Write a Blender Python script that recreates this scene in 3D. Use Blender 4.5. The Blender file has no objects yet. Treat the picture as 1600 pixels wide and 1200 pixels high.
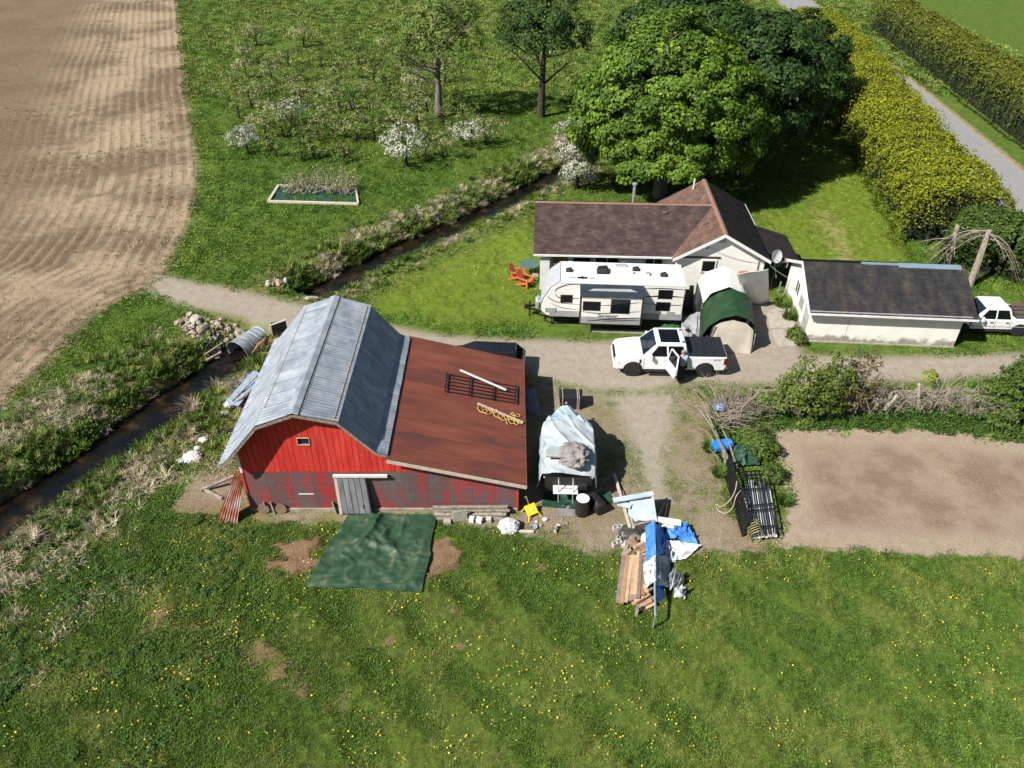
import bpy, bmesh, math, random
import numpy as np
from mathutils import Vector, Matrix, Euler

R = math.radians
sc = bpy.context.scene
col = sc.collection
rnd = random.Random(7)
rs = np.random.RandomState(11)

# ------------------------------------------------------------------ camera
CAM_H, PITCH, FPX = 23.582, R(36.563), 1200.0
cd = bpy.data.cameras.new('camera')
cd.sensor_fit = 'HORIZONTAL'; cd.sensor_width = 36.0; cd.lens = 36.0 * FPX / 1600.0
cd.clip_start = 0.5; cd.clip_end = 3000
cam = bpy.data.objects.new('camera', cd); col.objects.link(cam)
cam.location = (0, 0, CAM_H); cam.rotation_euler = (R(90) - PITCH, 0, 0)
sc.camera = cam

# ------------------------------------------------------------------ sky, sun, exposure
SUN = Vector((-0.85, -0.55, 1.0)).normalized()
w = bpy.data.worlds.new('World'); sc.world = w; w.use_nodes = True
nt = w.node_tree; nt.nodes.clear()
sky = nt.nodes.new('ShaderNodeTexSky'); sky.sky_type = 'NISHITA'; sky.sun_disc = False
sky.sun_elevation = math.asin(SUN.z); sky.sun_rotation = math.atan2(SUN.x, SUN.y)
bg = nt.nodes.new('ShaderNodeBackground'); bg.inputs['Strength'].default_value = 0.05
wo = nt.nodes.new('ShaderNodeOutputWorld')
nt.links.new(sky.outputs[0], bg.inputs['Color']); nt.links.new(bg.outputs[0], wo.inputs['Surface'])
sd = bpy.data.lights.new('sun', 'SUN'); sd.energy = 5.0; sd.angle = R(0.53); sd.color = (1.0, 0.955, 0.88)
sun = bpy.data.objects.new('sun', sd); col.objects.link(sun)
sun.rotation_euler = (-SUN).to_track_quat('-Z', 'Y').to_euler(); sun.location = (0, 0, 60)
sc.view_settings.view_transform = 'Standard'; sc.view_settings.look = 'None'
sc.view_settings.exposure = 0.6; sc.view_settings.gamma = 1.0; sc.view_settings.use_curve_mapping = False
sc.cycles.max_bounces = 6; sc.cycles.diffuse_bounces = 1; sc.cycles.transparent_max_bounces = 6

# ------------------------------------------------------------------ survey: where a line of sight meets a level, a wall or a slope
_ct, _st = math.cos(PITCH), math.sin(PITCH)
def ray(u, v):
    a = (u - 800) / FPX; b = (600 - v) / FPX
    return Vector((a, _ct + b * _st, -_st + b * _ct))
def at(u, v, z=0.0):
    r = ray(u, v); t = (z - CAM_H) / r.z
    return Vector((r.x * t, r.y * t, z))
def at_plane(u, v, p0, n):
    r = ray(u, v); o = Vector((0, 0, CAM_H)); n = Vector(n)
    return o + r * ((Vector(p0) - o).dot(n) / r.dot(n))
def at2(u, v, z=0.0):
    p = at(u, v, z); return (p.x, p.y)

# ------------------------------------------------------------------ numpy noise
def _h(i, j, s):
    n = np.sin(i * 127.1 + j * 311.7 + s * 74.7) * 43758.5453
    return n - np.floor(n)
def vnoise(x, y, s=0):
    x = np.asarray(x, float); y = np.asarray(y, float)
    i = np.floor(x); j = np.floor(y); fx = x - i; fy = y - j
    fx = fx * fx * (3 - 2 * fx); fy = fy * fy * (3 - 2 * fy)
    a = _h(i, j, s); b = _h(i + 1, j, s); c = _h(i, j + 1, s); d = _h(i + 1, j + 1, s)
    return (a * (1 - fx) + b * fx) * (1 - fy) + (c * (1 - fx) + d * fx) * fy
def fbm(x, y, s=0, o=4):
    v = 0; a = .5; t = 0
    for k in range(o):
        v = v + a * vnoise(x * 2 ** k, y * 2 ** k, s + k * 13); t += a; a *= .5
    return v / t

# ------------------------------------------------------------------ mesh builder
class MB:
    def __init__(s): s.v = []; s.f = []; s.m = []; s.cm = 0
    def add(s, vs, fs):
        b = len(s.v); s.v += [tuple(p) for p in vs]
        for f in fs: s.f.append(tuple(i + b for i in f)); s.m.append(s.cm)
        return s
    def hexa(s, p):
        return s.add(p, [(0, 3, 2, 1), (4, 5, 6, 7), (0, 1, 5, 4), (1, 2, 6, 5), (2, 3, 7, 6), (3, 0, 4, 7)])
    def box(s, c, d, rz=0, rx=0, ry=0):
        M_ = Euler((rx, ry, rz)).to_matrix(); c = Vector(c); p = []
        for z in (-1, 1):
            for x, y in ((-1, -1), (1, -1), (1, 1), (-1, 1)):
                p.append(c + M_ @ Vector((x * d[0] / 2, y * d[1] / 2, z * d[2] / 2)))
        return s.hexa(p)
    def bx(s, x0, x1, y0, y1, z0, z1):
        return s.box(((x0 + x1) / 2, (y0 + y1) / 2, (z0 + z1) / 2), (abs(x1 - x0), abs(y1 - y0), abs(z1 - z0)))
    def bar(s, a, b, wd, th=None, up=(0, 0, 1)):
        a = Vector(a); b = Vector(b); th = wd if th is None else th
        d = (b - a).normalized(); up = Vector(up)
        if abs(d.dot(up)) > .98: up = Vector((1, 0, 0))
        sx = d.cross(up).normalized() * wd / 2; sz = sx.cross(d).normalized() * th / 2
        return s.hexa([a - sx - sz, a + sx - sz, b + sx - sz, b - sx - sz, a - sx + sz, a + sx + sz, b + sx + sz, b - sx + sz])
    def tube(s, pts, r, n=8, cap=True):
        pts = [Vector(p) for p in pts]; rr = r if isinstance(r, (list, tuple)) else [r] * len(pts)
        base = len(s.v); prev = None
        for i, p in enumerate(pts):
            t = (pts[min(i + 1, len(pts) - 1)] - pts[max(i - 1, 0)])
            t = t.normalized() if t.length > 1e-6 else Vector((0, 0, 1))
            if prev is None:
                a = Vector((0, 0, 1)) if abs(t.z) < .9 else Vector((1, 0, 0)); prev = t.cross(a).normalized()
            else:
                prev = (prev - t * prev.dot(t))
                prev = prev.normalized() if prev.length > 1e-6 else t.orthogonal().normalized()
            q = t.cross(prev)
            for k in range(n):
                an = 2 * math.pi * k / n
                s.v.append(tuple(p + (prev * math.cos(an) + q * math.sin(an)) * rr[i]))
        for i in range(len(pts) - 1):
            for k in range(n):
                s.f.append((base + i * n + k, base + i * n + (k + 1) % n, base + (i + 1) * n + (k + 1) % n, base + (i + 1) * n + k)); s.m.append(s.cm)
        if cap:
            s.f.append(tuple(base + k for k in reversed(range(n)))); s.m.append(s.cm)
            e = base + (len(pts) - 1) * n
            s.f.append(tuple(e + k for k in range(n))); s.m.append(s.cm)
        return s
    def lathe(s, prof, c=(0, 0, 0), axis='z', n=20, cap=True):
        c = Vector(c); base = len(s.v)
        for (r, h) in prof:
            for k in range(n):
                a = 2 * math.pi * k / n; x, y = r * math.cos(a), r * math.sin(a)
                p = {'z': (x, y, h), 'y': (x, h, y), 'x': (h, x, y)}[axis]
                s.v.append(tuple(c + Vector(p)))
        m = len(prof)
        for i in range(m - 1):
            for k in range(n):
                s.f.append((base + i * n + k, base + i * n + (k + 1) % n, base + (i + 1) * n + (k + 1) % n, base + (i + 1) * n + k)); s.m.append(s.cm)
        if cap:
            s.f.append(tuple(base + k for k in reversed(range(n)))); s.m.append(s.cm)
            s.f.append(tuple(base + (m - 1) * n + k for k in range(n))); s.m.append(s.cm)
        return s
    def prism(s, poly, a, b, axis='y'):
        n = len(poly); f = {'y': lambda p, t: (p[0], t, p[1]), 'x': lambda p, t: (t, p[0], p[1]), 'z': lambda p, t: (p[0], p[1], t)}[axis]
        vs = [f(p, a) for p in poly] + [f(p, b) for p in poly]
        fs = [tuple(range(n)), tuple(range(2 * n - 1, n - 1, -1))] + [((i + 1) % n, i, n + i, n + (i + 1) % n) for i in range(n)]
        return s.add(vs, fs)
    def grid(s, nx, ny, fn):
        vs = [fn(i / (nx - 1), j / (ny - 1)) for j in range(ny) for i in range(nx)]
        fs = [(j * nx + i, j * nx + i + 1, (j + 1) * nx + i + 1, (j + 1) * nx + i) for j in range(ny - 1) for i in range(nx - 1)]
        return s.add(vs, fs)
    def quad(s, a, b, c, d): return s.add([a, b, c, d], [(0, 1, 2, 3)])
    def build(s, name, mat, parent=None, world=False, smooth=None, bevel=0, solid=0, loc=None, rz=0, seg=2):
        me = bpy.data.meshes.new(name); v = s.v
        if world and parent is not None:
            M_ = parent.matrix_basis.inverted(); v = [tuple(M_ @ Vector(p)) for p in v]
        me.from_pydata(v, [], s.f)
        ms = mat if isinstance(mat, (list, tuple)) else [mat]
        for m in ms: me.materials.append(m)
        if len(ms) > 1: me.polygons.foreach_set('material_index', s.m)
        bm = bmesh.new(); bm.from_mesh(me)
        bmesh.ops.recalc_face_normals(bm, faces=bm.faces)
        if smooth is not None:
            for f in bm.faces: f.smooth = True
            for e in bm.edges:
                e.smooth = (len(e.link_faces) == 2 and e.calc_face_angle(0) < R(smooth))
        bm.to_mesh(me); bm.free()
        o = bpy.data.objects.new(name, me); col.objects.link(o)
        if parent is not None: o.parent = parent
        if loc is not None: o.location = loc
        if rz: o.rotation_euler.z = rz
        if bevel:
            b = o.modifiers.new('bevel', 'BEVEL'); b.width = bevel; b.segments = seg; b.limit_method = 'ANGLE'; b.angle_limit = R(35)
        if solid:
            b = o.modifiers.new('thick', 'SOLIDIFY'); b.thickness = solid; b.offset = 0
        return o

def np_mesh(name, V, Fq, mats=None, attrs=None, smooth=False):
    V = np.asarray(V, np.float32); Fq = np.asarray(Fq, np.int32); k = Fq.shape[1]
    me = bpy.data.meshes.new(name)
    me.vertices.add(len(V)); me.vertices.foreach_set('co', V.ravel())
    me.loops.add(Fq.size); me.loops.foreach_set('vertex_index', Fq.ravel())
    me.polygons.add(len(Fq)); me.polygons.foreach_set('loop_start', np.arange(0, Fq.size, k, dtype=np.int32))
    if smooth: me.polygons.foreach_set('use_smooth', np.ones(len(Fq), bool))
    me.update(calc_edges=True)
    for (an, dom, arr) in (attrs or []):
        a = me.attributes.new(an, 'FLOAT', dom); a.data.foreach_set('value', np.asarray(arr, np.float32))
    for m in (mats or []): me.materials.append(m)
    return me

def link(name, me, parent=None, loc=None, rz=0):
    o = bpy.data.objects.new(name, me); col.objects.link(o)
    if parent is not None: o.parent = parent
    if loc is not None: o.location = loc
    if rz: o.rotation_euler.z = rz
    return o
def tag(o, label=None, cat=None, group=None, kind=None):
    if label: o['label'] = label
    if cat: o['category'] = cat
    if group: o['group'] = group
    if kind: o['kind'] = kind
    return o
def thing(name, label, cat, loc=(0, 0, 0), rz=0, group=None):
    o = bpy.data.objects.new(name, None); col.objects.link(o)
    o.empty_display_size = .3; o.location = loc; o.rotation_euler.z = rz
    o.matrix_basis = Matrix.Translation(Vector(loc)) @ Matrix.Rotation(rz, 4, 'Z')
    return tag(o, label, cat, group)
def copy_tree(o, parent=None):
    c = o.copy(); col.objects.link(c)
    if parent is not None: c.parent = parent
    for ch in list(o.children): copy_tree(ch, c)
    return c

# ------------------------------------------------------------------ materials
def lin(r, g, b):
    f = lambda c: (c / 255 / 12.92) if c / 255 <= .04045 else ((c / 255 + .055) / 1.055) ** 2.4
    return (f(r), f(g), f(b))
def ramp(N, fac, cols, L):
    n = N.new('ShaderNodeValToRGB'); e = n.color_ramp.elements
    st = cols if isinstance(cols[0][0], (tuple, list)) else [(c, i / max(1, len(cols) - 1)) for i, c in enumerate(cols)]
    while len(e) < len(st): e.new(.5)
    for i, (c, p) in enumerate(st): e[i].position = p; e[i].color = (*c, 1)
    L.new(fac, n.inputs[0]); return n.outputs[0]
def M(name, cols, scale=4.0, detail=5, rough=.75, metal=0.0, bump=0.0, bscale=None, stretch=(1, 1, 1), spec=.4, rand=0.0, lo=.3, hi=.7, coat=0.0, distort=0.0, tint=0.0):
    m = bpy.data.materials.new(name); m.use_nodes = True
    N = m.node_tree.nodes; L = m.node_tree.links; b = N['Principled BSDF']
    b.inputs['Roughness'].default_value = rough; b.inputs['Metallic'].default_value = metal
    b.inputs['Specular IOR Level'].default_value = spec; b.inputs['Coat Weight'].default_value = coat
    tc = N.new('ShaderNodeTexCoord'); mp = N.new('ShaderNodeMapping'); mp.inputs['Scale'].default_value = stretch
    L.new(tc.outputs['Object'], mp.inputs['Vector'])
    if rand:
        oi = N.new('ShaderNodeObjectInfo'); va = N.new('ShaderNodeVectorMath'); va.operation = 'SCALE'
        va.inputs[0].default_value = (17, 31, 23); L.new(oi.outputs['Random'], va.inputs['Scale']); L.new(va.outputs[0], mp.inputs['Location'])
    nz = N.new('ShaderNodeTexNoise'); nz.inputs['Scale'].default_value = scale; nz.inputs['Detail'].default_value = detail
    nz.inputs['Roughness'].default_value = .6; nz.inputs['Distortion'].default_value = distort
    L.new(mp.outputs[0], nz.inputs['Vector'])
    if len(cols) == 1: cols = [cols[0], tuple(c * .88 for c in cols[0])]
    k = len(cols)
    st = [(c, lo + (hi - lo) * i / (k - 1)) for i, c in enumerate(cols)]
    c = ramp(N, nz.outputs['Fac'], st, L)
    if tint:
        at_ = N.new('ShaderNodeAttribute'); at_.attribute_name = 'tint'
        hs = N.new('ShaderNodeHueSaturation'); mr = N.new('ShaderNodeMapRange')
        mr.inputs['To Min'].default_value = 1 - tint; mr.inputs['To Max'].default_value = 1 + tint
        L.new(at_.outputs['Fac'], mr.inputs['Value']); L.new(mr.outputs[0], hs.inputs['Value']); L.new(c, hs.inputs['Color']); c = hs.outputs[0]
    if rand:
        hs = N.new('ShaderNodeHueSaturation'); mr = N.new('ShaderNodeMapRange')
        mr.inputs['To Min'].default_value = 1 - rand; mr.inputs['To Max'].default_value = 1 + rand
        L.new(oi.outputs['Random'], mr.inputs['Value']); L.new(mr.outputs[0], hs.inputs['Value']); L.new(c, hs.inputs['Color']); c = hs.outputs[0]
    L.new(c, b.inputs['Base Color'])
    if bump:
        bn = N.new('ShaderNodeBump'); bn.inputs['Strength'].default_value = bump; bn.inputs['Distance'].default_value = .02
        if bscale:
            n2 = N.new('ShaderNodeTexNoise'); n2.inputs['Scale'].default_value = bscale; n2.inputs['Detail'].default_value = 4
            L.new(mp.outputs[0], n2.inputs['Vector']); L.new(n2.outputs['Fac'], bn.inputs['Height'])
        else: L.new(nz.outputs['Fac'], bn.inputs['Height'])
        L.new(bn.outputs[0], b.inputs['Normal'])
    return m
def leafmat(name, cols, trans=.25, var=.12, rough=.6):
    """cols over the per-leaf attribute tint; a little light passes through."""
    m = bpy.data.materials.new(name); m.use_nodes = True
    N = m.node_tree.nodes; L = m.node_tree.links; b = N['Principled BSDF']; out = N['Material Output']
    b.inputs['Roughness'].default_value = rough; b.inputs['Specular IOR Level'].default_value = .25
    a = N.new('ShaderNodeAttribute'); a.attribute_name = 'tint'
    c = ramp(N, a.outputs['Fac'], cols, L)
    oi = N.new('ShaderNodeObjectInfo'); mr = N.new('ShaderNodeMapRange')
    mr.inputs['To Min'].default_value = 1 - var; mr.inputs['To Max'].default_value = 1 + var
    hs = N.new('ShaderNodeHueSaturation'); L.new(oi.outputs['Random'], mr.inputs['Value']); L.new(mr.outputs[0], hs.inputs['Value']); L.new(c, hs.inputs['Color'])
    L.new(hs.outputs[0], b.inputs['Base Color'])
    if trans:
        t = N.new('ShaderNodeBsdfTranslucent'); L.new(hs.outputs[0], t.inputs['Color'])
        mx = N.new('ShaderNodeMixShader'); mx.inputs[0].default_value = trans
        L.new(b.outputs[0], mx.inputs[1]); L.new(t.outputs[0], mx.inputs[2]); L.new(mx.outputs[0], out.inputs['Surface'])
    return m

# ------------------------------------------------------------------ leaves, blades, scatter
def leaf_arrays(C, Nn, s, aspect=.6):
    n = len(C); Nn = Nn / np.maximum(np.linalg.norm(Nn, axis=1, keepdims=True), 1e-6)
    r = rs.normal(size=(n, 3)); a = np.cross(Nn, r); a /= np.maximum(np.linalg.norm(a, axis=1, keepdims=True), 1e-6)
    b = np.cross(Nn, a); s = np.asarray(s).reshape(-1, 1) * np.ones((n, 1))
    V = np.stack([C - a * s * .5, C - b * s * aspect * .5 + a * s * .05, C + a * s * .5, C + b * s * aspect * .5 + a * s * .05], 1).reshape(-1, 3)
    return V, np.arange(4 * n).reshape(-1, 4)
def leaf_mesh(name, C, Nn, s, tint, mat, aspect=.6):
    V, Fq = leaf_arrays(np.asarray(C), np.asarray(Nn), s, aspect)
    return np_mesh(name, V, Fq, [mat], [('tint', 'FACE', np.clip(tint, 0, 1))])
def blade_mesh(name, mat, n, rad, h, wd, lean=.5, seed=1, tint=(0, 1), curve=True):
    r = np.random.RandomState(seed)
    ang = r.uniform(0, 2 * np.pi, n); rr = rad * np.sqrt(r.uniform(0, 1, n))
    base = np.stack([rr * np.cos(ang), rr * np.sin(ang), np.full(n, -.02)], 1)
    hh = h * r.uniform(.55, 1.1, n); da = r.uniform(0, 2 * np.pi, n) * .35 + ang
    le = lean * r.uniform(.2, 1, n)
    d = np.stack([np.cos(da), np.sin(da), np.zeros(n)], 1); sd_ = np.stack([-np.sin(da), np.cos(da), np.zeros(n)], 1)
    up = np.array([0, 0, 1.0])
    w_ = wd * r.uniform(.6, 1.3, n)[:, None] / 2
    mid = base + up * (hh * .6)[:, None] + d * (hh * le * .35)[:, None]
    tip = base + up * (hh * (1 - .35 * le))[:, None] + d * (hh * le)[:, None]
    V = np.stack([base - sd_ * w_, base + sd_ * w_, mid + sd_ * w_ * .8, tip, mid - sd_ * w_ * .8], 1).reshape(-1, 3)
    k = np.arange(n)[:, None] * 5
    Ft = np.concatenate([k + np.array([0, 1, 2]), k + np.array([0, 2, 4]), k + np.array([4, 2, 3])], 0)
    t = r.uniform(tint[0], tint[1], n); t = np.concatenate([t, t, np.clip(t + .12, 0, 1)])
    return np_mesh(name, V, Ft, [mat], [('tint', 'FACE', t)])
def scatter(name, pts, meshes, sc_, label, cat, kinds=None, tilt=0.0):
    pts = np.asarray(pts, float); n = len(pts)
    if n == 0: return None
    me = bpy.data.meshes.new(name); me.vertices.add(n); me.vertices.foreach_set('co', pts.astype(np.float32).ravel())
    def A(nm, arr, tp='FLOAT', f='value'):
        a = me.attributes.new(nm, tp, 'POINT'); a.data.foreach_set(f, np.asarray(arr).ravel())
    A('sc', np.asarray(sc_, np.float32) * np.ones(n, np.float32))
    kk = rs.randint(0, len(meshes), n) if kinds is None else kinds
    A('k', np.asarray(kk, np.int32), 'INT')
    rot = np.stack([rs.normal(0, tilt, n) if tilt else np.zeros(n), rs.normal(0, tilt, n) if tilt else np.zeros(n), rs.uniform(0, 6.283, n)], 1).astype(np.float32)
    A('rt', rot, 'FLOAT_VECTOR', 'vector')
    o = link(name, me); tag(o, label, cat, kind='stuff')
    g = bpy.data.node_groups.new('scatter_' + name, 'GeometryNodeTree')
    g.interface.new_socket('Geometry', in_out='INPUT', socket_type='NodeSocketGeometry')
    g.interface.new_socket('Geometry', in_out='OUTPUT', socket_type='NodeSocketGeometry')
    N = g.nodes; L = g.links; gi = N.new('NodeGroupInput'); go = N.new('NodeGroupOutput'); jn = N.new('GeometryNodeJoinGeometry')
    def attr(nm, tp):
        a = N.new('GeometryNodeInputNamedAttribute'); a.data_type = tp; a.inputs[0].default_value = nm; return a.outputs[0]
    for i, pm in enumerate(meshes):
        po = bpy.data.objects.new(name + '_piece', pm)
        oi = N.new('GeometryNodeObjectInfo'); oi.inputs['Object'].default_value = po; oi.inputs['As Instance'].default_value = True
        ip = N.new('GeometryNodeInstanceOnPoints'); cp = N.new('FunctionNodeCompare'); cp.data_type = 'INT'; cp.operation = 'EQUAL'
        L.new(attr('k', 'INT'), cp.inputs[2]); cp.inputs[3].default_value = i
        L.new(gi.outputs[0], ip.inputs['Points']); L.new(cp.outputs[0], ip.inputs['Selection'])
        L.new(oi.outputs['Geometry'], ip.inputs['Instance'])
        L.new(attr('rt', 'FLOAT_VECTOR'), ip.inputs['Rotation'])
        cx = N.new('ShaderNodeCombineXYZ'); s_ = attr('sc', 'FLOAT')
        for q in range(3): L.new(s_, cx.inputs[q])
        L.new(cx.outputs[0], ip.inputs['Scale']); L.new(ip.outputs[0], jn.inputs[0])
    L.new(jn.outputs[0], go.inputs[0])
    md = o.modifiers.new('scatter', 'NODES'); md.node_group = g
    return o
# ================================================================== TERRAIN
def px(lst, z=0.0): return np.array([at2(u, v, z) for u, v in lst])
def seg_dist(X, Y, P):
    d = np.full(X.shape, 1e9)
    for i in range(len(P) - 1):
        ax, ay = P[i]; bx, by = P[i + 1]; vx, vy = bx - ax, by - ay
        t = np.clip(((X - ax) * vx + (Y - ay) * vy) / max(vx * vx + vy * vy, 1e-9), 0, 1)
        d = np.minimum(d, np.hypot(X - ax - t * vx, Y - ay - t * vy))
    return d
def poly_sd(X, Y, P):
    P = np.asarray(P); Q = np.vstack([P, P[:1]]); ins = np.zeros(X.shape, bool)
    for i in range(len(P)):
        ax, ay = Q[i]; bx, by = Q[i + 1]
        if ay == by: continue
        c = ((ay > Y) != (by > Y)) & (X < (bx - ax) * (Y - ay) / (by - ay) + ax); ins ^= c
    d = seg_dist(X, Y, Q); return np.where(ins, d, -d)
CRK1 = px([(500, 462), (522, 452), (560, 428), (610, 402), (655, 384), (705, 362), (760, 337), (820, 304), (880, 271), (960, 222), (1060, 160), (1180, 60)], -1)
CRK2 = px([(376, 556), (346, 580), (300, 612), (240, 657), (170, 708), (100, 757), (40, 802), (-60, 875), (-220, 985), (-500, 1150)], -1)
FIELD = np.vstack([px([(276, 0), (284, 80), (292, 150), (301, 200), (308, 260), (305, 315), (288, 365), (268, 405), (262, 425), (250, 440), (235, 452), (195, 463), (150, 492), (95, 545), (45, 595), (0, 638), (-80, 715), (-200, 820)]), [[-400, 20], [-400, 700], [-52, 700]]])
DRIVE = px([(235, 425), (262, 428), (300, 438), (340, 444), (400, 456), (460, 470), (520, 488), (600, 504), (650, 514), (700, 522), (760, 526), (830, 528), (950, 531), (1060, 527), (1092, 535), (1098, 470), (1240, 470), (1258, 552), (1350, 555), (1500, 552), (1620, 548), (1900, 545),
            (1900, 592), (1620, 589), (1540, 591), (1450, 598), (1340, 602), (1220, 604), (1130, 604), (1080, 603), (1000, 616), (905, 612), (820, 588), (700, 570), (600, 552), (440, 520), (400, 506), (350, 493), (300, 483), (260, 472), (225, 458)])
YARD = [px([(815, 586), (905, 610), (1000, 612), (1085, 602), (1112, 640), (1104, 690), (1125, 745), (1140, 800), (1200, 845), (1205, 862), (1110, 866), (1050, 866), (980, 862), (920, 872), (860, 850), (800, 830), (700, 816), (690, 800), (810, 800), (812, 700)]),
        px([(310, 735), (372, 732), (398, 802), (310, 806), (262, 800)]), px([(385, 798), (690, 798), (690, 811), (500, 818), (390, 814)]),
        ]
PATCH = [px([(424, 850), (455, 839), (500, 838), (492, 902), (450, 906), (418, 893)]), px([(668, 838), (700, 842), (722, 862), (716, 893), (690, 902), (655, 906)])]
TRACK = px([(935, 612), (1075, 606), (1058, 660), (1050, 720), (1056, 790), (1005, 800), (985, 720), (965, 660)])
GARDEN = px([(1200, 668), (1300, 668), (1450, 671), (1600, 688), (1800, 700), (1800, 872), (1600, 873), (1450, 868), (1330, 862), (1210, 852), (1228, 800), (1215, 720)])
ROAD = np.array([[38.2 + .0735 * (-45), 37], [43.51 + .0735 * (-45), 37], [43.51 + .0735 * 520, 602], [38.2 + .0735 * 520, 602]])
LAWNY = [px([(1180, 330), (1240, 330), (1330, 240), (1420, 395), (1420, 420), (1230, 420)]), px([(560, 480), (660, 420), (835, 335), (835, 440), (840, 505), (700, 505)])]
BARE = px([(170, 985), (330, 960), (460, 1000), (470, 1060), (180, 1070)])
STRAW = px([(1270, 330), (1300, 330), (1345, 410), (1310, 412)])
_r = np.random.RandomState(3)
SPOTS = [(x_, y_, _r.uniform(.08, .2)) for x_, y_ in zip(_r.uniform(-15, 4, 22), _r.uniform(13.5, 20, 22))] + [at2(u, v) + (.2,) for u, v in ((880, 830), (845, 886), (700, 868), (745, 880), (610, 1000), (430, 965), (720, 1010))]
def mow(X, Y): return .5 + .5 * np.sin((.755 * X + .657 * Y) * 3.1 + 2.2 * fbm(X * .18, Y * .18, 8) + 1.5)
TYRE = [px(q) for q in (((-60, 95), (10, 150), (60, 198), (100, 240)), ((-30, 80), (35, 150), (110, 228), (128, 252)), ((115, 246), (138, 258), (148, 280), (134, 300), (118, 318)), ((166, 238), (188, 258), (192, 285), (172, 302), (130, 309)), ((0, 378), (60, 380), (120, 386)), ((210, 360), (240, 390)))]
def creek(X, Y):
    n = (fbm(X * .9, Y * .9, 5) - .5) * .9
    d1 = seg_dist(X, Y, CRK1) - 1.2; d2 = seg_dist(X, Y, CRK2) - 1.3
    return np.minimum(d1, d2) + n
def ground_z(X, Y):
    X = np.asarray(X, float); Y = np.asarray(Y, float)
    d = creek(X, Y); t = np.clip((d + .6) / 1.75, 0, 1); t = t * t * (3 - 2 * t)
    und = (fbm(X * .35, Y * .35, 3) - .5) * .05 * np.clip(d - 1, 0, 1)
    fur = 0
    return -1.4 * (1 - t) + und * 0.6 + fur
def masks(X, Y):
    m = {'sd_field': poly_sd(X, Y, FIELD), 'sd_gravel': poly_sd(X, Y, DRIVE), 'sd_garden': poly_sd(X, Y, GARDEN), 'sd_road': poly_sd(X, Y, ROAD)}
    y = poly_sd(X, Y, YARD[0])
    for p in YARD[1:]: y = np.maximum(y, poly_sd(X, Y, p) * .8)
    m['sd_yard'] = y
    l = np.maximum(poly_sd(X, Y, LAWNY[0]), poly_sd(X, Y, LAWNY[1])); m['lawn'] = np.clip(.5 + l / 3, 0, 1)
    m['spot'] = np.max([q[2] - np.hypot(X - q[0], Y - q[1]) for q in SPOTS], 0); m['spot'] = np.maximum(m['spot'], np.maximum(poly_sd(X, Y, PATCH[0]), poly_sd(X, Y, PATCH[1])) * .8 + (fbm(X * 2.2, Y * 2.2, 4) - .5) * .8); m['sd_gravel'] = np.maximum(m['sd_gravel'], poly_sd(X, Y, TRACK) * .8 + .05); m['tyre'] = .3 - np.min([seg_dist(X, Y, q) for q in TYRE], 0); m['bare'] = poly_sd(X, Y, BARE) * .8 + (fbm(X * 1.0, Y * 1.0, 9) - .56) * 9; m['straw'] = poly_sd(X, Y, STRAW); m['cr'] = creek(X, Y)
    return m

class NT:
    def __init__(s, m): s.N = m.node_tree.nodes; s.L = m.node_tree.links
    def attr(s, n):
        a = s.N.new('ShaderNodeAttribute'); a.attribute_name = n; return a.outputs['Fac']
    def noise(s, vec, scale, detail=4, rough=.55, dist=0):
        n = s.N.new('ShaderNodeTexNoise'); n.inputs['Scale'].default_value = scale; n.inputs['Detail'].default_value = detail
        n.inputs['Roughness'].default_value = rough; n.inputs['Distortion'].default_value = dist
        s.L.new(vec, n.inputs['Vector']); return n.outputs['Fac']
    def math(s, op, a, b=None, c=None):
        n = s.N.new('ShaderNodeMath'); n.operation = op
        for i, x in enumerate((a, b, c)):
            if x is None: continue
            if isinstance(x, (int, float)): n.inputs[i].default_value = x
            else: s.L.new(x, n.inputs[i])
        return n.outputs[0]
    def smooth(s, x, a, b):
        n = s.N.new('ShaderNodeMapRange'); n.interpolation_type = 'SMOOTHSTEP'; s.L.new(x, n.inputs[0])
        n.inputs[1].default_value = a; n.inputs[2].default_value = b; return n.outputs[0]
    def mix(s, f, a, b):
        n = s.N.new('ShaderNodeMix'); n.data_type = 'RGBA'
        if isinstance(f, (int, float)): n.inputs[0].default_value = f
        else: s.L.new(f, n.inputs[0])
        for i, x in ((6, a), (7, b)):
            if isinstance(x, tuple): n.inputs[i].default_value = (*x, 1)
            else: s.L.new(x, n.inputs[i])
        return n.outputs[2]
    def ramp(s, f, cols): return ramp(s.N, f, cols, s.L)

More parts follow.
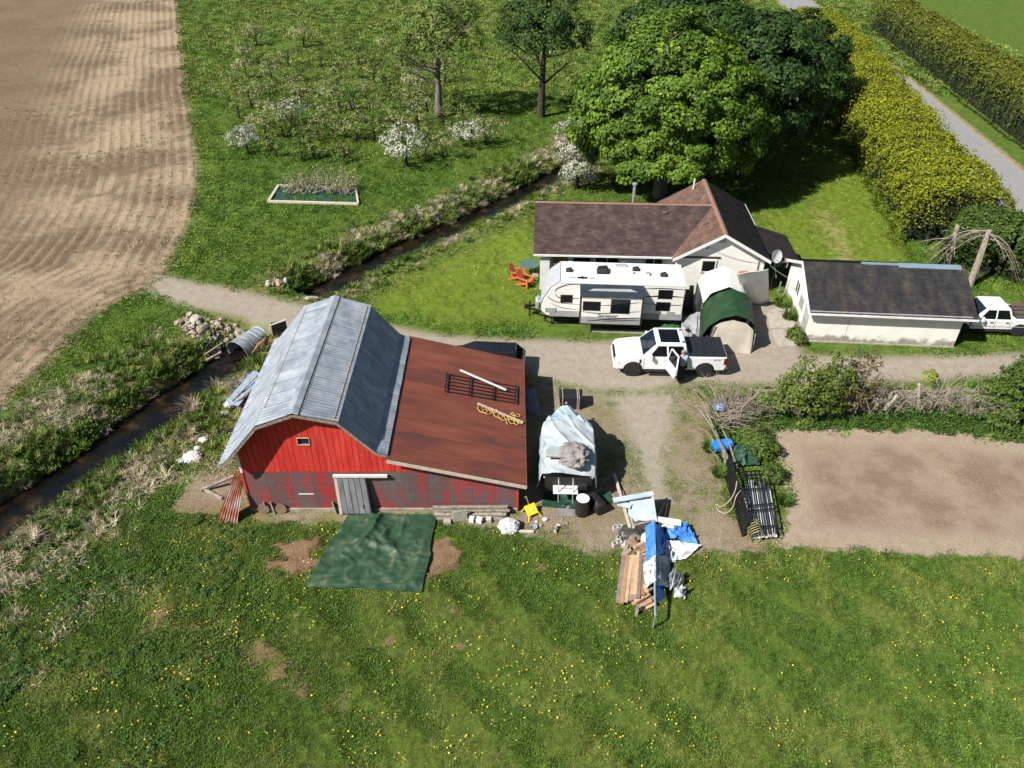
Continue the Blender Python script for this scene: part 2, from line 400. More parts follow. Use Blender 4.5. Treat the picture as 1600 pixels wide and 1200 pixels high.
def ground_material():
    m = bpy.data.materials.new('ground_surface'); m.use_nodes = True; t = NT(m); N, L = t.N, t.L
    b = N['Principled BSDF']; b.inputs['Roughness'].default_value = .95; b.inputs['Specular IOR Level'].default_value = .1
    pos = N.new('ShaderNodeTexCoord').outputs['Object']
    n0 = t.noise(pos, .12, 3); n1 = t.noise(pos, .55, 4); n2 = t.noise(pos, 2.2, 5, .6); n3 = t.noise(pos, 11, 4, .65); n4 = t.noise(pos, 45, 3, .6)
    # grass
    gv = t.math('ADD', t.math('MULTIPLY', n2, .5), t.math('MULTIPLY', n3, .5))
    g = t.ramp(gv, [((.025, .045, .010), .3), ((.065, .115, .018), .44), ((.115, .17, .028), .58), ((.2, .22, .06), .76)])
    g2 = t.ramp(gv, [((.05, .09, .012), .3), ((.11, .175, .018), .45), ((.17, .22, .026), .6), ((.27, .27, .08), .74)])
    g = t.mix(t.attr('lawn'), g, g2)
    g = t.mix(t.smooth(n1, .52, .7), g, t.mix(.45, g, (.16, .17, .05)))
    # straw streaks in the mown lawn, bare earth spots
    earth = t.ramp(gv, [((.10, .06, .035), .3), ((.2, .13, .075), .5), ((.3, .21, .13), .7)])
    straw = t.ramp(gv, [((.16, .13, .05), .3), ((.34, .27, .14), .55), ((.5, .42, .26), .75)])
    g = t.mix(t.math('MULTIPLY', t.smooth(t.math('ADD', t.attr('straw'), t.math('MULTIPLY', t.math('SUBTRACT', n2, .5), 4.0)), -.6, .9), .6), g, straw)
    g = t.mix(t.math('MULTIPLY', t.smooth(t.math('ADD', t.attr('bare'), t.math('MULTIPLY', t.math('SUBTRACT', n2, .5), 1.5)), -.3, .6), .7), g, earth)
    g = t.mix(t.smooth(t.math('ADD', t.attr('spot'), t.math('MULTIPLY', t.math('SUBTRACT', n2, .5), .5)), -.05, .08), g, earth)
    # creek banks: straw and earth
    cr = t.attr('cr')
    bank = t.math('MULTIPLY', t.smooth(t.math('ADD', cr, t.math('MULTIPLY', t.math('SUBTRACT', n1, .5), 4.0)), 4.2, 1.5), t.smooth(n2, .42, .58))
    g = t.mix(t.math('MULTIPLY', bank, .75), g, t.mix(n3, straw, earth))
    g = t.mix(t.smooth(cr, .35, -.1), g, t.ramp(gv, [((.03, .022, .012), .35), ((.075, .055, .03), .65)]))
    colr = g
    def lay(attr, amp, wd, c, lim=1.0):
        nonlocal colr
        e = t.math('ADD', t.attr(attr), t.math('MULTIPLY', t.math('SUBTRACT', n2, .5), amp))
        e = t.math('ADD', e, t.math('MULTIPLY', t.math('SUBTRACT', n3, .5), amp * .6))
        f = t.smooth(e, -wd, wd)
        if lim is not 1.0: f = t.math('MULTIPLY', f, lim)
        colr = t.mix(f, colr, c)
    # field: dry tan soil, furrows that follow its edge, darker turned patches, a sprinkle of seedlings
    sf = t.attr('sd_field')
    ph = t.math('ADD', t.math('MULTIPLY', sf, 7.4), t.math('MULTIPLY', t.math('SUBTRACT', t.noise(pos, .08, 2), .5), 5.0))
    st = t.math('ADD', t.math('MULTIPLY', t.math('SINE', ph), .5), .5)
    near = t.math('MULTIPLY', t.smooth(sf, 18.0, 9.0), t.smooth(t.noise(pos, .3, 4, .6), .33, .54))
    soil = t.ramp(gv, [((.22, .16, .10), .28), ((.335, .256, .168), .48), ((.43, .342, .238), .72)])
    brown = t.ramp(gv, [((.10, .066, .040), .28), ((.165, .115, .072), .5), ((.245, .178, .116), .72)])
    f_ = t.mix(t.smooth(t.math('ADD', t.math('MULTIPLY', n0, .75), t.math('MULTIPLY', n1, .25)), .60, .40), soil, brown)
    f_ = t.mix(t.math('MULTIPLY', t.smooth(sf, 7.0, 17.0), .85), f_, brown)
    f_ = t.mix(t.math('MULTIPLY', t.math('MULTIPLY', t.smooth(st, .80, 1.0), near), t.math('MULTIPLY', t.smooth(n3, .40, .58), .78)), f_, (.12, .088, .055))
    f_ = t.mix(t.math('MULTIPLY', t.math('MULTIPLY', t.smooth(st, .35, .0), near), .28), f_, (.43, .36, .27))
    f_ = t.mix(t.math('MULTIPLY', t.math('MULTIPLY', t.smooth(n3, .6, .72), t.smooth(n1, .45, .62)), .6), f_, (.13, .14, .04))
    f_ = t.mix(t.math('MULTIPLY', t.smooth(t.math('ADD', t.attr('tyre'), t.math('MULTIPLY', t.math('SUBTRACT', n3, .5), .3)), -.1, .15), .6), f_, (.15, .105, .068))
    lay('sd_field', 2.6, .5, f_)
    yard = t.ramp(gv, [((.13, .098, .065), .3), ((.25, .20, .14), .48), ((.37, .31, .235), .7)])
    moss = t.ramp(gv, [((.06, .09, .02), .3), ((.15, .16, .045), .55), ((.25, .22, .09), .75)])
    yard = t.mix(t.math('MULTIPLY', t.smooth(t.math('ADD', t.math('MULTIPLY', n1, .6), t.math('MULTIPLY', n2, .4)), .5, .6), .7), yard, moss)
    yard = t.mix(t.math('MULTIPLY', t.smooth(n0, .5, .6), .5), yard, earth)
    lay('sd_yard', 1.9, .35, yard)
    grav = t.ramp(gv, [((.2, .165, .125), .28), ((.315, .27, .215), .46), ((.4, .355, .295), .7)])
    grav = t.mix(t.math('MULTIPLY', t.smooth(n4, .58, .7), .35), grav, (.5, .47, .42))
    grav = t.mix(t.math('MULTIPLY', t.math('MULTIPLY', t.smooth(t.attr('sd_gravel'), .75, .0), t.smooth(n2, .38, .55)), .75), grav, moss)
    lay('sd_gravel', .9, .3, grav)
    gs = t.ramp(gv, [((.265, .2, .145), .28), ((.345, .27, .205), .5), ((.42, .34, .265), .72)])
    gd = t.ramp(gv, [((.115, .075, .055), .28), ((.2, .135, .10), .5), ((.285, .205, .155), .72)])
    gm = t.math('MULTIPLY', t.smooth(t.math('ADD', t.math('MULTIPLY', n1, .45), t.math('ADD', t.math('MULTIPLY', n2, .3), t.math('MULTIPLY', n3, .25))), .36, .62), t.smooth(t.attr('sd_garden'), .7, 1.9))
    lay('sd_garden', 1.3, .18, t.mix(gm, gs, gd))
    asp = t.ramp(gv, [((.2, .2, .205), .3), ((.255, .255, .26), .5), ((.31, .31, .31), .7)])
    e = t.smooth(t.math('ADD', t.attr('sd_road'), t.math('MULTIPLY', t.math('SUBTRACT', n2, .5), .5)), -.8, -.2)
    colr = t.mix(t.math('MULTIPLY', e, .8), colr, soil)
    lay('sd_road', .15, .06, asp)
    L.new(colr, b.inputs['Base Color'])
    bp = N.new('ShaderNodeBump'); bp.inputs['Strength'].default_value = .75; bp.inputs['Distance'].default_value = .09
    hgt = t.math('ADD', t.math('MULTIPLY', n3, .8), t.math('MULTIPLY', n4, .35))
    hgt = t.math('ADD', hgt, t.math('MULTIPLY', t.math('MULTIPLY', st, t.math('MULTIPLY', near, t.smooth(sf, 0, .4))), .45))
    hgt = t.math('MULTIPLY', hgt, t.math('SUBTRACT', 1.0, t.math('MULTIPLY', t.smooth(t.attr('sd_road'), -.1, .1), .9)))
    L.new(hgt, bp.inputs['Height']); L.new(bp.outputs[0], b.inputs['Normal'])
    return m

def build_ground():
    def axis(lo, hi, fine_lo, fine_hi, st, gr):
        a = list(np.arange(fine_lo, fine_hi, st)); x = a[-1]; s_ = st
        while x < hi: s_ *= gr; x += s_; a.append(x)
        x = a[0]; s_ = st; pre = []
        while x > lo: s_ *= gr; x -= s_; pre.append(x)
        return np.array(pre[::-1] + a)
    xs = axis(-900, 900, -31, 34, .24, 1.09); ys = axis(-60, 1500, 11, 62, .24, 1.03)
    X, Y = np.meshgrid(xs, ys); Z = ground_z(X, Y); ny, nx = X.shape
    mk = masks(X.ravel(), Y.ravel())
    V = np.stack([X.ravel(), Y.ravel(), Z.ravel()], 1)
    idx = np.arange(nx * ny).reshape(ny, nx)
    Fq = np.stack([idx[:-1, :-1], idx[:-1, 1:], idx[1:, 1:], idx[1:, :-1]], -1).reshape(-1, 4)
    fm = {k: v[Fq].mean(1) for k, v in mk.items()}
    cls = np.zeros(len(Fq), int)
    for i, k in enumerate(('sd_field', 'sd_yard', 'sd_gravel', 'sd_garden', 'sd_road')):
        cls[fm[k] > 0] = i + 1
    mat = ground_material()
    for i, nm in enumerate(('ground', 'ploughed_field', 'dirt_yard', 'gravel_driveway', 'garden_plot', 'road')):
        f = Fq[cls == i]
        if not len(f): continue
        u, inv = np.unique(f, return_inverse=True); inv = inv.reshape(f.shape)
        me = np_mesh(nm, V[u], inv, [mat], [(k, 'POINT', v[u]) for k, v in mk.items()], smooth=True)
        tag(link(nm, me), kind='structure')
    # water in the ditch
    wm = bpy.data.materials.new('creek_water'); wm.use_nodes = True; t = NT(wm)
    b = t.N['Principled BSDF']; b.inputs['Roughness'].default_value = .07; b.inputs['Specular IOR Level'].default_value = .35
    pos = t.N.new('ShaderNodeTexCoord').outputs['Object']; n = t.noise(pos, .8, 5, .6)
    t.L.new(t.ramp(n, [((.005, .005, .005), .45), ((.014, .010, .006), .58), ((.06, .04, .018), .74)]), b.inputs['Base Color'])
    bp = t.N.new('ShaderNodeBump'); bp.inputs['Strength'].default_value = .12; t.L.new(t.noise(pos, 7, 3), bp.inputs['Height']); t.L.new(bp.outputs[0], b.inputs['Normal'])
    for P, hw in ((CRK1, 3.0), (CRK2, 3.2)):
        mb = MB(); n_ = len(P); vs = []
        for i in range(n_):
            d = P[min(i + 1, n_ - 1)] - P[max(i - 1, 0)]; d = d / np.hypot(*d); nn = np.array([-d[1], d[0]])
            p = P[i].copy()
            if i == 0: p = p - d * 1.6
            vs += [(*(p + nn * hw), -1.0), (*(p - nn * hw), -1.0)]
        mb.add(vs, [(2 * i, 2 * i + 1, 2 * i + 3, 2 * i + 2) for i in range(n_ - 1)])
        tag(mb.build('creek_water', wm), kind='structure')
build_ground()
# ================================================================== RED BARN
WHITE = M('white_paint', [(.62, .62, .6), (.8, .79, .77)], 3, rough=.55)
def metal_sheet_mat(name, cols, scale=1.2, rough=.45, metal=.6, rand=.1, stretch=(1, 1, 1), lo=.3, hi=.7, bump=.1):
    return M(name, cols, scale, 6, rough, metal, bump, 9, stretch, .5, rand, lo, hi)
GALV = metal_sheet_mat('galvanised_steel', [(.17, .205, .25), (.27, .305, .35), (.37, .40, .44)], 1.6, .6, .12, .07)
REDM = metal_sheet_mat('red_roof_steel', [(.085, .036, .032), (.17, .05, .031), (.225, .07, .044)], 1.1, .6, .1, .06, (.3, 1.1, 1), .26, .66)
RUST = metal_sheet_mat('rusty_steel', [(.16, .05, .025), (.36, .14, .07), (.42, .36, .36)], 2.2, .75, .2, .1, (1, 1, .35), .35, .62)
BARNRED = M('barn_red_boards', [(.44, .018, .016), (.56, .034, .024), (.62, .07, .05)], 5, rough=.75, bump=.25, bscale=30, stretch=(1, 1, .15), rand=.09)
OLDRED = M('worn_red_cladding', [(.34, .035, .034), (.23, .055, .055), (.135, .075, .075), (.12, .10, .10)], 1.5, 9, .9, 0, .4, 26, (1.0, 1, .4), rand=.07, lo=.34, hi=.62)
GREYWOOD = M('weathered_wood', [(.14, .12, .095), (.27, .235, .19), (.38, .34, .28)], 6, rough=.9, bump=.35, bscale=35, stretch=(1, 1, 1), rand=.15)
PALEWOOD = M('pale_boards', [(.42, .36, .28), (.56, .5, .42)], 5, rough=.85, bump=.2, bscale=30, rand=.1)
CONC = M('concrete', [(.25, .22, .18), (.36, .33, .28), (.42, .39, .34)], 3, 6, .92, 0, .3, 30)
DARK = M('dark_interior', [(.008, .008, .009), (.014, .013, .013)], 3, rough=.9)
BLACKM = M('black_steel', [(.012, .012, .013), (.022, .022, .024)], 6, rough=.5, metal=.2)
HAIR = BLACKM
BX, BY = -8.24, 22.86
barn = thing('barn', 'big red barn with a grey gambrel roof and a rust red lean-to roof', 'barn', (BX, BY, 0))
def B(x, y, z): return (x - BX, y - BY, z)
YB = 31.15
PROF = [(-11.5, 3.14), (-11.22, 3.28), (-9.72, 5.02), (-8.24, 5.54), (-6.66, 5.06), (-5.36, 3.44), (-4.92, 3.25)]
RED0, RED1 = (-5.0, 3.2), (0.55, 1.77)
def front_y(x):       # the front rake is not quite square: it stands out more on the left
    t = np.clip((x + 11.5) / 6.6, 0, 1); return 22.15 + .52 * t
def roof_under(x):
    P_ = PROF + [RED0, RED1]
    xs = [p[0] for p in PROF[:-1]] + [RED0[0], RED1[0]]; zs = [p[1] for p in PROF[:-1]] + [RED0[1], RED1[1]]
    return float(np.interp(x, xs, zs))
def corr_sheet(A, Bp, w_, pitch, amp, rows=3, lap=.02):
    """one corrugated sheet from A (top x,z) down to Bp, w_ wide along y"""
    n = int(round(w_ / pitch)) * 4 + 1
    ax, az = A; bx_, bz = Bp; ln = math.hypot(bx_ - ax, bz - az); nx_, nz_ = -(bz - az) / ln, (bx_ - ax) / ln
    if nz_ < 0: nx_, nz_ = -nx_, -nz_
    def fn(s, t):
        o = amp * math.cos(2 * math.pi * s * (w_ + lap) / pitch) + .004 * math.sin(5 * t + 3)
        return (ax + (bx_ - ax) * t + nx_ * o, s * (w_ + lap), az + (bz - az) * t + nz_ * o)
    return fn, n, rows
def lay_roof(name, A, Bp, mat, wd, pitch, amp, y0f, y1, lift=0.0, smooth=60):
    n = int(round((y1 - 22.6) / wd)); wd_ = (y1 - 22.6) / n
    fn, nx_, rows = corr_sheet(A, Bp, wd_, pitch, amp)
    mb = MB().grid(nx_, rows, lambda s, t: fn(s, t)); mb.v = [(x - BX, y, z + lift) for x, y, z in mb.v]
    first = None
    for i in range(1, n):
        y = 22.6 + i * wd_
        if first is None: first = mb.build(name, mat, barn, smooth=smooth, loc=(0, y - BY, 0))
        else:
            c = bpy.data.objects.new(name, first.data); col.objects.link(c); c.parent = barn; c.location = (rnd.uniform(-.006, .006), y - BY, rnd.uniform(0, .007))
    m2 = MB()
    def f2(s, t):
        x, y, z = fn(s, t); yf = y0f(x); ye = 22.6 + wd_ + .02
        return (x - BX, yf + (ye - yf) * s - BY, z + lift)
    m2.grid(nx_ + 4, rows, f2); m2.build(name, mat, barn, smooth=smooth)
lay_roof('roof_sheet', PROF[2], PROF[1], GALV, .76, .152, .016, front_y, YB)
lay_roof('roof_sheet', PROF[1], PROF[0], GALV, .76, .152, .016, front_y, YB, .012)
lay_roof('roof_sheet', PROF[3], (PROF[2][0] - .06, PROF[2][1] - .02), GALV, .76, .152, .016, front_y, YB, .02)
lay_roof('roof_sheet', PROF[3], (PROF[4][0] + .06, PROF[4][1] - .02), GALV, .76, .152, .016, front_y, YB, .02)
lay_roof('roof_sheet', PROF[4], PROF[5], GALV, .76, .152, .016, front_y, YB)
lay_roof('roof_sheet', PROF[5], PROF[6], GALV, .76, .152, .016, front_y, YB, .015)
lay_roof('lean_to_sheet', RED0, RED1, REDM, .86, .123, .0075, lambda x: 22.5 + .0 * x, 31.4)
mb = MB()      # ridge cap and the flashing strip beside it
for a, b in (((BX - .22, 5.53), (BX, 5.60)), ((BX, 5.60), (BX + .22, 5.53))):
    y0, y1 = front_y(BX) - .02, YB + .03
    mb.hexa([B(a[0], y0, a[1]), B(b[0], y0, b[1]), B(b[0], y1, b[1]), B(a[0], y1, a[1]), B(a[0], y0, a[1] + .012), B(b[0], y0, b[1] + .012), B(b[0], y1, b[1] + .012), B(a[0], y1, a[1] + .012)])
mb.build('ridge_cap', GALV, barn)
mb = MB()
mb.box(B(BX + .27, 26.8, 5.475), (.03, 8.2, .03)); mb.box(B(PROF[4][0] - .10, 26.8, 5.125), (.035, 8.3, .03)); mb.box(B(PROF[2][0] + .12, 27.2, 5.09), (.03, 7.6, .03))
mb.build('roof_batten', GREYWOOD, barn)
# rake boards
mb = MB()
pr = [(x, z) for x, z in PROF]
for i in range(len(pr) - 1):
    a, b = pr[i], pr[i + 1]
    mb.bar(B(a[0], front_y(a[0]) + .03, a[1] - .10), B(b[0], front_y(b[0]) + .03, b[1] - .10), .035, .11)
mb.build('rake_board', GREYWOOD, barn)
MB().bar(B(-4.95, 22.49, 3.11), B(.60, 22.49, 1.67), .045, .15).build('rake_board', PALEWOOD, barn)
MB().bar(B(.585, 22.48, 1.70), B(.585, 31.42, 1.70), .05, .14).build('eave_board', REDM, barn)
# side, back and inner walls
XL, XR = -10.95, .22
def wallpoly(y, t, x0=XL, x1=XR):
    xs = sorted(set([x0, x1] + [p[0] for p in PROF + [RED0] if x0 < p[0] < x1]))
    top = [(x - BX, roof_under(x) - .09) for x in xs]
    return MB().prism([(x0 - BX, 0)] + [(x1 - BX, 0)] + top[::-1], y - BY, y + t - BY)
wallpoly(22.92, .08).build('inner_wall', DARK, barn)
wallpoly(31.0, .05).build('back_wall', BARNRED, barn)
MB().bx(XL - BX, XL - BX + .05, .06, 8.13, 0, 3.3).build('side_wall', BARNRED, barn)
MB().bx(XR - BX - .05, XR - BX, .06, 8.13, 0, 1.72).build('side_wall', OLDRED, barn)
# upper gable boards, one by one
SEAM = 2.24; x = XL; bw = .232; vx0, vx1, vz0, vz1 = XL + .232 * 11, XL + .232 * 13 - .014, 3.70, 4.02
while x < -1.05:
    b = min(x + bw - .014, -.9)
    segs = [(SEAM, min(roof_under(x), roof_under(b)) - .035)]
    if x < vx1 - .02 and b > vx0 + .02: segs = [(SEAM, vz0), (vz1, segs[0][1])]
    dz = rnd.uniform(0, .006)
    for (z0, z1) in segs:
        zl, zr = (roof_under(x) - .04, roof_under(b) - .04) if z1 > vz1 or len(segs) == 1 else (z1, z1)
        if min(zl, zr) <= z0 + .03: continue
        y0 = 22.86 - .03 - dz; y1 = 22.86
        MB().prism([(x - BX, z0), (b - BX, z0), (b - BX, zr), (x - BX, zl)], y0 - BY, y1 - BY).build('board', BARNRED, barn)
    x += bw
mb = MB()
for a in ((vx0 - 0.012, vx1 + .012, vz0 - .03, vz0), (vx0 - 0.012, vx1 + .012, vz1, vz1 + .02), (vx0 - .02, vx0, vz0, vz1), (vx1, vx1 + .02, vz0, vz1)):
    mb.bx(a[0] - BX, a[1] - BX, 22.795 - BY, 22.87 - BY, a[2], a[3])
wf = mb.build('window_frame', PALEWOOD, barn)
MB().bx(vx0 - BX, vx1 - BX, 22.87 - BY, 22.915 - BY, vz0, vz1).build('window_opening', DARK, barn)
# worn cladding sheets of the lower wall
x = XL + .02; k = 0
while x < XR - .05:
    b = min(x + .93, XR)
    zl, zr = min(SEAM - .012, roof_under(x) - .05), min(SEAM - .012, roof_under(b) - .05)
    if not (-7.1 < x < -6.2):
        MB().prism([(x - BX, .17), (b - .005 - BX, .17), (b - .005 - BX, zr), (x - BX, zl)], 22.835 - BY, 22.88 - BY).build('cladding_sheet', OLDRED, barn)
    else:
        MB().prism([(x - BX, .17), (b - .005 - BX, .17), (b - .005 - BX, zr), (x - BX, zl)], 22.85 - BY, 22.885 - BY).build('cladding_sheet', OLDRED, barn)
    x += .93; k += 1
mb = MB()
for zz in (.55, .95, 1.35, 1.75, 2.1):
    xx = XL + .1
    while xx < XR - .1:
        if zz < roof_under(xx) - .12 and rnd.random() < .75: mb.bx(xx - BX - .007, xx - BX + .007, 22.828 - BY, 22.84 - BY, zz - .007, zz + .007)
        xx += .16
tag(mb.build('nail_heads', M('nail', [(.5, .48, .46)], 5), barn), kind='stuff')
MB().bx(XL - BX - .02, XR - BX + .02, 22.77 - BY, 22.9 - BY, -.1, .165).build('foundation', M('earthy_concrete', [(.2, .155, .11), (.31, .26, .195), (.4, .35, .28)], 3, 6, .92, 0, .3, 30), barn)
MB().bx(XL - .03 - BX, XL + .07 - BX, 22.80 - BY, 22.86 - BY, 2.2, 3.22).build('corner_trim', WHITE, barn)
MB().bx(XL - .03 - BX, XL + .05 - BX, 22.80 - BY, 22.86 - BY, .1, 2.2).build('corner_trim', BARNRED, barn)
MB().bx(XR - .02 - BX, XR + .05 - BX, 22.80 - BY, 22.86 - BY, .1, 1.74).build('corner_trim', BARNRED, barn)
# the sliding door, its jamb and its track
GREYDOOR = M('grey_door', [(.09, .095, .105), (.19, .195, .205), (.27, .27, .27)], 2.2, 6, .85, 0, .2, 25, (1, 1, .3), rand=.18)
d = MB(); d.hexa([B(-7.08, 22.55, .12), B(-5.87, 22.55, .12), B(-5.84, 22.60, .12), B(-7.05, 22.60, .12), B(-7.10, 22.70, 2.0), B(-5.95, 22.72, 2.0), B(-5.92, 22.77, 2.0), B(-7.07, 22.75, 2.0)])
door = d.build('sliding_door', GREYDOOR, barn)
for i in range(5):
    k0, k1 = i / 5 + .012, (i + 1) / 5 - .012; q = [Vector(B(-7.08, 22.545, .14)), Vector(B(-5.87, 22.545, .14)), Vector(B(-5.95, 22.715, 1.98)), Vector(B(-7.10, 22.695, 1.98))]; o_ = Vector((0, -.022, 0))
    c = [q[0].lerp(q[1], k0), q[0].lerp(q[1], k1), q[3].lerp(q[2], k1), q[3].lerp(q[2], k0)]
    MB().hexa([c[0] + o_, c[1] + o_, c[1], c[0], c[3] + o_, c[2] + o_, c[2], c[3]]).build('door_board', GREYDOOR, door)
MB().box(B(-6.15, 22.56, .5), (.05, .03, .22)).build('door_pull', BLACKM, door)
MB().hexa([B(-7.2, 22.53, .1), B(-7.08, 22.53, .1), B(-7.08, 22.6, .1), B(-7.2, 22.6, .1), B(-7.22, 22.7, 2.04), B(-7.10, 22.7, 2.04), B(-7.10, 22.77, 2.04), B(-7.22, 22.77, 2.04)]).build('door_jamb', PALEWOOD, barn)
MB().box(B(-6.14, 22.72, 2.1), (2.2, .12, .1)).build('door_track', M('track_paint', [(.5, .5, .47), (.68, .67, .64)], 5), barn)
MB().box(B(-8.52, 22.832, .98), (.62, .012, .06)).build('paint_smear', WHITE, barn)
# things on the lean-to roof
rn = Vector((-(RED1[1] - RED0[1]), 0, RED1[0] - RED0[0])).normalized(); rp = Vector((RED0[0], 22.6, RED0[1] + .035))
def roofpt(u, v, up=0): return at_plane(u, v, rp, rn) + rn * up
g = thing('metal_gate', 'black tubular farm gate lying flat on the red lean-to roof', 'gate', roofpt(750, 607))
c0, c1, c2, c3 = roofpt(698, 586, .05), roofpt(806, 605, .05), roofpt(805, 631, .05), roofpt(695, 612, .05)
for i in range(6):
    t = i / 5; mb = MB().tube([c0.lerp(c3, t), c1.lerp(c2, t)], .023, 6); mb.build('rail', BLACKM, g, world=True, smooth=50)
for i in range(4):
    t = i / 3; mb = MB().tube([c0.lerp(c1, t) + rn * .03 + (c0 - c3) * .06, c3.lerp(c2, t) + rn * .03 - (c0 - c3) * .06], .032, 6); mb.build('upright', BLACKM, g, world=True, smooth=50)
a, b = roofpt(718, 581, .11), roofpt(790, 612, .11)
tag(MB().bar(a, b, .1, .04, rn).build('white_plank', WHITE), 'white plank lying across the black gate on the red roof', 'plank')
a, b = roofpt(746, 631, .03), roofpt(817, 661, .03)
tag(MB().bar(a, b, .12, .04, rn).build('white_plank', PALEWOOD), 'pale pinkish plank with yellow rope beside it on the red roof', 'plank')
pts = []; c = [roofpt(u, v, .04) for u, v in ((748, 637), (758, 645), (770, 641), (780, 652), (792, 655), (806, 647), (812, 662), (800, 658), (795, 661))]
for i in range(len(c) - 1):
    for q in range(10):
        t = q / 10; p = c[i].lerp(c[i + 1], t); an = (i * 10 + q) * .85
        pts.append(p + Vector((math.cos(an) * .16, math.sin(an) * .2, 0)) - rn * 0 + Vector((0, 0, -math.cos(an) * .16 * .258)))
tag(MB().tube(pts, .018, 5).build('yellow_rope', M('yellow_rope', [(.5, .33, .08), (.62, .45, .14)], 9), smooth=60), 'tangled yellow rope lying on the red lean-to roof', 'rope')

# rusty sheet and poles leaning at the barn's left corner
P0, P1 = at(337, 818, .02), at(372, 818, .02); Q0, Q1 = Vector((-11.13, 23.35, 2.25)), Vector((-10.98, 22.72, 1.95))
P0, P1 = at(338, 817, .03), at(371, 817, .03)
r_ = thing('corrugated_sheet', 'rusty corrugated steel sheet leaning on the left corner of the barn', 'metal sheet', (P0 + P1) / 2)
Q0, Q1 = at_plane(368, 736, (0, 23.35, 0), (0, 1, 0)), at_plane(383, 736, (0, 23.1, 0), (0, 1, 0))
def fn(s, t):
    a = P0.lerp(P1, s); b = Q0.lerp(Q1, s); p = a.lerp(b, t); return p + Vector((0, -.02, .02)) * math.cos(s * 2 * math.pi * 7)
MB().grid(43, 5, fn).build('steel_sheet', RUST, r_, world=True, smooth=60, solid=.006)
tag(MB().bar(at(314, 766, .08), at(371, 742, .5), .12).build('timber_post', GREYWOOD), 'grey timber rail running from the rusty sheet out to the bank', 'timber')
tag(MB().bar(at(316, 763, .1), at(347, 779, .05), .1).build('timber_post', GREYWOOD), 'short grey timber lying angled at the left barn corner', 'timber')
# offcuts leaning on the barn foot
for u, v0, v1, lab in ((420, 800, 786, 'left grey board offcut of two leaning on the worn barn wall'), (430, 802, 786, 'right grey board offcut of two leaning on the worn barn wall'), (526, 802, 785, 'dark post stub standing just left of the grey barn door')):
    a = at(u, v0, 0); b = Vector((a.x - .12, 22.8, .55)); tag(MB().bar(a, b, .15, .05, (1, 0, 0)).build('board_offcut', GREYWOOD), lab, 'board')
dm = M('rusty_disc', [(.13, .08, .05), (.22, .15, .1)], 6)
for u, lab in ((413, 'rusty round disc leaning at the barn foot left of the offcuts'), (440, 'rusty round disc leaning at the barn foot right of the offcuts')):
    a = at(u, 802, 0); o = MB().lathe([(.02, -.03), (.24, -.03), (.24, .03), (.02, .03)], axis='y', n=16).build('rusty_disc', dm, loc=(a.x, a.y + .05, .22)); o.rotation_euler.x = R(-14); tag(o, lab, 'disc')
# ================================================================== HOUSE
STUCCO = M('cream_stucco', [(.70, .685, .62), (.78, .765, .71), (.82, .81, .76)], 2.0, 6, .9, 0, .15, 40)
STUCCO2 = M('white_stucco', [(.56, .545, .48), (.70, .68, .61), (.74, .73, .67)], 1.4, 6, .9, 0, .15, 40)
SHING = M('brown_shingle', [(.036, .024, .024), (.062, .041, .038), (.105, .07, .062)], 1.4, 7, .95, 0, .3, 40, tint=.24)
SHING2 = M('black_shingle', [(.016, .016, .018), (.03, .029, .031), (.06, .05, .038)], 1.6, 7, .95, 0, .3, 40, stretch=(1.3, .5, .5), tint=.22)
GLASS = M('dark_glass', [(.004, .005, .006), (.009, .011, .013)], 2, rough=.06, spec=.22)
GLASSB = M('blue_glass', [(.008, .016, .026), (.014, .026, .042)], 2, rough=.05, spec=.35)
GREYP = M('grey_paint', [(.3, .3, .3), (.38, .38, .38)], 4, rough=.6)
BROWNP = M('brown_curtain', [(.05, .03, .018), (.16, .10, .05), (.3, .2, .1)], 3, rough=.8, stretch=(4, 1, .5))
STEEL = M('light_steel', [(.42, .45, .48), (.55, .58, .6)], 4, rough=.4, metal=.6)

def shingles(name, mat, parent, O, U, Vv, lu, lv, inside, ew=.3, ex=.14, seed=0, th=.012):
    """courses of shingle tabs as real geometry: O corner at eave, U along the eave, Vv up the slope"""
    r = np.random.RandomState(seed); O = np.array(O, float); U = np.array(U, float); Vv = np.array(Vv, float); Nn = np.cross(U, Vv)
    if Nn[2] < 0: Nn = -Nn
    V = []; Fq = []; T = []
    for j in range(int(math.ceil(lv / ex))):
        off = (j % 2) * ew / 2 + r.uniform(-.03, .03)
        for i in range(-1, int(lu / ew) + 2):
            a0, a1 = max(0, i * ew + off + .004), min(lu, (i + 1) * ew + off - .004); b0, b1 = j * ex - r.uniform(0, .012), min(lv, (j + 1) * ex + .02)
            if a1 - a0 < .03: continue
            if not inside((a0 + a1) / 2, (b0 + b1) / 2): continue
            h = th + r.uniform(0, .008)
            p = [O + U * a0 + Vv * b0 + Nn * .004, O + U * a1 + Vv * b0 + Nn * .004, O + U * a1 + Vv * b0 + Nn * (h + .006), O + U * a0 + Vv * b0 + Nn * (h + .006), O + U * a1 + Vv * b1 + Nn * .007, O + U * a0 + Vv * b1 + Nn * .007]
            k = len(V); V += p; Fq += [(k, k + 1, k + 2, k + 3), (k + 3, k + 2, k + 4, k + 5)]; t = r.uniform(0, 1); T += [t, t]
    return tag(link(name, np_mesh(name, V, Fq, [mat], [('tint', 'FACE', T)]), parent), kind='stuff')

HA = R(-2.7)
house = thing('house', 'single storey cream house with a brown shingle cross gable roof', 'house', (1.27, 41.5, 0), HA)
EZ, RZ, RY = 2.5, 4.12, 3.9           # eave height, ridge height, ridge depth
GX0, GX1, GXR = 8.25, 14.0, 11.1      # gable wing: left eave, right eave, ridge
GY0, GY1 = -.28, 8.0
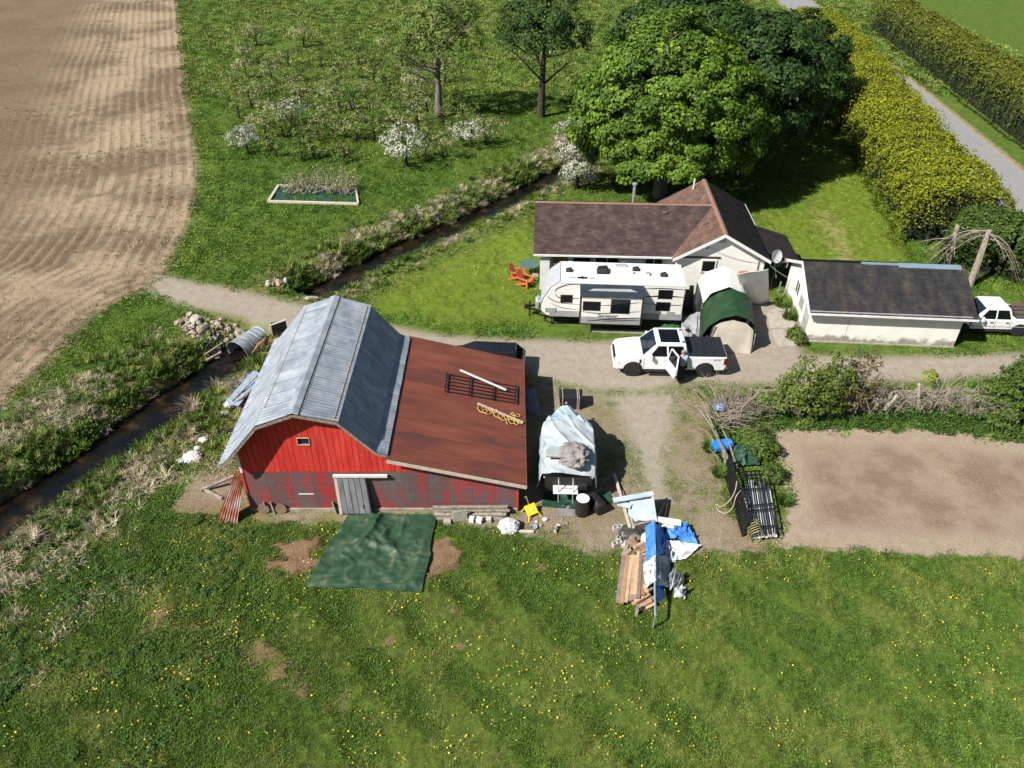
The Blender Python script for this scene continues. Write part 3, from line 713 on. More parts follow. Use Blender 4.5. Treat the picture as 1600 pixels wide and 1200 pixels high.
# walls
W0 = .3
MB().prism([(.5, 0), (.5, 2.45), (GX0 + .3, 2.45), (GX0 + .3, 0)], W0, W0 + .15, 'y').build('wall', STUCCO, house)
MB().bx(.5, .65, W0, 7.3, 0, 2.45).build('wall', STUCCO, house)
MB().bx(.5, 13.7, 7.15, 7.3, 0, 2.45).build('wall', STUCCO, house)
MB().prism([(GX0 + .25, 0), (GX1 - .25, 0), (GX1 - .25, 2.5), (GXR, RZ - .12), (GX0 + .25, 2.5)], GY0 + .35, GY0 + .5).build('gable_wall', STUCCO, house)
MB().bx(GX1 - .4, GX1 - .25, .3, 7.3, 0, 2.45).build('wall', STUCCO, house)
MB().prism([(GX0 + .3, 2.4), (GX1 - .3, 2.4), (GXR, RZ - .15)], 7.2, 7.3).build('gable_wall', STUCCO, house)
MB().prism([(W0, 2.4), (7.3, 2.4), (RY, RZ - .15)], .5, .62, 'x').build('gable_wall', STUCCO, house)
# roof decks
def slab(a, b, c, d, t=.09):
    n = (Vector(b) - Vector(a)).cross(Vector(d) - Vector(a)).normalized()
    if n.z < 0: n = -n
    return MB().hexa([Vector(p) - n * t for p in (a, b, c, d)] + [Vector(p) for p in (a, b, c, d)])
sl = (RZ - EZ) / RY
slab((0, 0, EZ), (GXR, 0, EZ), (GXR, RY, RZ), (0, RY, RZ)).build('roof', SHING, house)
slab((0, 2 * RY, EZ), (GXR, 2 * RY, EZ), (GXR, RY, RZ), (0, RY, RZ)).build('roof', SHING, house)
GRZ = RZ + .02; gsl = (GRZ - EZ) / (GXR - GX0)
slab((GX0, GY0, EZ), (GX0, GY1, EZ), (GXR, GY1, GRZ), (GXR, GY0, GRZ)).build('roof', SHING, house)
slab((GX1, GY0, EZ), (GX1, GY1, EZ), (GXR, GY1, GRZ), (GXR, GY0, GRZ)).build('roof', SHING, house)
slab((16.1, 1.0, 1.85), (16.1, 4.6, 1.85), (GX1 - .05, 4.6, EZ), (GX1 - .05, 1.0, EZ)).build('porch_roof', SHING, house)
lv = math.hypot(RY, RZ - EZ); ev = Vector((0, RY, RZ - EZ)) / lv
shingles('shingles', SHING, house, (0, -.02, EZ), (1, 0, 0), ev, GXR, lv + .02, lambda a, b: a < GX0 + (GXR - GX0) * b / lv + .1, seed=1)
shingles('shingles', SHING, house, (0, 2 * RY + .02, EZ), (1, 0, 0), (0, -ev.y, ev.z), GXR, lv + .02, lambda a, b: a < GX0 + (GXR - GX0) * b / lv + .1, seed=2)
lg = math.hypot(GXR - GX0, GRZ - EZ); eg = Vector((GXR - GX0, 0, GRZ - EZ)) / lg
def gin(a, b):
    y = GY0 + a
    return y < RY * b / lg + .12 or y > 2 * RY - RY * b / lg - .12
SHING_LIT = M('sunlit_shingle', [(.08, .045, .036), (.135, .078, .058), (.19, .115, .088)], 1.4, 7, .95, 0, .3, 40, tint=.2)  # lighter, redder copy of the brown shingle: sun on the left slope painted in
shingles('shingles', SHING_LIT, house, (GX0 - .02, GY0, EZ), (0, 1, 0), eg, GY1 - GY0, lg + .02, gin, seed=3)
lg2 = math.hypot(GX1 - GXR, GRZ - EZ); eg2 = Vector((GXR - GX1, 0, GRZ - EZ)) / lg2
shingles('shingles', SHING, house, (GX1 + .02, GY0, EZ), (0, 1, 0), eg2, GY1 - GY0, lg2 + .02, lambda a, b: True, seed=4)
lp = math.hypot(2.15, .65); ep = Vector((-2.15, 0, .65)) / lp
shingles('shingles', SHING, house, (16.12, 1.0, 1.85), (0, 1, 0), ep, 3.6, lp, lambda a, b: True, seed=5)
CAPM = M('ridge_shingle', [(.2, .115, .08), (.27, .16, .115)], 5, rough=.95)
for a, b in (((0, RY, RZ), (GXR - .1, RY, RZ)), ((GXR, GY0, GRZ), (GXR, GY1, GRZ))):
    n = int((Vector(b) - Vector(a)).length / .3); mb = MB(); d = (Vector(b) - Vector(a)) / n
    side = Vector((-d.y, d.x, 0)).normalized() * .14
    for i in range(n):
        p = Vector(a) + d * i + Vector((0, 0, .03)); q = p + d * 1.06 + Vector((0, 0, .012)); dn = Vector((0, 0, -.06))
        mb.add([p + side + dn, p, p - side + dn, q + side + dn * .8, q, q - side + dn * .8], [(0, 1, 4, 3), (1, 2, 5, 4)])
    tag(mb.build('ridge_shingles', CAPM, house, solid=.01), kind='stuff')
# gutters, fascia, bargeboards
MB().bx(0, GX0 + .05, -.11, -.02, EZ - .11, EZ - .01).build('gutter', WHITE, house)
MB().tube([(.55, .35, EZ - .1), (.55, .42, .1)], .045, 8).build('downpipe', WHITE, house)
MB().bx(GX1 + .02, GX1 + .1, 4.7, GY1, EZ - .15, EZ - .02).build('gutter', WHITE, house)
for s, x in ((GX0, GXR), (GX1, GXR)):
    MB().hexa([(s, GY0 - .04, EZ - .2), (x, GY0 - .04, GRZ - .2), (x, GY0 - .005, GRZ - .2), (s, GY0 - .005, EZ - .2), (s, GY0 - .04, EZ + .0), (x, GY0 - .04, GRZ + .0), (x, GY0 - .005, GRZ + .0), (s, GY0 - .005, EZ + .0)]).build('bargeboard', WHITE, house)
MB().bx(GXR - .22, GXR + .14, GY0 + .31, GY0 + .36, 3.45, 3.7).build('gable_vent', GREYP, house)
# windows
def window(parent, x0, x1, y, z0, z1, panes=1, glass=GLASS, fw=.07, axis='y', sgn=-1):
    f = MB(); t = .06 * sgn
    def bb(mb, a0, a1, d0, d1, c0, c1): return mb.bx(a0, a1, d0, d1, c0, c1) if axis == 'y' else mb.bx(d0, d1, a0, a1, c0, c1)
    bb(f, x0 - fw, x1 + fw, y, y + t, z0 - fw, z0); bb(f, x0 - fw, x1 + fw, y, y + t, z1, z1 + fw)
    xs = [x0 + (x1 - x0) * i / panes for i in range(panes + 1)]
    for i, x in enumerate(xs):
        w_ = fw if i in (0, panes) else .05
        a = (x - fw, x) if i == 0 else ((x, x + fw) if i == panes else (x - .025, x + .025))
        bb(f, a[0], a[1], y, y + t, z0, z1)
    fr = f.build('window', WHITE, parent)
    for i in range(panes):
        g = MB(); bb(g, xs[i] + .02, xs[i + 1] - .02, y + t * .2, y + t * .5, z0 + .005, z1 - .005); g.build('pane', glass, fr)
    return fr
window(house, 1.15, 2.1, W0, .55, 2.28, 1, BROWNP)
window(house, 2.45, 3.45, W0, .9, 2.28, 1, GLASS)
window(house, 3.75, 5.15, W0, .9, 2.28, 2, GLASS)
window(house, 6.75, 7.75, W0, 1.15, 2.28, 2, GLASS)
window(house, 10.1, 10.85, GY0 + .35, 1.55, 2.25, 1, GLASS)
MB().bx(.42, 1.0, .12, .28, 0, 2.4).build('porch_post', WHITE, house)
MB().bx(2.12, 2.36, .12, .28, 0, 2.4).build('porch_post', WHITE, house)
for i, z in enumerate((.4, .8, 1.2, 1.6)): MB().bx(GX0 + .27, GX0 + .285, -.2, .45, z, z + .03).build('trim_strip', WHITE, house)
# flues and vents on the roof
hz = lambda x, y: EZ + sl * y if y < RY else EZ + sl * (2 * RY - y)
fl = MB().tube([(6.2, RY + .9, hz(6.2, RY + .9) - .1), (6.2, RY + .9, hz(6.2, RY + .9) + 1.25)], .095, 12).build('flue', STEEL, house, smooth=50)
MB().lathe([(.1, 0), (.17, .02), (.17, .12), (.05, .17)], (6.2, RY + .9, hz(6.2, RY + .9) + 1.22), n=14).build('flue_cap', STEEL, fl, smooth=50)
gz = lambda x: EZ + gsl * (x - GX0)
MB().tube([(10.35, 7.3, gz(10.35) - .1), (10.35, 7.3, gz(10.35) + .75)], .05, 8).build('vent_pipe', WHITE, house, smooth=50)
for x, y, z in ((8.0, RY - .75, hz(8, RY - .75)), (10.45, 5.6, gz(10.45)), (10.3, 2.0, gz(10.3))):
    MB().box((x, y, z + .09), (.28, .26, .14), ry=-.3 if x > 9 else 0).build('roof_vent', M('vent_' + str(int(x * 10)), [(.1, .07, .06), (.16, .11, .09)], 5), house, bevel=.02)
MB().bx(13.2, 13.5, GY0 + .25, GY0 + .35, 1.0, 1.5).build('meter_box', GREYP, house, bevel=.02)
MB().tube([(13.35, GY0 + .28, 1.5), (13.35, GY0 + .28, 2.5)], .03, 8).build('conduit', GREYP, house)
for x in (9.95, 10.2): MB().lathe([(.02, 0), (.05, .04), (.05, .1), (.02, .12)], (x, GY0 + .2, 3.08), n=8).build('insulator', BLACKM, house)
# dish on the corner, dark porch canopy behind it
d_ = thing('satellite_dish', 'pale grey satellite dish at the front right corner of the house roof', 'satellite dish', house.matrix_basis @ Vector((14.35, .35, 2.25)))
md = MB().lathe([(.001, .0), (.18, .02), (.34, .085), (.40, .13), (.40, .115), (.34, .07), (.18, .005), (.001, -.015)], n=20, cap=False).build('reflector', M('dish_grey', [(.55, .57, .58)], 4, rough=.5), d_, smooth=60)
md.rotation_euler = (R(70), 0, R(28)); md.location = (0, -.1, .3)
MB().tube([(0, .15, -.2), (0, .12, .15), (0, -.03, .3)], .03, 8).build('mast', GREYP, d_, smooth=60)
MB().tube([(0, -.1, .1), (.12, -.42, .18), (.14, -.5, .32)], .018, 6).build('feed_arm', GREYP, d_, smooth=60)
cn = thing('canopy', 'black canopy frame between the house corner and the white shed', 'canopy', house.matrix_basis @ Vector((15.1, 1.4, 0)), HA)
MB().hexa([(-.6, -.9, 1.75), (1.1, -.9, 1.65), (1.15, .8, 1.7), (-.5, .8, 1.8), (-.6, -.9, 1.79), (1.1, -.9, 1.69), (1.15, .8, 1.74), (-.5, .8, 1.84)]).build('canopy_top', M('black_cloth', [(.01, .01, .011), (.018, .018, .02)], 4, rough=.9), cn)
for x, y in ((-.5, -.8), (1.05, -.8), (1.1, .7), (-.45, .7)): MB().tube([(x, y, 0), (x, y, 1.75)], .025, 6).build('leg', BLACKM, cn)
MB().bar((-.75, -.95, 2.15), (.35, -1.0, 2.1), .05).build('top_rail', GREYWOOD, cn)
MB().bar((-.7, -.95, 2.15), (-.35, -.95, 1.0), .05).build('brace', GREYWOOD, cn)
MB().bar((.15, -.95, 2.12), (.1, -.95, 1.7), .05).build('brace', GREYWOOD, cn)
# service wires
def wire(a, b, sag, lab):
    a, b = Vector(a), Vector(b); pts = [a.lerp(b, i / 10) - Vector((0, 0, sag * 4 * (i / 10) * (1 - i / 10))) for i in range(11)]
    return tag(MB().tube(pts, .012, 4).build('wire', M('wire', [(.3, .3, .3)], 3)), lab, 'wire')
hm = house.matrix_basis
wire(hm @ Vector((10.2, -.1, 3.3)), hm @ Vector((13.9, .1, 2.1)), .25, 'thin cable sagging across the cream gable wall')
wire(hm @ Vector((14.0, .1, 2.1)), (15.9, 37.9, 2.6), .1, 'pale cable running from the house corner to the shed roof')

# ================================================================== SHED (white, long, dark roof)
GA = math.atan2(35.17 - 35.81, 24.28 - 16.34)
shed = thing('shed', 'long white shed with a dark mossy shingle roof and blue ridge flashing', 'shed', (16.34, 35.81, 0), GA)
SL, SD, SEZ, SRY, SRZ = 7.97, 5.6, 2.18, 2.75, 3.5
def stained_wall():
    m = M('shed_wall', [(.70, .685, .62), (.79, .775, .72), (.83, .815, .77)], 1.2, 7, .9, 0, .2, 30); t = NT(m); b = t.N['Principled BSDF']; c = b.inputs['Base Color'].links[0].from_socket
    pos = t.N.new('ShaderNodeTexCoord').outputs['Object']; sx = t.N.new('ShaderNodeSeparateXYZ'); t.L.new(pos, sx.inputs[0])
    h = t.math('SUBTRACT', sx.outputs['Z'], t.math('MULTIPLY', t.math('SUBTRACT', t.noise(pos, 1.6, 6, .65), .38), 1.5))
    f = t.smooth(h, .34, .02); dirt = t.ramp(t.noise(pos, 6, 4), [((.13, .115, .09), .3), ((.3, .27, .21), .7)])
    t.L.new(t.mix(t.math('MULTIPLY', f, .85), c, dirt), b.inputs['Base Color']); return m
STAIN = stained_wall()
MB().bx(0, SL, 0, .15, 0, SEZ).build('wall', STAIN, shed)
MB().bx(0, SL, SD - .15, SD, 0, SEZ).build('wall', STAIN, shed)
for x in (0, SL - .15): MB().prism([(.15, 0), (SD - .15, 0), (SD - .15, SEZ), (SRY, SRZ - .1), (.15, SEZ)], x, x + .15, 'x').build('gable_wall', STAIN, shed)
slab((-.28, -.42, SEZ - .12), (SL + .5, -.42, SEZ - .12), (SL + .5, SRY, SRZ), (-.28, SRY, SRZ)).build('roof', SHING2, shed)
slab((-.28, SD + .3, SEZ - .12), (SL + .5, SD + .3, SEZ - .12), (SL + .5, SRY, SRZ), (-.28, SRY, SRZ)).build('roof', SHING2, shed)
ls = math.hypot(SRY + .42, SRZ - SEZ + .12); es = Vector((0, SRY + .42, SRZ - SEZ + .12)) / ls
shingles('shingles', SHING2, shed, (-.28, -.44, SEZ - .12), (1, 0, 0), es, SL + .78, ls, lambda a, b: True, ew=.3, ex=.14, seed=8)
shingles('shingles', SHING2, shed, (-.28, SD + .32, SEZ - .12), (1, 0, 0), (0, -es.y, es.z), SL + .78, ls, lambda a, b: True, ew=.3, ex=.14, seed=9)
FLASH = M('blue_flashing', [(.2, .28, .36), (.27, .36, .44)], 3, rough=.45, metal=.3)
MB().hexa([(2.9, SRY - .05, SRZ + .0), (5.1, SRY - .08, SRZ + .0), (5.1, SRY + .12, SRZ + .0), (2.9, SRY + .12, SRZ + .0), (2.9, SRY - .04, SRZ + .05), (5.1, SRY - .06, SRZ + .05), (5.1, SRY + .12, SRZ + .06), (2.9, SRY + .12, SRZ + .06)]).build('ridge_flashing', FLASH, shed)
MB().hexa([(4.9, SRY - .2, SRZ - .07), (8.25, SRY - .2, SRZ - .07), (8.25, SRY + .1, SRZ + .02), (4.9, SRY + .1, SRZ + .02), (4.9, SRY - .2, SRZ - .02), (8.25, SRY - .2, SRZ - .02), (8.25, SRY + .1, SRZ + .09), (4.9, SRY + .1, SRZ + .09)]).build('ridge_flashing', FLASH, shed)
MB().bx(-.3, SL + .5, -.5, -.43, SEZ - .2, SEZ - .1).build('gutter', WHITE, shed)
MB().bx(-.25, SL + .2, -.36, -.05, SEZ - .06, SEZ - .03).build('soffit', GREYP, shed)
for s in (0, 1):
    y0, y1 = (-.42, SRY) if s == 0 else (SRY, SD + .3); z0, z1 = (SEZ - .12, SRZ) if s == 0 else (SRZ, SEZ - .12)
    MB().hexa([(-.34, y0, z0 - .16), (-.29, y0, z0 - .16), (-.29, y1, z1 - .16), (-.34, y1, z1 - .16), (-.34, y0, z0 + .02), (-.29, y0, z0 + .02), (-.29, y1, z1 + .02), (-.34, y1, z1 + .02)]).build('bargeboard', WHITE, shed)
dr = MB().bx(-.05, 0, .35, 1.2, .05, 1.95).build('door', GREYP, shed)
MB().bx(-.06, -.05, .45, 1.1, 1.0, 1.85).build('door_pane', M('frosted', [(.42, .42, .42), (.5, .5, .5)], 5, rough=.3), dr)
window(shed, 2.9, 3.6, 0, 1.15, 1.95, 2, GLASS, axis='x', sgn=-1)
MB().bx(-.03, 0, 1.7, 2.5, .9, 1.6).build('panel', GREYP, shed)
MB().bx(2.03, 2.05, -.012, 0, .35, SEZ - .05).build('wall_joint', GREYP, shed)
MB().bx(-.03, SL + .03, -.05, 0, -.05, .07).build('footing', CONC, shed)
# concrete walk
cp = thing('concrete_walk', 'cracked concrete slab walk between the tents and the white shed', 'path', at(1225, 510))
for q in (((1214, 478), (1238, 474), (1243, 512), (1203, 513)), ((1198, 487), (1213, 480), (1225, 511), (1203, 512)), ((1205, 515), (1243, 514), (1246, 541), (1216, 541))):
    p = [at(u, v, .03) for u, v in q]; c = sum(p, Vector()) / 4
    MB().hexa([Vector((a.x, a.y, -.05)) for a in p] + [a + Vector((0, 0, rnd.uniform(0, .02))) for a in p]).build('slab', CONC, cp, world=True)
for i, (u, v, h) in enumerate(((1224, 462, 1.1), (1228, 461, 1.2), (1215, 458, .8), (1231, 462, .9))):
    a = at(u, v); tag(MB().bar(a, a + Vector((.05, .02, h)), .07, .05).build('stake', STEEL), ('tallest pale stake', 'second tallest pale stake', 'short pale stake nearest the house', 'pale stake nearest the shed')[i] + ' standing in the plants by the white shed', 'stake')

# ================================================================== TENTS
GREENT = M('green_tarp', [(.010, .036, .014), (.017, .055, .02), (.027, .075, .03)], 2.2, 5, .6, 0, .35, 6)
WTARP = M('white_tarp', [(.72, .71, .66), (.82, .81, .77)], 1.5, 5, .7, 0, .3, 5)
BEIGE = M('beige_curtain', [(.45, .4, .33), (.58, .53, .45)], 1.6, 5, .85, 0, .3, 7)
GREYT = M('grey_tarp', [(.17, .18, .19), (.235, .245, .255), (.28, .29, .30)], 1.8, 5, .65, 0, .35, 6)
TSH = [(-.22, 0), (-.26, 1.0), (.0, 1.62), (.55, 2.1), (1.30, 2.36), (2.02, 2.12), (2.44, 1.7), (2.6, 1.1), (2.62, 0)]
def arch(s, sh):
    n = len(sh) - 1; x = s * n; i = min(int(x), n - 1); t = x - i
    return (sh[i][0] * (1 - t) + sh[i + 1][0] * t, sh[i][1] * (1 - t) + sh[i + 1][1] * t)
def tent(root, name, mat, y0, y1, sh, seed, i0=0.0, i1=1.0, ny=9, sag=.05, skew=.0):
    def fn(s, t):
        x, z = arch(i0 + (i1 - i0) * s, sh); y = y0 + (y1 - y0) * t
        bow = abs(math.sin(math.pi * t * 2)) * sag
        k = (.5 - .0) ; cx = 1.31
        x2 = cx + (x - cx) * (1 - bow * .5) + skew * (y - y0); z2 = z * (1 - bow * .6) + .02 * math.sin(7 * s + seed + 5 * t) * (z > .1)
        return (x2, y, z2)
    return MB().grid(33, ny, fn).build(name, mat, root, smooth=70, solid=.012)
g0 = at(1096, 546)
gt = thing('storage_tent', 'green topped storage tent with a beige front curtain behind the pickup', 'tent', (10.5, 34.85, 0), R(-3))
tent(gt, 'tent_cover', GREENT, -.06, 2.75, TSH, 2, .06, .9, sag=.05, skew=.13)
tent(gt, 'tent_side', GREENT, .04, 2.7, TSH, 2, .0, .14, sag=.02, skew=.13)
tent(gt, 'tent_side', WTARP, .04, 2.7, TSH, 2, .86, 1.0, sag=.02, skew=.13)
def curtain(s, t):
    x = .3 + 2.2 * s; zt = float(np.interp(x, [p[0] for p in TSH[1:-1]], [p[1] for p in TSH[1:-1]])) - .32 - .08 * (1 - abs(2 * s - 1))
    return (x, .05 - .22 * (1 - t) + .022 * math.sin(s * 21 + 3 * math.sin(s * 5 + t)) * (1.1 - t) + .06 * float(fbm(np.array([s * 6 + t * 2.5]), np.array([t * 1.6]), 4, 3)[0]), zt * t)
MB().grid(44, 9, curtain).build('front_curtain', BEIGE, gt, smooth=70, solid=.012)
def flap(s, t):
    x, z = [(.02, 0), (.3, 0), (.55, 1.5), (.3, 1.35)][0:1][0] if False else (.02 + .30 * s + .25 * t, 1.55 * t)
    return (x, .02 + .03 * math.sin(s * 9), z)
MB().grid(7, 6, flap).build('front_flap', M('dark_cloth', [(.12, .11, .105), (.2, .185, .17)], 4), gt, smooth=70, solid=.01)
MB().bx(.05, 2.6, .3, .32, 0, 1.4).build('inner_wall', DARK, gt)
for x in (.04, 2.6):
    for y in (.05, 1.4, 2.65): MB().tube([(x + .13 * y, y, 0), (x + .13 * y, y, .95)], .022, 6).build('pole', STEEL, gt)
wt = thing('white_tent', 'white fabric tent shelter standing between green tent and cream house', 'tent', (10.85, 37.62, 0), R(-4))
TW = [(-.1, 0), (-.08, 1.3), (.3, 2.02), (1.25, 2.46), (2.2, 2.06), (2.55, 1.4), (2.56, 0)]
tent(wt, 'tent_cover', WTARP, 0, 2.45, TW, 5, 0, 1, ny=7, sag=.02, skew=.03)
MB().prism(TW, 2.43, 2.45).build('tent_end', WTARP, wt)
for y in (.03, 2.4):
    for x in (.03, 2.48): MB().tube([(x, y, 0), (x, y, 1.2)], .022, 6).build('pole', STEEL, wt)
# white sheet screen beside it
a, b = at(1166, 476), at(1201, 473)
c, d = at_plane(1153, 428, (0, 37.9, 0), (0, 1, 0)), at_plane(1200, 421, (0, 38.6, 0), (0, 1, 0))
ws = thing('white_screen', 'white sheet wall propped upright right of the white tent', 'screen', (a + b) / 2)
def fn(s, t):
    p = a.lerp(b, s).lerp(c.lerp(d, s), t); return p + Vector((0, .03 * math.sin(s * 8 + t * 5), 0))
MB().grid(14, 8, fn).build('sheet', WTARP, ws, world=True, smooth=70, solid=.03)
for p, q in ((a, c), (b, d)): MB().bar(p + Vector((0, .05, 0)), q + Vector((0, .05, 0)), .06).build('post', GREYWOOD, ws, world=True)
MB().bar(c + Vector((0, .06, -.05)), d + Vector((0, .06, -.05)), .05).build('top_rail', GREYWOOD, ws, world=True)
a = at_plane(1161, 424, (0, 40.6, 0), (0, 1, 0)); rs_ = thing('step_stool', 'small red stool top showing above the white screen', 'stool', (a.x, 40.4, 0))
for x in (-.15, .15):
    for y in (-.12, .12): MB().bar((x, y, 0), (x * .8, y * .8, a.z), .04).build('leg', RUST, rs_)
MB().box((0, 0, a.z + .02), (.5, .3, .05)).build('seat', M('red_plastic', [(.35, .08, .06), (.42, .1, .08)], 4), rs_)
# scrap timber stacked between trailer and tent
for i, (u0, v0, u1, v1, w_) in enumerate(((1068, 487, 1066, 462, .28), (1073, 490, 1074, 452, .22), (1079, 488, 1081, 446, .25), (1069, 480, 1083, 447, .1), (1066, 470, 1080, 452, .08))):
    a = at(u0, v0); b = at_plane(u1, v1, (0, a.y + .45, 0), (0, 1, 0)); 
    tag(MB().bar(a, b, w_, .05, (0, 1, 0)).build('leaning_board', M('dark_board_%d' % i, [(.035, .026, .02), (.075, .055, .042)], 5)), ('widest dark board leaning between trailer and white tent', 'dark upright board in the middle between trailer and tent', 'dark board leaning nearest the white tent', 'thin batten slanting across the dark boards by the tent', 'short thin batten across the dark boards by the trailer')[i], 'board')
# ================================================================== VEHICLES
CARW = M('white_car_paint', [(.76, .77, .78), (.80, .80, .80)], 2, rough=.25, spec=.5, coat=.6)
CARK = M('black_car_paint', [(.006, .007, .009), (.01, .011, .013)], 2, rough=.15, coat=.8)
RUBBER = M('tyre_rubber', [(.012, .012, .012), (.025, .024, .022)], 8, rough=.9)
RIMB = M('black_rim', [(.01, .01, .011), (.018, .018, .019)], 8, rough=.4, metal=.4)
PLASTK = M('black_plastic', [(.012, .012, .013), (.022, .022, .023)], 8, rough=.6)
CHROME = M('chrome', [(.5, .5, .52), (.6, .6, .62)], 5, rough=.15, metal=1)
TAILR = M('tail_light', [(.14, .004, .006), (.2, .008, .01)], 5, rough=.15)
LAMPW = M('head_light', [(.45, .48, .5), (.6, .62, .64)], 9, rough=.1)
TONN = M('black_tonneau', [(.012, .014, .02), (.02, .024, .033)], 4, rough=.5)

def wheel(parent, x, y, r, w_, out, rim=RIMB):
    """axis along y; out = +1 / -1 the outer side"""
    pr = [(r * .62, -w_ / 2), (r * .93, -w_ / 2), (r, -w_ * .32), (r, w_ * .32), (r * .93, w_ / 2), (r * .62, w_ / 2)]
    t = MB().lathe(pr, (0, 0, 0), 'y', 28).build('wheel', RUBBER, parent, smooth=40, loc=(x, y, r))
    m = MB(); yo = out * w_ * .5
    m.lathe([(r * .64, yo - out * .05), (r * .66, yo + out * .002), (r * .57, yo - out * .02), (r * .55, yo - out * .09)], (0, 0, 0), 'y', 28, cap=False)
    m.lathe([(r * .14, yo - out * .07), (r * .14, yo - out * .01), (.01, yo - out * .005)], (0, 0, 0), 'y', 12)
    for k in range(6):
        a = k * math.pi / 3; d = Vector((math.cos(a), 0, math.sin(a)))
        m.bar(d * r * .1 + Vector((0, yo - out * .045, 0)), d * r * .6 + Vector((0, yo - out * .03, 0)), .075, .035, (0, 1, 0))
    m.build('rim', rim, t, smooth=40)
    MB().lathe([(.01, 0), (r * .58, 0), (r * .58, out * .02)], (0, yo - out * .12, 0), 'y', 24).build('brake_disc', PLASTK, t)
    return t

def sideprof(bottom, top, arches, r):
    """closed side outline with round wheel cut-outs in the sill line; x runs front to back"""
    p = []; x0, x1 = bottom[0], bottom[1]; z = bottom[2]
    p.append((x0, z))
    for ax, az in arches:
        h = math.sqrt(max(r * r - (z - az) ** 2, .01))
        a0 = math.atan2(z - az, -h); a1 = math.atan2(z - az, h)
        if a0 < 0: a0 += 2 * math.pi
        for k in range(13):
            a = a0 + (a1 - a0) * k / 12; p.append((ax + r * math.cos(a), az + r * math.sin(a)))
    p.append((x1, z)); return p + top

def panel_on(mb, q, s0, s1, t0, t1, off):
    """thin glass plate on the quad q (bl, br, tr, tl), its corners given as fractions"""
    a, b, c, d = [Vector(v) for v in q]; n = (b - a).cross(d - a).normalized()
    f = lambda s, t: a.lerp(b, s).lerp(d.lerp(c, s), t)
    s0a, s0b = s0 if isinstance(s0, tuple) else (s0, s0); s1a, s1b = s1 if isinstance(s1, tuple) else (s1, s1)
    P_ = [f(s0a, t0), f(s1a, t0), f(s1b, t1), f(s0b, t1)]
    return mb.hexa([p - n * .01 for p in P_] + [p + n * off for p in P_])

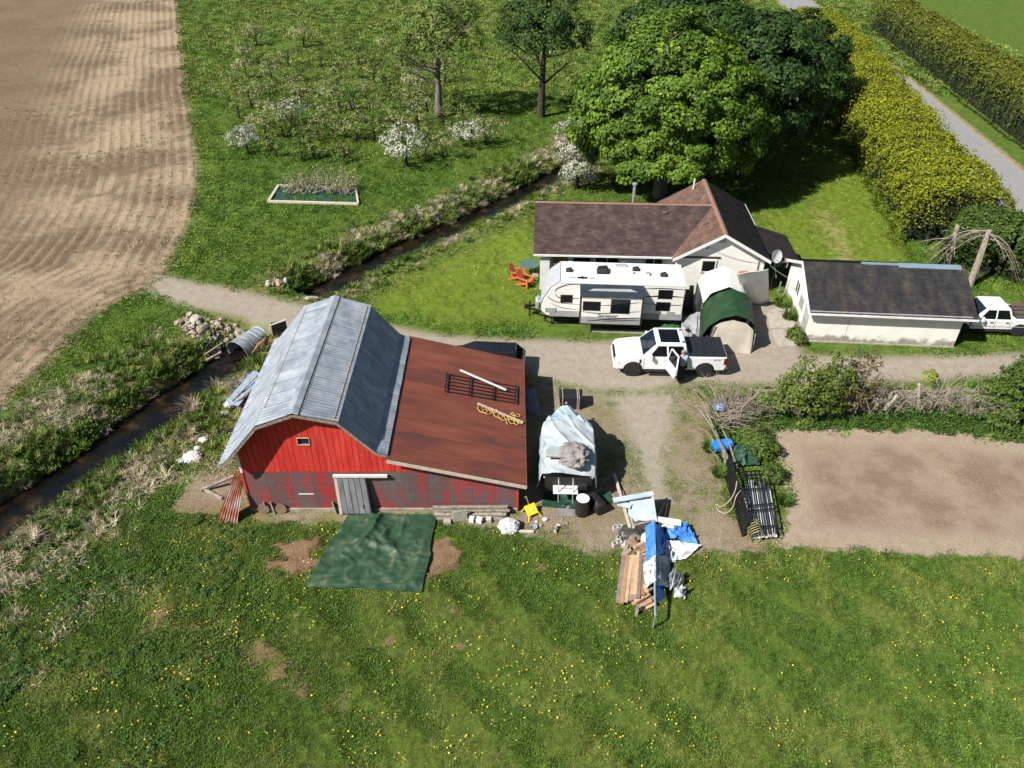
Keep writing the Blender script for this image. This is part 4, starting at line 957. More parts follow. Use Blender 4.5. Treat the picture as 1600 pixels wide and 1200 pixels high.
def pickup(label, loc, rz, L_, cab, bed, wb, wr, W_=2.0, z_=(.48, 1.22, 1.93), door=False, cover=True, group=None):
    """front at -x. cab = (cowl, roof front, roof back, cab back); wheels at wb"""
    t = thing('pickup_truck', label, 'pickup', loc, rz, group)
    zb, zw, zr = z_; hw = W_ / 2; x0 = 0; X = lambda x: x - L_ / 2
    top = [(L_ - .05, zb + .12), (L_, .75), (L_ - .03, zw + .06), (cab[3] + .06, zw + .06), (cab[3], zw), (cab[0], zw), (cab[0] - .25, zw - .01), (.32, zw - .13), (.10, zw - .22), (.02, .86), (.03, zb + .05)]
    prof = sideprof((.12, L_ - .1, zb), top, ((wb[0], wr), (wb[1], wr)), wr * 1.2)
    body = MB().prism([(X(x), z) for x, z in prof], -hw, hw, 'y').build('body', CARW, t, smooth=40, bevel=.055, seg=3)
    # arch liners and underbody
    MB().bx(X(.25), X(L_ - .2), -hw + .12, hw - .12, zb - .12, zb + .3).build('underbody', PLASTK, t)
    for ax in wb: MB().lathe([(wr * 1.17, -hw + .06), (wr * 1.17, hw - .06)], (X(ax), 0, wr), 'y', 20).build('arch_liner', PLASTK, t)
    # cabin
    ti = .14; c0, c1, c2, c3 = cab
    bl = [(X(c0), -hw + .05, zw - .02), (X(c3), -hw + .05, zw - .02), (X(c3), hw - .05, zw - .02), (X(c0), hw - .05, zw - .02)]
    tp = [(X(c1), -hw + ti + .05, zr), (X(c2), -hw + ti + .05, zr), (X(c2), hw - ti - .05, zr), (X(c1), hw - ti - .05, zr)]
    MB().hexa(bl + tp).build('cab', CARW, t, smooth=40, bevel=.06, seg=3)
    q = (bl[3], bl[0], tp[0], tp[3]); panel_on(MB(), q, .06, .94, .06, .93, .006).build('windshield', GLASSB, t)
    q = (bl[1], bl[2], tp[2], tp[1]); panel_on(MB(), q, .1, .9, .15, .88, .006).build('rear_window', GLASS, t)
    mid = (c0 * .45 + c3 * .55); fm = (mid - c0) / (c3 - c0); fm2 = (mid - c1) / (c2 - c1)
    for sgn in (-1, 1):
        q = (bl[0], bl[1], tp[1], tp[0]) if sgn < 0 else (bl[3], bl[2], tp[2], tp[3])
        def pn(s0, s1, t0, t1, off):
            m = MB(); a, b, c, d = [Vector(v) for v in q]; f = lambda s, tt: a.lerp(b, s).lerp(d.lerp(c, s), tt); n = Vector((0, sgn, .18)).normalized()
            P_ = [f(s0[0], t0), f(s1[0], t0), f(s1[1], t1), f(s0[1], t1)]; return m.hexa([p - n * .02 for p in P_] + [p + n * off for p in P_])
        pn((.14, .10), (fm - .02, fm2 - .03), .08, .86, .006).build('side_window', GLASS, t)
        pn((fm + .02, fm2 + .03), (.93, .9), .08, .86, .006).build('side_window', GLASS, t)
        # shut lines, handles, mirror, step, arch lips
        for xx in (c0 + .1, mid, c3 - .14): MB().bx(X(xx) - .011, X(xx) + .011, sgn * (hw - .004), sgn * (hw + .003), zb + .08, zw - .03).build('shut_line', PLASTK, t)
        for xx in (mid - .28, c3 - .42): MB().bx(X(xx), X(xx) + .17, sgn * hw, sgn * (hw + .03), zw - .17, zw - .13).build('handle', CARW if L_ > 5.5 else PLASTK, t)
        mr = MB().box((X(c0 + .42), sgn * (hw + .14), zw + .1), (.13, .22, .24)).build('mirror', CARW, t, bevel=.03)
        MB().bar((X(c0 + .4), sgn * (hw - .04), zw + .02), (X(c0 + .42), sgn * (hw + .08), zw + .05), .06).build('mirror_arm', PLASTK, mr)
        MB().bx(X(c0 + .15), X(c3 - .05), sgn * (hw - .03), sgn * (hw + .1), zb - .1, zb - .04).build('side_step', PLASTK, t)
        MB().bx(X(cab[0] - .14), X(cab[0] - .04), sgn * hw, sgn * (hw + .012), zw - .36, zw - .12).build('fender_vent', PLASTK, t)
        wheel(t, X(wb[0]), sgn * (hw - .15), wr, .28, sgn); wheel(t, X(wb[1]), sgn * (hw - .15), wr, .28, sgn)
        MB().bx(X(L_ - .16), X(L_ + .004), sgn * (hw - .13), sgn * (hw + .006), zw - .38, zw + .02).build('tail_light', TAILR, t)
        MB().hexa([(X(.015), sgn * (hw - .42), zw - .42), (X(.3), sgn * (hw + .005), zw - .40), (X(.28), sgn * (hw - .02), zw - .2), (X(.06), sgn * (hw - .42), zw - .24),
                   (X(-.005), sgn * (hw - .42), zw - .42), (X(.2), sgn * (hw + .008), zw - .42), (X(.2), sgn * (hw - .01), zw - .2), (X(.02), sgn * (hw - .42), zw - .24)]).build('headlight', LAMPW, t)
    MB().bx(X(-.02), X(.06), -hw + .42, hw - .42, zw - .5, zw - .24).build('grille', PLASTK, t)
    for i in range(3): MB().bx(X(-.03), X(0), -hw + .44, hw - .44, zw - .48 + i * .085, zw - .45 + i * .085).build('grille_bar', CHROME, t)
    MB().bx(X(-.06), X(.2), -hw + .06, hw - .06, zb + .02, zb + .2).build('front_bumper', CARW, t, bevel=.05, seg=3)
    MB().bx(X(L_ - .06), X(L_ + .1), -hw + .08, hw - .08, zb + .03, zb + .2).build('rear_bumper', CHROME, t, bevel=.03)
    MB().bx(X(L_ - .004), X(L_ + .008), -hw + .16, hw - .16, .74, zw + .02).build('tailgate', CARW, t)
    bz = zw + .06
    if cover:
        tn = MB().bx(X(c3 + .08), X(L_ - .05), -hw + .06, hw - .06, bz, bz + .025).build('tonneau_frame', PLASTK, t, bevel=.01)
        n = 4; a0, a1 = c3 + .2, L_ - .12
        for i in range(n):
            xa = a0 + (a1 - a0) * i / n; xb = a0 + (a1 - a0) * (i + 1) / n - .07
            MB().bx(X(xa), X(xb), -hw + .12, hw - .12, bz + .02, bz + .045).build('tonneau_panel', TONN, tn, bevel=.012)
        rf = MB().bx(X(c1 + .18), X(c2 - .28), -.62, .62, zr - .01, zr + .008).build('sunroof', GLASS, t)
        for s in (-.1, .25): MB().bx(X(c2 - .17), X(c2 - .05), -.66 if s < 0 else .5, -.5 if s < 0 else .66, zr - .01, zr + .012).build('roof_antenna', PLASTK, t)
    else:
        MB().bx(X(c3 + .1), X(L_ - .07), -hw + .12, hw - .12, bz - .002, bz + .004).build('bed_opening', PLASTK, t)
        for i in range(4): MB().bx(X(c3 + .2 + .1 * i), X(L_ - .2), -hw + .2 + i * .42, -hw + .5 + i * .42, bz + .004, bz + .03 + .012 * i).build('bed_load', M('bed_load_%d' % i, [(.09, .05, .04), (.16, .1, .08)] if i % 2 else [(.05, .05, .055), (.09, .09, .09)], 5), t)
    return t
truck = pickup('white crew cab pickup with black bed cover, rear side door open', (8.2, 33.38, 0), R(-1.6), 5.72, (1.38, 2.1, 3.55, 3.72), None, (.96, 4.66), .42, door=True)
# open rear door on the near side
hx = 2.68 - 2.86; hw = 1.0
MB().bx(hx + .02, hx + .98, -hw - .004, -hw + .01, .52, 1.2).build('door_opening', DARK, truck)
dr = MB()
dr.prism([(0, .55), (.9, .55), (1.0, .8), (1.0, 1.2), (0, 1.2)], -.06, .06)
o = dr.build('rear_door', CARW, truck, bevel=.02); o.location = (hx, -hw - .03, 0); o.rotation_euler.z = R(-72)
for pts in (((.02, 0, 1.18), (.1, .1, 1.84)), ((.1, .1, 1.84), (.82, .1, 1.84)), ((.82, .1, 1.84), (.98, 0, 1.18))): MB().bar(pts[0], pts[1], .07, .05).build('window_frame', CARW, o)
MB().hexa([(.08, -.01, 1.2), (.93, -.01, 1.2), (.79, .08, 1.81), (.13, .08, 1.81), (.08, .01, 1.2), (.93, .01, 1.2), (.79, .1, 1.81), (.13, .1, 1.81)]).build('window', GLASS, o)
MB().bx(.3, .8, .06, .09, .7, 1.1).build('door_card', GREYP, o)
# small dark script near the tail: fake-free, the badge reads 4X4
def text_obj(name, body, size, mat, parent, loc, rot, shear=0.0, ext=.002):
    cu = bpy.data.curves.new(name, 'FONT'); cu.body = body; cu.size = size; cu.extrude = ext; cu.shear = shear; cu.align_x = 'CENTER'
    tmp = bpy.data.objects.new(name, cu); col.objects.link(tmp); dg = bpy.context.evaluated_depsgraph_get(); me = bpy.data.meshes.new_from_object(tmp.evaluated_get(dg))
    bpy.data.objects.remove(tmp); me.materials.clear(); me.materials.append(mat)
    o = bpy.data.objects.new(name, me); col.objects.link(o); o.parent = parent; o.location = loc; o.rotation_euler = rot; return o
text_obj('lettering', 'SPORT', .14, PLASTK, truck, (2.36, -1.004, 1.08), (R(90), 0, 0), .2)
truck2 = pickup('older white extended cab pickup parked behind the shed', (26.95, 37.2, 0), R(-3), 5.2, (1.35, 2.0, 3.25, 3.55), None, (.9, 4.0), .36, 1.78, (.45, 1.05, 1.68), cover=False)
MB().bx(-1.5, 2.4, -.9, -.888, .62, .66).build('body_stripe', GREYP, truck2)

# dark car half hidden behind the lean-to
car = thing('parked_car', 'black car parked behind the red lean-to, only its top showing', 'car', (-1.55, 32.95, 0), R(-4))
L_ = 4.5; X = lambda x: x - L_ / 2
top = [(L_ - .05, .55), (L_, .8), (L_ - .12, 1.0), (.95, 1.0), (.25, .85), (.02, .7), (.03, .4)]
MB().prism([(X(x), z) for x, z in sideprof((.1, L_ - .1, .28), top, ((.9, .33), (3.55, .33)), .40)], -.9, .9).build('body', CARK, car, smooth=40, bevel=.06, seg=3)
bl = [(X(.95), -.86, .98), (X(L_ - .15), -.86, .98), (X(L_ - .15), .86, .98), (X(.95), .86, .98)]; tp = [(X(1.75), -.62, 1.48), (X(L_ - .5), -.62, 1.5), (X(L_ - .5), .62, 1.5), (X(1.75), .62, 1.48)]
MB().hexa(bl + tp).build('cabin', CARK, car, smooth=40, bevel=.08, seg=3)
panel_on(MB(), (bl[3], bl[0], tp[0], tp[3]), .06, .94, .08, .92, .006).build('windshield', GLASS, car)
panel_on(MB(), (bl[1], bl[2], tp[2], tp[1]), .08, .92, .1, .9, .006).build('rear_window', GLASS, car)
for sgn in (-1, 1):
    for x in (.9, 3.55): wheel(car, X(x), sgn * .78, .33, .22, sgn)
    MB().hexa([(X(1.25), sgn * .865, 1.02), (X(4.1), sgn * .865, 1.02), (X(3.9), sgn * .66, 1.44), (X(1.8), sgn * .66, 1.44), (X(1.25), sgn * .85, 1.02), (X(4.1), sgn * .85, 1.02), (X(3.9), sgn * .64, 1.44), (X(1.8), sgn * .64, 1.44)]).build('side_window', GLASS, car)
for s in (-.45, .45): MB().bx(X(1.9), X(L_ - .6), s - .02, s + .02, 1.5, 1.54).build('roof_rail', PLASTK, car)

# ---------------- travel trailer
RVW = M('trailer_white', [(.74, .74, .73), (.80, .80, .80)], 1.5, rough=.45)
RVC = M('trailer_cream', [(.70, .685, .64), (.77, .755, .71)], 1.5, rough=.45)
RVG = M('trailer_grey', [(.26, .265, .27), (.34, .345, .35)], 2, rough=.5)
RVN = M('nose_grey', [(.36, .38, .41), (.44, .46, .48)], 2, rough=.45)
RVB = M('graphic_black', [(.02, .018, .018), (.035, .03, .03)], 4, rough=.5)
NAVY = M('topper_navy', [(.015, .024, .034), (.03, .044, .058)], 3, rough=.55)
rv = thing('travel_trailer', 'white travel trailer with black windows and an extended slide-out', 'trailer', (1.55, 37.28, 0), R(-3.6))
TL, TW_, Z0, Z1 = 7.95, 2.42, .78, 2.93
side = [(.42, Z0), (TL, Z0), (TL, Z1), (1.12, Z1), (.62, Z1 - .42), (.25, Z1 - 1.05), (.10, Z0 + .62), (.12, Z0 + .25)]
MB().prism(side, 0, TW_).build('body', RVC, rv, smooth=30, bevel=.05, seg=3)
MB().bx(.55, TL + .012, -.012, TW_ + .012, Z0 - .02, Z0 + .36).build('lower_band', RVG, rv)
rf = MB(); rf.grid(24, 9, lambda s, t: (1.14 + (TL - 1.16) * s, .02 + (TW_ - .04) * t, Z1 + .012 + .05 * math.sin(math.pi * t))); roof = rf.build('roof_skin', RVW, rv, smooth=60)
MB().bx(1.1, TL + .01, -.015, .04, Z1 - .03, Z1 + .03).build('roof_rail', RVW, rv)
MB().bx(1.1, TL + .01, TW_ - .04, TW_ + .015, Z1 - .03, Z1 + .03).build('roof_rail', RVW, rv)
nose = [(1.14, Z1 + .02), (.60, Z1 - .42), (.235, Z1 - 1.05), (.085, Z0 + .62)]
MB().grid(10, 4, lambda s, t: (nose[round(t * 3)][0] - .03, .06 + (TW_ - .12) * s, nose[round(t * 3)][1] + .035)).build('nose_cap', RVN, rv, smooth=50, solid=.03)
def decal(name, pts, w_, mat, y=-.014, z0=0):
    """a painted stripe: thin strip along the side wall, tapering at both ends"""
    n = len(pts); vs = []
    for i, (x, z) in enumerate(pts):
        a = pts[max(i - 1, 0)]; b = pts[min(i + 1, n - 1)]; d = Vector((b[0] - a[0], b[1] - a[1])).normalized(); k = w_ * (.25 + .75 * math.sin(math.pi * (i + .3) / (n - .4))) / 2
        vs += [(x - d.y * k, y, z + d.x * k), (x + d.y * k, y, z - d.x * k)]
    return MB().add(vs, [(2 * i, 2 * i + 1, 2 * i + 3, 2 * i + 2) for i in range(n - 1)]).build(name, mat, rv, solid=.004)
def curve(ps, n=14):
    o = []; P_ = [ps[0]] + list(ps) + [ps[-1]]
    for i in range(1, len(P_) - 2):
        for q in range(n):
            t = q / n; p0, p1, p2, p3 = P_[i - 1], P_[i], P_[i + 1], P_[i + 2]
            o.append(tuple(.5 * (2 * p1[k] + (p2[k] - p0[k]) * t + (2 * p0[k] - 5 * p1[k] + 4 * p2[k] - p3[k]) * t * t + (3 * p1[k] - p0[k] - 3 * p2[k] + p3[k]) * t ** 3) for k in range(2)))
    return o + [ps[-1]]
for ps, w_ in (([(2.3, 2.86), (1.55, 2.82), (.95, 2.55), (.85, 2.35)], .05), ([(.85, 2.2), (1.05, 2.0), (1.6, 1.92), (2.3, 2.0)], .055), ([(.42, 2.1), (.62, 1.85), (1.2, 1.65), (2.3, 1.58)], .04), ([(.62, 1.62), (1.2, 1.35), (2.3, 1.22)], .03),
               ([(5.75, 2.2), (6.8, 2.28), (7.9, 2.25)], .08), ([(5.75, 1.78), (6.9, 1.72), (7.9, 1.74)], .05), ([(5.75, 2.72), (6.8, 2.76), (7.9, 2.72)], .05)):
    decal('graphic_stripe', curve(ps), w_, RVB)
def rvwin(x0, x1, z0, z1, y=-.0, parent=rv):
    x0 -= .05; x1 += .05; z0 -= .05; z1 += .05
    f = MB().bx(x0, x1, y - .02, y + .005, z0, z1).build('window', RVB, parent, bevel=.05, seg=3)
    MB().bx(x0 + .04, x1 - .04, y - .026, y - .018, z0 + .04, z1 - .04).build('pane', GLASS, f)
rvwin(1.2, 1.78, 1.72, 2.12); rvwin(6.55, 7.25, 2.15, 2.62); rvwin(6.5, 7.2, 1.38, 1.85)
MB().bx(.36, .92, -.02, .0, 1.02, 1.3).build('storage_door', RVG, rv, bevel=.02)
for x in (.35, .9): MB().bx(x, x + .03, -.026, -.0, 1.02, 1.3).build('door_edge', RVB, rv)
MB().bx(7.1, 7.55, -.02, 0, 1.05, 1.3).build('storage_door', RVG, rv, bevel=.02)
# slide-out
SX0, SX1, SY = 2.25, 5.62, -.78
so = MB().bx(SX0, SX1, SY, .3, Z0 + .05, 2.55).build('slide_out', RVC, rv, bevel=.03)
MB().bx(SX0 + .02, SX1 - .02, SY - .012, SY + .1, Z0 + .05, Z0 + .5).build('lower_band', RVG, so)
for x in (SX0, SX1): MB().bx(x - .045, x + .045, SY - .02, SY + .02, Z0 + .04, 2.56).build('corner_trim', RVB, so)
MB().bx(SX0, SX1, SY - .015, SY + .02, Z0 + .02, Z0 + .07).build('bottom_trim', RVB, so)
MB().hexa([(SX0 - .05, SY - .08, 2.56), (SX1 + .05, SY - .08, 2.56), (SX1 + .05, .0, 2.84), (SX0 - .05, .0, 2.84), (SX0 - .05, SY - .08, 2.6), (SX1 + .05, SY - .08, 2.6), (SX1 + .05, .0, 2.88), (SX0 - .05, .0, 2.88)]).build('awning_topper', NAVY, so)
MB().hexa([(SX0 + .4, SY + .3, 2.735), (SX1 - .3, SY + .3, 2.735), (SX1 - .7, SY + .48, 2.805), (SX0 + .7, SY + .44, 2.79), (SX0 + .4, SY + .3, 2.745), (SX1 - .3, SY + .3, 2.745), (SX1 - .7, SY + .48, 2.815), (SX0 + .7, SY + .44, 2.80)]).build('topper_sag', RVG, so)
for (x0, x1, z0, z1) in ((SX0 + .18, SX0 + 1.05, 1.72, 2.2), (SX0 + 1.7, SX0 + 2.65, 1.58, 2.38)): rvwin(x0, x1, z0, z1, SY, so)
for ps, w_ in (([(SX0 + .05, 1.62), (SX0 + 1.2, 1.52), (SX1 - .1, 1.72)], .035), ([(SX0 + .4, 1.0), (SX0 + 1.6, 1.16), (SX1 - .05, 1.32)], .07), ([(SX0 + 1.3, 1.02), (SX0 + 2.3, 1.1), (SX1 - .1, 1.14)], .05), ([(SX0 + 1.1, 2.02), (SX0 + 2.0, 2.1), (SX1 - .1, 2.3)], .03)):
    o = decal('graphic_stripe', curve(ps), w_, RVB, SY - .02); o.parent = so
text_obj('lettering', 'Surveyor', .30, RVB, so, (SX0 + 1.5, SY - .014, 1.28), (R(90), 0, 0), .35)
# roof fittings
for x, y, s in ((1.6, 1.25, .44), (5.35, 1.6, .46), (6.85, 1.02, .46)):
    v = MB().hexa([(x - s / 2, y - s * .42, Z1 + .03), (x + s / 2, y - s * .42, Z1 + .03), (x + s / 2, y + s * .42, Z1 + .03), (x - s / 2, y + s * .42, Z1 + .03), (x - s * .42, y - s * .3, Z1 + .2), (x + s * .22, y - s * .34, Z1 + .26), (x + s * .22, y + s * .34, Z1 + .26), (x - s * .42, y + s * .3, Z1 + .2)])
    v.build('roof_vent', PLASTK, rv, bevel=.06, seg=3)
v = MB().hexa([(3.1, .95, Z1 + .03), (3.85, .95, Z1 + .03), (3.85, 1.6, Z1 + .03), (3.1, 1.6, Z1 + .03), (3.2, 1.0, Z1 + .3), (3.7, 1.0, Z1 + .36), (3.7, 1.55, Z1 + .36), (3.2, 1.55, Z1 + .3)]); v.build('air_conditioner', PLASTK, rv, bevel=.06, seg=3)
MB().bx(4.2, 4.85, 1.95, 2.2, Z1 + .0, Z1 + .12).build('roof_hatch', GREYP, rv, bevel=.02)
MB().bx(5.85, 6.15, 1.1, 1.35, Z1 + .02, Z1 + .1).build('roof_hatch', RVG, rv, bevel=.02)
for x, y in ((5.2, 1.15), (6.1, 1.0)): MB().lathe([(.05, 0), (.05, .1), (.02, .12)], (x, y, Z1 + .03), n=10).build('pipe_cap', PLASTK, rv)
eb = MB().bx(2.05, 2.6, .42, .64, Z1 + .045, Z1 + .055).build('roof_emblem', PLASTK, rv, bevel=.004)
MB().add([(2.02, .53, Z1 + .056), (2.32, .36, Z1 + .056), (2.62, .53, Z1 + .056), (2.32, .7, Z1 + .056)], [(0, 1, 2, 3)]).build('emblem_badge', RVB, eb, solid=.004)
for s in (-1, 1):
    for k in range(3): MB().bx(2.33 + s * .36, 2.33 + s * (.78 - k * .07), .43 + k * .065, .465 + k * .065, Z1 + .05, Z1 + .057).build('emblem_wing', GREYP, eb)
# chassis, wheels, tongue, gas bottles
MB().bx(.3, TL - .1, .3, TW_ - .3, Z0 - .2, Z0).build('chassis', BLACKM, rv)
for sgn, y in ((-1, .16), (1, TW_ - .16)):
    for x in (4.55, 5.4): wheel(rv, x, y, .36, .22, sgn, STEEL)
for x in (.7, 7.5):
    for y in (.35, TW_ - .35): MB().tube([(x, y, Z0 - .1), (x, y, 0)], .035, 6).build('stabiliser', BLACKM, rv)
for y in (.5, TW_ - .5): MB().bar((.6, y, Z0 - .16), (-.85, TW_ / 2, Z0 - .22), .09).build('tongue', BLACKM, rv)
for y in (TW_ / 2 - .18, TW_ / 2 + .18): MB().lathe([(.05, .0), (.15, .02), (.155, .42), (.13, .52), (.05, .56), (.05, .6)], (-.12, y, Z0 - .1), n=16).build('gas_bottle', STEEL, rv, smooth=50)
MB().lathe([(.17, .42), (.17, .5), (.1, .6)], (-.12, TW_ / 2, Z0 - .1), n=14).build('regulator_cover', GREYP, rv)
MB().tube([(-.6, TW_ / 2, 0), (-.6, TW_ / 2, Z0 + .2)], .05, 8).build('jack', BLACKM, rv)
MB().box((-.75, TW_ / 2, Z0 - .15), (.3, .2, .2)).build('coupler', BLACKM, rv)
tag(MB().tube([tuple(at(u, v, .05)) for u, v in ((852, 494), (850, 499), (858, 503), (872, 505), (890, 504), (907, 501))], .05, 8).build('hose', RUBBER, smooth=60), 'black hose lying on the grass along the trailer', 'hose')

# ---------------- chairs and table by the house
ORNG = M('orange_plastic', [(.52, .10, .035), (.62, .15, .06)], 5, rough=.6)
def adirondack(label, loc, rz):
    t = thing('garden_chair', label, 'chair', loc, rz, 'orange garden chairs on the lawn')
    for s in (-1, 1):
        MB().hexa([(s * .3 - .03, -.4, 0), (s * .3 + .03, -.4, 0), (s * .3 + .03, -.3, 0), (s * .3 - .03, -.3, 0), (s * .3 - .03, -.42, .55), (s * .3 + .03, -.42, .55), (s * .3 + .03, -.3, .55), (s * .3 - .03, -.3, .55)]).build('leg', ORNG, t)
        MB().bar((s * .28, -.35, .36), (s * .26, .5, .03), .05, .12).build('rear_rail', ORNG, t)
        MB().bar((s * .34, -.46, .57), (s * .33, .3, .6), .13, .03).build('armrest', ORNG, t)
    for i in range(5): MB().bar((-.29, -.36 + i * .11, .37 - i * .04), (.29, -.36 + i * .11, .37 - i * .04), .095, .025).build('seat_slat', ORNG, t)
    for i in range(5):
        x = (i - 2) * .115; h = .98 - abs(i - 2) * .07
        MB().bar((x * .8, .12, .2), (x * 1.1, .12 + .42 * h, .2 + .82 * h), .1, .025, (0, 1, 0)).build('back_slat', ORNG, t)
    return t
p = at(808, 436); adirondack('orange garden chair nearer the lawn, left of the round table', p, R(70))
p = at(820, 446); adirondack('orange garden chair in front of the round glass table', p, R(55))
p = at(827, 428, 0); tb = thing('patio_table', 'round greenish glass patio table beside the orange chairs', 'table', p)
MB().lathe([(.01, .70), (.62, .70), (.64, .72), (.62, .74), (.01, .74)], n=28).build('tabletop', M('green_glass', [(.06, .11, .10), (.10, .16, .145)], 3, rough=.2), tb)
for k in range(4):
    a = k * math.pi / 2 + .5; MB().tube([(math.cos(a) * .5, math.sin(a) * .5, 0), (math.cos(a) * .36, math.sin(a) * .36, .7)], .025, 6).build('leg', BLACKM, tb)
p = at(836, 439); st = thing('side_stand', 'small grey stand by the trailer nose and orange chairs', 'stand', p)
MB().box((0, 0, .42), (.4, .4, .05)).build('top', GREYWOOD, st)
for x in (-.16, .16):
    for y in (-.16, .16): MB().box((x, y, .2), (.04, .04, .4)).build('leg', GREYWOOD, st)

# ---------------- person at the open door
def skin_fig(name, pts, edges, rad, root, mat, parent, sub=1):
    me = bpy.data.meshes.new(name); me.from_pydata(pts, edges, []); me.materials.append(mat)
    o = bpy.data.objects.new(name, me); col.objects.link(o); o.parent = parent
    sk = o.modifiers.new('skin', 'SKIN'); sk.use_smooth_shade = True
    if not me.skin_vertices: 
        bpy.context.view_layer.objects.active = o
    for i, r in enumerate(rad):
        v = me.skin_vertices[0].data[i]; v.radius = (r, r) if not isinstance(r, tuple) else r; v.use_root = (i == root)
    ss = o.modifiers.new('sub', 'SUBSURF'); ss.levels = sub; ss.render_levels = sub + 1
    return o
SKINM = M('skin', [(.42, .21, .15), (.52, .28, .2)], 8, rough=.6)
SHIRT = M('light_blue_shirt', [(.22, .32, .44), (.3, .41, .53)], 6, rough=.85)
TROUS = M('dark_trousers', [(.015, .017, .024), (.03, .033, .042)], 6, rough=.9)
person = thing('person', 'person in a light blue shirt leaning in at the open pickup door', 'person', (8.72, 32.12, 0), R(0))
# faces +y (into the truck); joints: pelvis, chest, neck, head, arms with five fingers, legs
P_ = [(0, 0, .95), (0, .04, 1.15), (0, .12, 1.38), (0, .16, 1.50), (0, .19, 1.60), (0, .20, 1.70)]
rr = [.15, .14, .16, .06, .095, .08]; E_ = [(0, 1), (1, 2), (2, 3), (3, 4), (4, 5)]
def chain(start, pts, rad):
    prev = start
    for p, r in zip(pts, rad):
        P_.append(p); rr.append(r); E_.append((prev, len(P_) - 1)); prev = len(P_) - 1
    return prev
for s in (-1, 1):
    h = chain(2, [(s * .19, .13, 1.40), (s * .27, .26, 1.20), (s * .22, .46, 1.16), (s * .21, .53, 1.16)], [.06, .045, .036, .034])
    for k in range(4): chain(h, [(s * (.17 + k * .024), .60, 1.165), (s * (.17 + k * .025), .645 + (.012 if k in (1, 2) else 0), 1.14)], [.0095, .008])
    chain(h, [(s * .15, .53, 1.18), (s * .135, .57, 1.17)], [.011, .009])
    chain(0, [(s * .10, -.01, .88), (s * .11, .03, .5), (s * .11, -.02, .10), (s * .11, .12, .04)], [.095, .065, .045, .04])
skin_fig('body', P_, E_, rr, 0, SKINM, person)
sp = [(0, 0, .92), (0, .04, 1.15), (0, .12, 1.39), (-.19, .13, 1.41), (-.265, .25, 1.22), (.19, .13, 1.41), (.265, .25, 1.22)]
skin_fig('shirt', sp, [(0, 1), (1, 2), (2, 3), (3, 4), (2, 5), (5, 6)], [.18, .175, .185, .085, .07, .085, .07], 0, SHIRT, person)
tp_ = [(0, 0, .93), (-.10, -.01, .86), (-.11, .03, .5), (-.11, -.02, .1), (.10, -.01, .86), (.11, .03, .5), (.11, -.02, .1)]
skin_fig('trousers', tp_, [(0, 1), (1, 2), (2, 3), (0, 4), (4, 5), (5, 6)], [.17, .115, .085, .07, .115, .085, .07], 0, TROUS, person)
MB().lathe([(.01, .12), (.06, .105), (.095, .05), (.102, .0), (.098, -.04)], (0, .185, 1.66), n=16, cap=False).build('hair', M('greying_hair', [(.2, .15, .12), (.32, .26, .22)], 9), person, smooth=60)
for s in (-1, 1):
    MB().box((s * .11, .06, .04), (.1, .27, .08)).build('shoe', TROUS, person, bevel=.025)
    MB().lathe([(.002, 0), (.012, .004), (.002, .012)], (s * .035, .292, 1.63), 'y', 8).build('eye', PLASTK, person)
    MB().box((s * .102, .19, 1.62), (.018, .04, .06)).build('ear', SKINM, person, bevel=.008)
MB().box((0, .297, 1.60), (.025, .03, .045)).build('nose', SKINM, person, bevel=.008)
MB().box((0, .283, 1.555), (.045, .012, .01)).build('mouth', M('lips', [(.3, .1, .08)], 5), person)
# ================================================================== TREES, HEDGES, PLANTS
BARK = M('grey_bark', [(.09, .075, .06), (.17, .145, .12), (.25, .22, .19)], 7, rough=.95, bump=.5, bscale=20, stretch=(1, 1, .4), rand=.1)
BARKD = M('dark_bark', [(.03, .024, .02), (.065, .052, .042)], 7, rough=.95, bump=.5, bscale=20, stretch=(1, 1, .4))
DEADW = M('dead_twigs', [(.17, .14, .11), (.28, .235, .185), (.36, .31, .26)], 6, rough=.95, rand=.1)
L_MAPLE = leafmat('maple_leaf', [((.018, .046, .006), 0), ((.085, .16, .015), .42), ((.175, .27, .026), .78), ((.25, .34, .045), 1)], .22)
L_DARK = leafmat('dark_leaf', [((.012, .032, .008), 0), ((.035, .08, .014), .5), ((.09, .16, .028), 1)], .18)
L_GOLD = leafmat('golden_cedar', [((.035, .05, .006), 0), ((.15, .19, .012), .35), ((.31, .33, .016), .7), ((.46, .44, .035), 1)], .15)
L_CEDAR = leafmat('green_cedar', [((.012, .028, .006), 0), ((.042, .08, .013), .42), ((.10, .155, .024), .8), ((.17, .22, .04), 1)], .12)
L_OLIVE = leafmat('olive_cedar', [((.02, .032, .006), 0), ((.075, .10, .012), .4), ((.16, .18, .018), .75), ((.26, .26, .035), 1)], .12)
L_APPLE = leafmat('apple_leaf_bloom', [((.06, .11, .02), 0), ((.15, .23, .04), .4), ((.26, .28, .09), .62), ((.42, .35, .23), .82), ((.6, .52, .44), 1)], .25)
L_WHITE = leafmat('white_blossom', [((.09, .13, .04), 0), ((.24, .28, .15), .35), ((.46, .46, .38), .7), ((.68, .67, .62), 1)], .25)
L_SHRUB = leafmat('shrub_leaf', [((.028, .055, .010), 0), ((.10, .15, .022), .5), ((.2, .245, .04), 1)], .2)
L_RED = leafmat('bronze_leaf', [((.03, .03, .012), 0), ((.08, .07, .025), .5), ((.17, .12, .07), 1)], .2)

